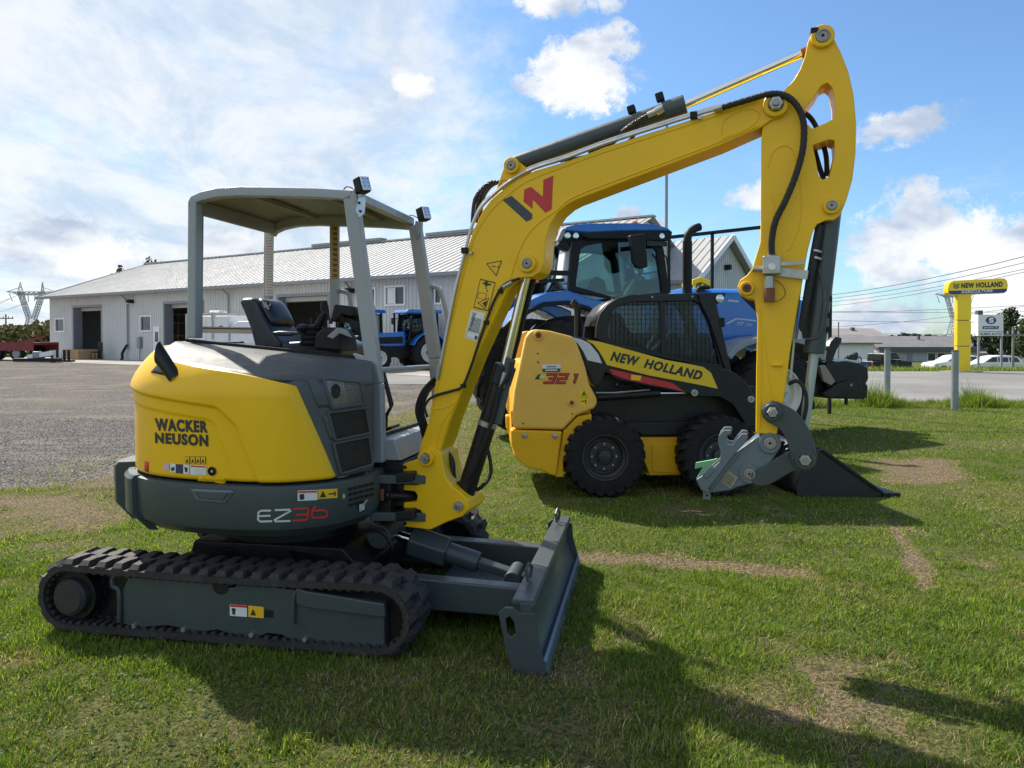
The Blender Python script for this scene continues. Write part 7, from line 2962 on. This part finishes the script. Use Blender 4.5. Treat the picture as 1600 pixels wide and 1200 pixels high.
# seat and controls inside
MB(KF).prism(KF.poly(z8((440, 540), (430, 440), (470, 400), (500, 430), (510, 530), (600, 540), (600, 580)), -.2), -.25, .25).build('seat', VINYL, sk, bev=.04, seg=3)
MB(KF).bar(KF.pt(*z8((585, 545))[0], -.30), KF.pt(*z8((665, 420))[0], -.30), .03, .03).build('safety_bar', PIPE, sk)
MB(KF).bar(KF.pt(*z8((600, 560))[0], .3), KF.pt(*z8((690, 470))[0], .3), .03, .03).build('safety_bar', PIPE, sk)
MB(KF).tube([KF.pt(*z8((740, 600))[0], -.2), KF.pt(*z8((745, 480))[0], -.2), KF.pt(*z8((740, 450))[0], -.2)], .02, 8).build('control_lever', BLACKM, sk)
MB(KF).prism(KF.poly(z8((400, 520), (900, 600), (930, 660), (380, 640)), yC2), yC2 + .06, -yC2 - .06).build('cab_floor', BLACK, sk)
MB(KF).tube(catmull([KF.pt(*z8(q)[0], -.1) for q in ((792, 328), (795, 308), (815, 303), (838, 306))], 4), .02, 8).build('roof_handle', BLACKM, sk)
MB(KF).tube(catmull([KF.pt(*z8(q)[0], .1) for q in ((312, 520), (312, 400), (304, 372), (290, 360))], 5), .038, 12).build('exhaust_pipe', BLACK, sk)
# bucket
def z5b(*pts):
    return [(1100 + a / 5.0, 600 + b / 5.0) for a, b in pts]


yBk = -.90
bs = z5b((735, 880), (720, 820), (760, 700), (895, 520), (935, 505), (1400, 845), (1530, 850), (1532, 915), (1450, 925), (1290, 915), (960, 918), (840, 915))
bk = MB(KF).prism(KF.poly(bs, yBk), yBk, yBk + .03).build('bucket_side', mat('bucket_black', (.016, .018, .018), .5, var=.15, dirt=.1), sk, bev=.004)
MB(KF).prism(KF.poly(bs, yBk), -yBk - .03, -yBk).build('bucket_side', BLACK, sk, bev=.004)
P3 = KF.poly(z5b((895, 520), (935, 505), (1400, 845), (1530, 850)), yBk)
MB(KF).prism(KF.poly(z5b((900, 515), (930, 506), (1398, 842), (1360, 842)), yBk), yBk - .025, yBk - .001).build('side_rib', BLACK, sk, bev=.004)
MB(KF).prism(KF.poly(z5b((1385, 848), (1530, 850), (1532, 915), (1400, 905)), yBk), yBk - .018, yBk - .001).build('corner_wear_plate', BLACK, sk, bev=.004)
mb = MB(KF)
rows = []
for a, b in z5b((935, 508), (895, 522), (760, 700), (722, 820), (740, 878), (840, 908), (1290, 910), (1530, 912)):
    x, z = KF.xz(a, b, yBk)
    rows.append([(x, yBk + .03, max(z, .012)), (x, -yBk - .03, max(z, .012))])
mb.grid(rows)
mb.build('bucket_shell', BLACK, sk, thick=.02, recalc=False)
MB(KF).prism(KF.poly(z5b((680, 640), (740, 560), (820, 640), (780, 860), (700, 860), (660, 760)), -.6), -.62, .62).build('attachment_plate', BLACK, sk, bev=.01)

# ================================================================== BLUE TRACTOR BEHIND
QF = Frame(.425, 11.49, 19)
tr_ = thing('tractor', QF, 'large blue tractor with glazed cab and black exhaust standing behind the skid steer loader', 'tractor')
tyre_c = RUBT
rc = QF.pt(905, 600, -1.15)
fc = QF.pt(1219, 612, -1.10)
RR_, FR_ = .97, .74
for s in (-1, 1):
    y0, y1 = (-1.15, -.60) if s < 0 else (.60, 1.15)
    big_tyre(QF, rc.x, RR_, RR_, .53, y0, y1, 20, tr_, s, lug=.05, lw=.05, skew=1.0, rim=CREAM, rimd=.3)
    y0, y1 = (-1.10, -.62) if s < 0 else (.62, 1.10)
    big_tyre(QF, fc.x, FR_, FR_, .40, y0, y1, 18, tr_, s, lug=.045, lw=.045, skew=1.0, rim=CREAM, rimd=.28)


def z4(*pts):
    return [(700 + a / 3.2, 330 + b / 3.2) for a, b in pts]


# chassis
MB(QF).prism([(rc.x - .5, .65), (rc.x - .5, 1.3), (rc.x + 1.2, 1.3), (fc.x + .4, 1.2), (fc.x + .5, .7), (fc.x - .6, .6), (rc.x + .6, .5)], -.38, .38).build('chassis', BLACKM, tr_, bev=.03)
MB(QF).bx(rc.x - .12, rc.x + .12, -.62, .62, RR_ - .14, RR_ + .14).build('rear_axle', BLACKM, tr_, bev=.03)
MB(QF).bx(fc.x - .12, fc.x + .12, -.64, .64, FR_ - .10, FR_ + .10).build('front_axle', BLACKM, tr_, bev=.03)
MB(QF).prism(QF.poly([(985, 600), (990, 520), (1110, 520), (1120, 600)], -.95), -.95, -.45).build('fuel_tank', BLACKM, tr_, bev=.05, seg=3)
for k in range(3):
    a = QF.pt(1010, 560 + k * 28, -1.05)
    MB(QF).bx(a.x - .2, a.x + .2, -1.1, -.85, a.z - .02, a.z + .02).build('step', BLACKM, tr_)
# hood
yH = -.44
hp_ = [(1046, 470), (1085, 458), (1170, 459), (1240, 466), (1276, 480), (1290, 505), (1292, 545), (1250, 552), (1200, 540), (1160, 536), (1046, 540)]
HH = QF.poly(hp_, yH)
mb = MB(QF)
secs = [(yH, .0), (yH + .06, .045), (-.15, .10), (.15, .10), (-yH - .06, .045), (-yH, .0)]
rows = []
zb_ = min(p[1] for p in HH)
zt_ = max(p[1] for p in HH)
for yy_, up_ in secs:
    rows.append([(x, yy_, z + up_ * (z - zb_) / (zt_ - zb_)) for x, z in HH])
mb.grid(rows, closed=True)
mb.add(rows[0], [tuple(range(len(HH)))]).add(rows[-1], [tuple(range(len(HH)))])
hd = mb.build('hood', BLUEP, tr_, bev=.02, seg=3, angle=50)
sQ = surf_plane(QF, yH, .004)
ngon_print('hood_line', [(1135, 505), (1150, 497), (1180, 500), (1184, 503), (1180, 502), (1151, 499), (1136, 507)], SILPRINT, hd, sQ)
print_text('lettering', 'T7', SILPRINT, hd, [(1153, 503), (1163, 504), (1161, 509.5), (1151, 508.5)], sQ, bold=.03, shear=.3)
print_text('lettering', '.230', SILPRINT, hd, [(1164, 505), (1175, 506), (1174, 509.5), (1163, 509)], sQ, bold=.02, shear=.3)
print_poly('hood_slot', [(1138, 468), (1155, 470), (1153, 472.5), (1137, 470.5)], SILPRINT, hd, sQ)
MB(QF).prism(QF.poly([(1158, 463), (1184, 468), (1230, 485), (1230, 500), (1190, 495)], yH - .01), yH - .012, yH).build('hood_grille', BLACKM, tr_, bev=.004)
# fenders
fo = z4((285, 575), (310, 540), (370, 490), (420, 440), (500, 405), (600, 395), (700, 430), (790, 452), (850, 480), (850, 520), (760, 520), (700, 482), (600, 455), (480, 462), (400, 520), (330, 560), (300, 590))
MB(QF).prism(QF.poly(fo, -1.10), -1.10, -.55).build('rear_fender', BLUEP, tr_, bev=.04, seg=3)
MB(QF).prism(QF.poly(fo, -1.10), .55, 1.10).build('rear_fender', BLUEP, tr_, bev=.04, seg=3)
fi = z4((275, 580), (330, 525), (400, 490), (480, 455), (600, 448), (700, 475), (765, 515), (740, 520), (690, 492), (600, 468), (490, 475), (410, 510), (340, 555), (300, 590))
MB(QF).prism(QF.poly(fi, -1.16), -1.17, -1.10).build('fender_flare', BLACKM, tr_, bev=.01)
ff = [(1138, 556), (1148, 542), (1165, 532), (1185, 527), (1225, 522), (1262, 528), (1284, 545), (1292, 565), (1284, 562), (1262, 540), (1225, 531), (1185, 536), (1168, 541), (1152, 551), (1143, 562)]
MB(QF).prism(QF.poly(ff, -1.12), -1.12, -.60).build('front_fender', GALV, tr_, bev=.012)
MB(QF).prism(QF.poly(ff, -1.12), .60, 1.12).build('front_fender', GALV, tr_, bev=.012)
# cab
yc = -.80
cab_o = z4((600, 400), (622, 150), (700, 132), (1060, 132), (1082, 200), (1108, 412), (1000, 440), (840, 445), (740, 425))
cab_i = z4((640, 375), (664, 190), (690, 172), (760, 160), (920, 152), (1010, 165), (1045, 200), (1072, 405), (980, 415), (840, 432), (742, 405))
for s in (-1, 1):
    y0, y1 = (yc, yc + .07) if s < 0 else (-yc - .07, -yc)
    cf = MB(QF).prism(QF.poly(cab_o, yc), y0, y1, [QF.poly(cab_i, yc)]).build('cab_frame', BLACKM, tr_, bev=.012)
    MB(QF).prism(QF.poly(cab_i, yc), y0 + .03, y0 + .034).build('side_glass', GLASS, cf)
a, b = QF.poly(z4((600, 400), (630, 150)), yc), QF.poly(z4((1060, 150), (1108, 412)), yc)
MB(QF).add([(a[0][0] + .02, yc + .08, a[0][1]), (a[1][0] + .02, yc + .08, a[1][1]), (a[1][0] + .02, -yc - .08, a[1][1]), (a[0][0] + .02, -yc - .08, a[0][1])], [(0, 1, 2, 3)]).build('rear_glass', GLASS, tr_, thick=.006)
MB(QF).add([(b[0][0] - .02, yc + .08, b[0][1]), (b[1][0] - .02, yc + .08, b[1][1]), (b[1][0] - .02, -yc - .08, b[1][1]), (b[0][0] - .02, -yc - .08, b[0][1])], [(0, 1, 2, 3)]).build('windscreen', GLASS, tr_, thick=.006)
ro = z4((575, 105), (590, 78), (640, 66), (720, 60), (940, 58), (1040, 66), (1100, 82), (1122, 98), (1116, 130), (1096, 150), (1050, 148), (900, 142), (700, 142), (655, 112), (600, 118))
top = z4((575, 100), (590, 78), (640, 66), (720, 60), (940, 58), (1040, 66), (1100, 82), (1122, 100), (1060, 98), (900, 100), (700, 108), (600, 100))
MB(QF).prism(QF.poly(top, yc - .10), yc - .10, -yc + .10).build('cab_roof', BLUEP, tr_, bev=.04, seg=4)
und = z4((580, 100), (640, 90), (900, 84), (1122, 100), (1116, 132), (1096, 150), (1050, 150), (900, 140), (760, 140), (700, 140), (655, 114), (600, 120))
MB(QF).prism(QF.poly(und, yc - .07), yc - .085, -yc + .085).build('roof_lining', BLACKM, tr_, bev=.02)
for a, b in ((599, 121), (640, 122), (1070, 124)):
    px, py = z4((a, b))[0]
    c = QF.pt(px, py, yc - .10)
    MB(QF).lathe([(.042, yc - .08), (.042, yc - .105), (0, yc - .112)], c=(c.x, 0, c.z), n=18).build('roof_lamp', LAMP, tr_)
c = QF.pt(*z4((938, 72))[0], yc - .05)
MB(QF).lathe([(.045, -.07), (.05, -.03), (.045, .06), (.0, .075)], c=(c.x, yc - .03, c.z), axis='Z', n=16).build('beacon', ORANGE, tr_)
MB(QF).bar(QF.pt(*z4((950, 76))[0], yc - .03), QF.pt(*z4((1020, 78))[0], yc - .03), .03, .03).build('beacon_arm', BLACKM, tr_)
MB(QF).bar(QF.pt(*z4((1014, 62))[0], yc - .03), QF.pt(*z4((1014, 104))[0], yc - .03), .05, .05).build('antenna_base', BLACKM, tr_, bev=.01)
# mirror
ym_ = -1.25
mr = QF.poly(z4((912, 120), (985, 110), (992, 130), (992, 180), (1002, 278), (975, 286), (948, 282), (930, 250), (925, 195)), ym_)
mi = MB(QF).prism(mr, ym_, ym_ + .10).build('mirror', BLACKM, tr_, bev=.02, seg=3)
MB(QF).bar(QF.pt(*z4((990, 160))[0], ym_ + .08), QF.pt(*z4((1090, 165))[0], yc), .035, .07).build('mirror_arm', BLACKM, mi)
MB(QF).tube([QF.pt(*z4((1065, 205))[0], yc - .1), QF.pt(*z4((1092, 230))[0], yc - .12), QF.pt(*z4((1108, 330))[0], yc - .12), QF.pt(*z4((1110, 410))[0], yc - .1)], .012, 6).build('handrail', BLACKM, tr_)
# rear parts of the cab
MB(QF).prism(QF.poly(z4((555, 345), (575, 190), (625, 180), (605, 370)), yc + .2), yc + .1, yc + .35).build('rear_panel', WHITE, tr_, bev=.02)
MB(QF).bar(QF.pt(*z4((545, 160))[0], yc - .05), QF.pt(*z4((600, 190))[0], yc - .05), .16, .10).build('rear_work_lamp', BLACKM, tr_, bev=.02)
MB(QF).prism(QF.poly(z4((540, 150), (560, 100), (575, 80), (580, 110), (560, 150)), yc - .15), yc - .2, yc - .1).build('rear_mirror', TRIMG, tr_, bev=.01)
MB(QF).bar(QF.pt(*z4((470, 308))[0], -1.0), QF.pt(*z4((610, 310))[0], -1.0), .05, .07).build('lamp_arm', BLACKM, tr_)
MB(QF).bx(*(lambda p, q: (p.x, q.x, -1.04, -.96, q.z, p.z))(QF.pt(*z4((345, 342))[0], -1.0), QF.pt(*z4((450, 358))[0], -1.0))).build('marker_lamp', ORANGE, tr_, bev=.01)
MB(QF).bar(QF.pt(*z4((450, 350))[0], -1.0), QF.pt(*z4((580, 344))[0], -1.0), .03, .05).build('lamp_arm', BLACKM, tr_)
# interior
MB(QF).prism(QF.poly(z4((660, 420), (690, 350), (720, 330), (760, 350), (770, 400), (850, 420)), -.1), -.3, .3).build('driver_seat', VINYL, tr_, bev=.05, seg=3)
MB(QF).prism(QF.poly(z4((900, 430), (930, 360), (960, 340), (1000, 350), (1030, 420)), -.1), -.25, .25).build('dashboard', BLACKM, tr_, bev=.04)
MB(QF).prism(QF.poly(z4((885, 350), (900, 282), (930, 290), (915, 352)), -.45), -.45, -.40).build('display', BLACKM, tr_, bev=.008)
MB(QF).tube([QF.pt(*z4((q[0], q[1]))[0], -.2) for q in ((890, 350), (900, 330), (925, 322), (960, 318), (985, 312))], .014, 6).build('steering_wheel', BLACKM, tr_)
MB(QF).bar(QF.pt(*z4((880, 420))[0], -.2), QF.pt(*z4((930, 340))[0], -.2), .03, .03).build('steering_column', PIPE, tr_)
# exhaust and bracket
MB(QF).tube(catmull([QF.pt(*z4(q)[0], -.58) for q in ((1196, 440), (1196, 250), (1197, 150), (1206, 110), (1232, 88), (1258, 78))], 6), [.062] * 12 + [.066] * 19, 20).build('exhaust_pipe', BLACKM, tr_) if False else \
    MB(QF).tube(catmull([QF.pt(*z4(q)[0], -.58) for q in ((1196, 440), (1196, 250), (1197, 150), (1206, 110), (1232, 88), (1258, 78))], 6), .064, 20).build('exhaust_pipe', BLACKM, tr_)
MB(QF).cyl(QF.pt(*z4((1196, 420))[0], -.58), QF.pt(*z4((1197, 150))[0], -.58), .074, n=24).build('heat_shield', BLACKM, tr_)
MB(QF).prism(QF.poly(z4((1245, 408), (1250, 385), (1275, 377), (1310, 378), (1310, 388), (1275, 395), (1262, 408)), -.4), -.42, -.3).build('hood_mirror', BLACKM, tr_, bev=.01)
# front linkage and weight block
yw = -.42
wb = [(1291, 567), (1325, 564), (1345, 568), (1357, 574), (1358, 592), (1354, 599), (1357, 603), (1356, 621), (1350, 624), (1296, 623), (1292, 600)]
MB(QF).prism(QF.poly(wb, yw), yw, -yw).build('front_weight', mat('gloss_black', (.006, .007, .009), .3, coat=.15, spec=.3, var=.2), tr_, bev=.03, seg=3)
MB(QF).prism(QF.poly([(1283, 566), (1297, 534), (1305, 526), (1314, 528), (1314, 534), (1307, 545), (1298, 568), (1290, 572)], yw + .1), yw + .08, yw + .2).build('linkage_arm', BLACK, tr_, bev=.01)
MB(QF).prism(QF.poly([(1280, 572), (1288, 570), (1304, 596), (1298, 602), (1286, 596)], yw - .04), yw - .06, yw).build('linkage_plate', mat('linkage_tan', (.28, .24, .16), .5, dirt=.3), tr_, bev=.006)
MB(QF).prism(QF.poly([(1286, 614), (1310, 598), (1330, 594), (1346, 596), (1346, 606), (1318, 612), (1300, 622)], yw - .05), yw - .06, yw - .001).build('linkage_plate', BLACK, tr_, bev=.006)
MB(QF).cyl(QF.pt(1289, 548, yw), QF.pt(1286, 566, yw), .03, n=12).build('linkage_cylinder', mat('tan_cylinder', (.5, .36, .2), .5), tr_)
boss(QF, 1329, 601.5, yw - .05, .045, 'weight_pin', tr_, m1=BLACK, out=.02)
for a, b in ((1336, 596), (1343, 595), (1338, 603), (1344, 602), (1338, 610), (1345, 608)):
    c = QF.pt(a, b, yw)
    MB(QF).cyl((c.x, yw - .008, c.z), (c.x, yw, c.z), .012, n=8).build('bolt', RUST, tr_)
MB(QF).prism(QF.poly([(1298, 564), (1304, 560), (1345, 564), (1340, 567), (1318, 568)], yw + .1), yw + .05, -yw).build('top_plate', SILPRINT, tr_, bev=.004)
MB(QF).bx(fc.x + .3, QF.pt(1300, 600, 0).x, -.3, .3, .62, .95).build('front_hitch', BLACKM, tr_, bev=.02)
MB(QF).tube([QF.pt(1322, 622, yw), QF.pt(1322, 632, yw)], .03, 8).build('stand_foot', BLACKM, tr_)

# ================================================================== SMALL TRACTORS BY THE WORKSHOP
def small_tractor(fr, label):
    o = thing('tractor', fr, label, 'tractor', 'blue tractors parked by the workshop')
    for s in (-1, 1):
        for cx, R_, w, yo in ((0, .74, .42, .95), (2.25, .53, .33, .88)):
            y0 = s * yo - (w if s > 0 else 0)
            big_tyre(fr, cx, R_, R_, R_ * .55, y0, y0 + w, 16, o, s, lug=.045, lw=.05, skew=1.0, rim=CREAM, rimd=.3)
    MB(fr).prism([(-.5, .55), (-.5, 1.0), (1.0, 1.1), (2.6, 1.0), (2.7, .6), (.6, .5)], -.28, .28).build('chassis', BLACKM, o, bev=.03)
    MB(fr).bx(-.1, .1, -.6, .6, .64, .84).build('rear_axle', BLACKM, o)
    MB(fr).bx(2.15, 2.35, -.6, .6, .45, .62).build('front_axle', BLACKM, o)
    hd_ = MB(fr).prism([(.85, 1.0), (.85, 1.62), (2.2, 1.55), (2.7, 1.42), (2.85, 1.2), (2.85, .95)], -.36, .36).build('hood', BLUEP, o, bev=.07, seg=3)
    MB(fr).bx(2.83, 2.87, -.28, .28, 1.0, 1.35).build('grille', BLACKM, o)
    MB(fr).prism([(1.0, 1.12), (1.0, 1.42), (2.4, 1.36), (2.6, 1.1)], -.375, -.361).build('side_grille', BLACKM, o)
    MB(fr).prism([(1.0, 1.12), (1.0, 1.42), (2.4, 1.36), (2.6, 1.1)], .361, .375).build('side_grille', BLACKM, o)
    for s in (-1, 1):
        y0, y1 = sorted((s * .52, s * .98))
        fp_ = [(.85 * math.cos(a), .74 + .86 * math.sin(a)) for a in [math.pi * (.12 + .76 * k / 10) for k in range(11)]]
        fq = [(.79 * math.cos(a), .74 + .80 * math.sin(a)) for a in [math.pi * (.88 - .76 * k / 10) for k in range(11)]]
        MB(fr).prism(fp_ + fq, y0, y1).build('fender', BLUEP, o, bev=.02)
        yy0 = s * .62
        for xa, xb in ((-.55, -.50), (.22, .25), (.82, .72)):
            MB(fr).bar((xa, yy0, 1.25), (xb, yy0, 2.42), .06, .06).build('cab_post', BLACKM, o)
        MB(fr).add([(-.52, yy0, 1.3), (.78, yy0, 1.3), (.72, yy0, 2.38), (-.5, yy0, 2.38)], [(0, 1, 2, 3)]).build('side_glass', GLASS, o, thick=.006)
    MB(fr).add([(.82, -.6, 1.5), (.82, .6, 1.5), (.72, .6, 2.38), (.72, -.6, 2.38)], [(0, 1, 2, 3)]).build('windscreen', GLASS, o, thick=.006)
    MB(fr).prism([(-.70, 2.42), (-.66, 2.56), (.9, 2.56), (1.0, 2.46), (.98, 2.40)], -.74, .74).build('cab_roof', BLUEP, o, bev=.04, seg=3)
    MB(fr).bx(-.45, .8, -.58, .58, 1.05, 1.28).build('cab_floor', BLACKM, o)
    MB(fr).prism([(-.4, 1.25), (-.35, 1.9), (-.2, 1.9), (-.15, 1.5), (.25, 1.45), (.25, 1.25)], -.25, .25).build('driver_seat', VINYL, o, bev=.04)
    MB(fr).bar((.3, 0, 1.4), (.55, 0, 1.2), .04, .04).build('steering_column', BLACKM, o)
    MB(fr).tube([(1.0, -.5, 1.2), (1.0, -.5, 2.35), (1.05, -.5, 2.45)], .045, 10).build('exhaust_pipe', BLACKM, o)
    for s in (-1, 1):
        MB(fr).bx(.85, .93, s * .95 - .09, s * .95 + .09, 1.95, 2.25).build('mirror', BLACKM, o, bev=.02)
        MB(fr).bar((.8, s * .62, 2.2), (.88, s * .95, 2.2), .03, .03).build('mirror_arm', BLACKM, o)
    for k in range(3):
        MB(fr).bx(.25, .6, -.88, -.58, .45 + k * .28, .48 + k * .28).build('step', BLACKM, o)
    MB(fr).bx(2.85, 3.1, -.3, .3, .6, .95).build('front_weight', BLACKM, o, bev=.03)
    return o


p = at(657, 540, 32.2)
small_tractor(Frame(p.x, p.y, 213, elev(32)), 'small blue tractor with white rims seen between the front canopy posts of the excavator')
p = at(566, 540, 31.5)
small_tractor(Frame(p.x, p.y, 238, elev(32)), 'small blue tractor mostly hidden behind the excavator joysticks and console')
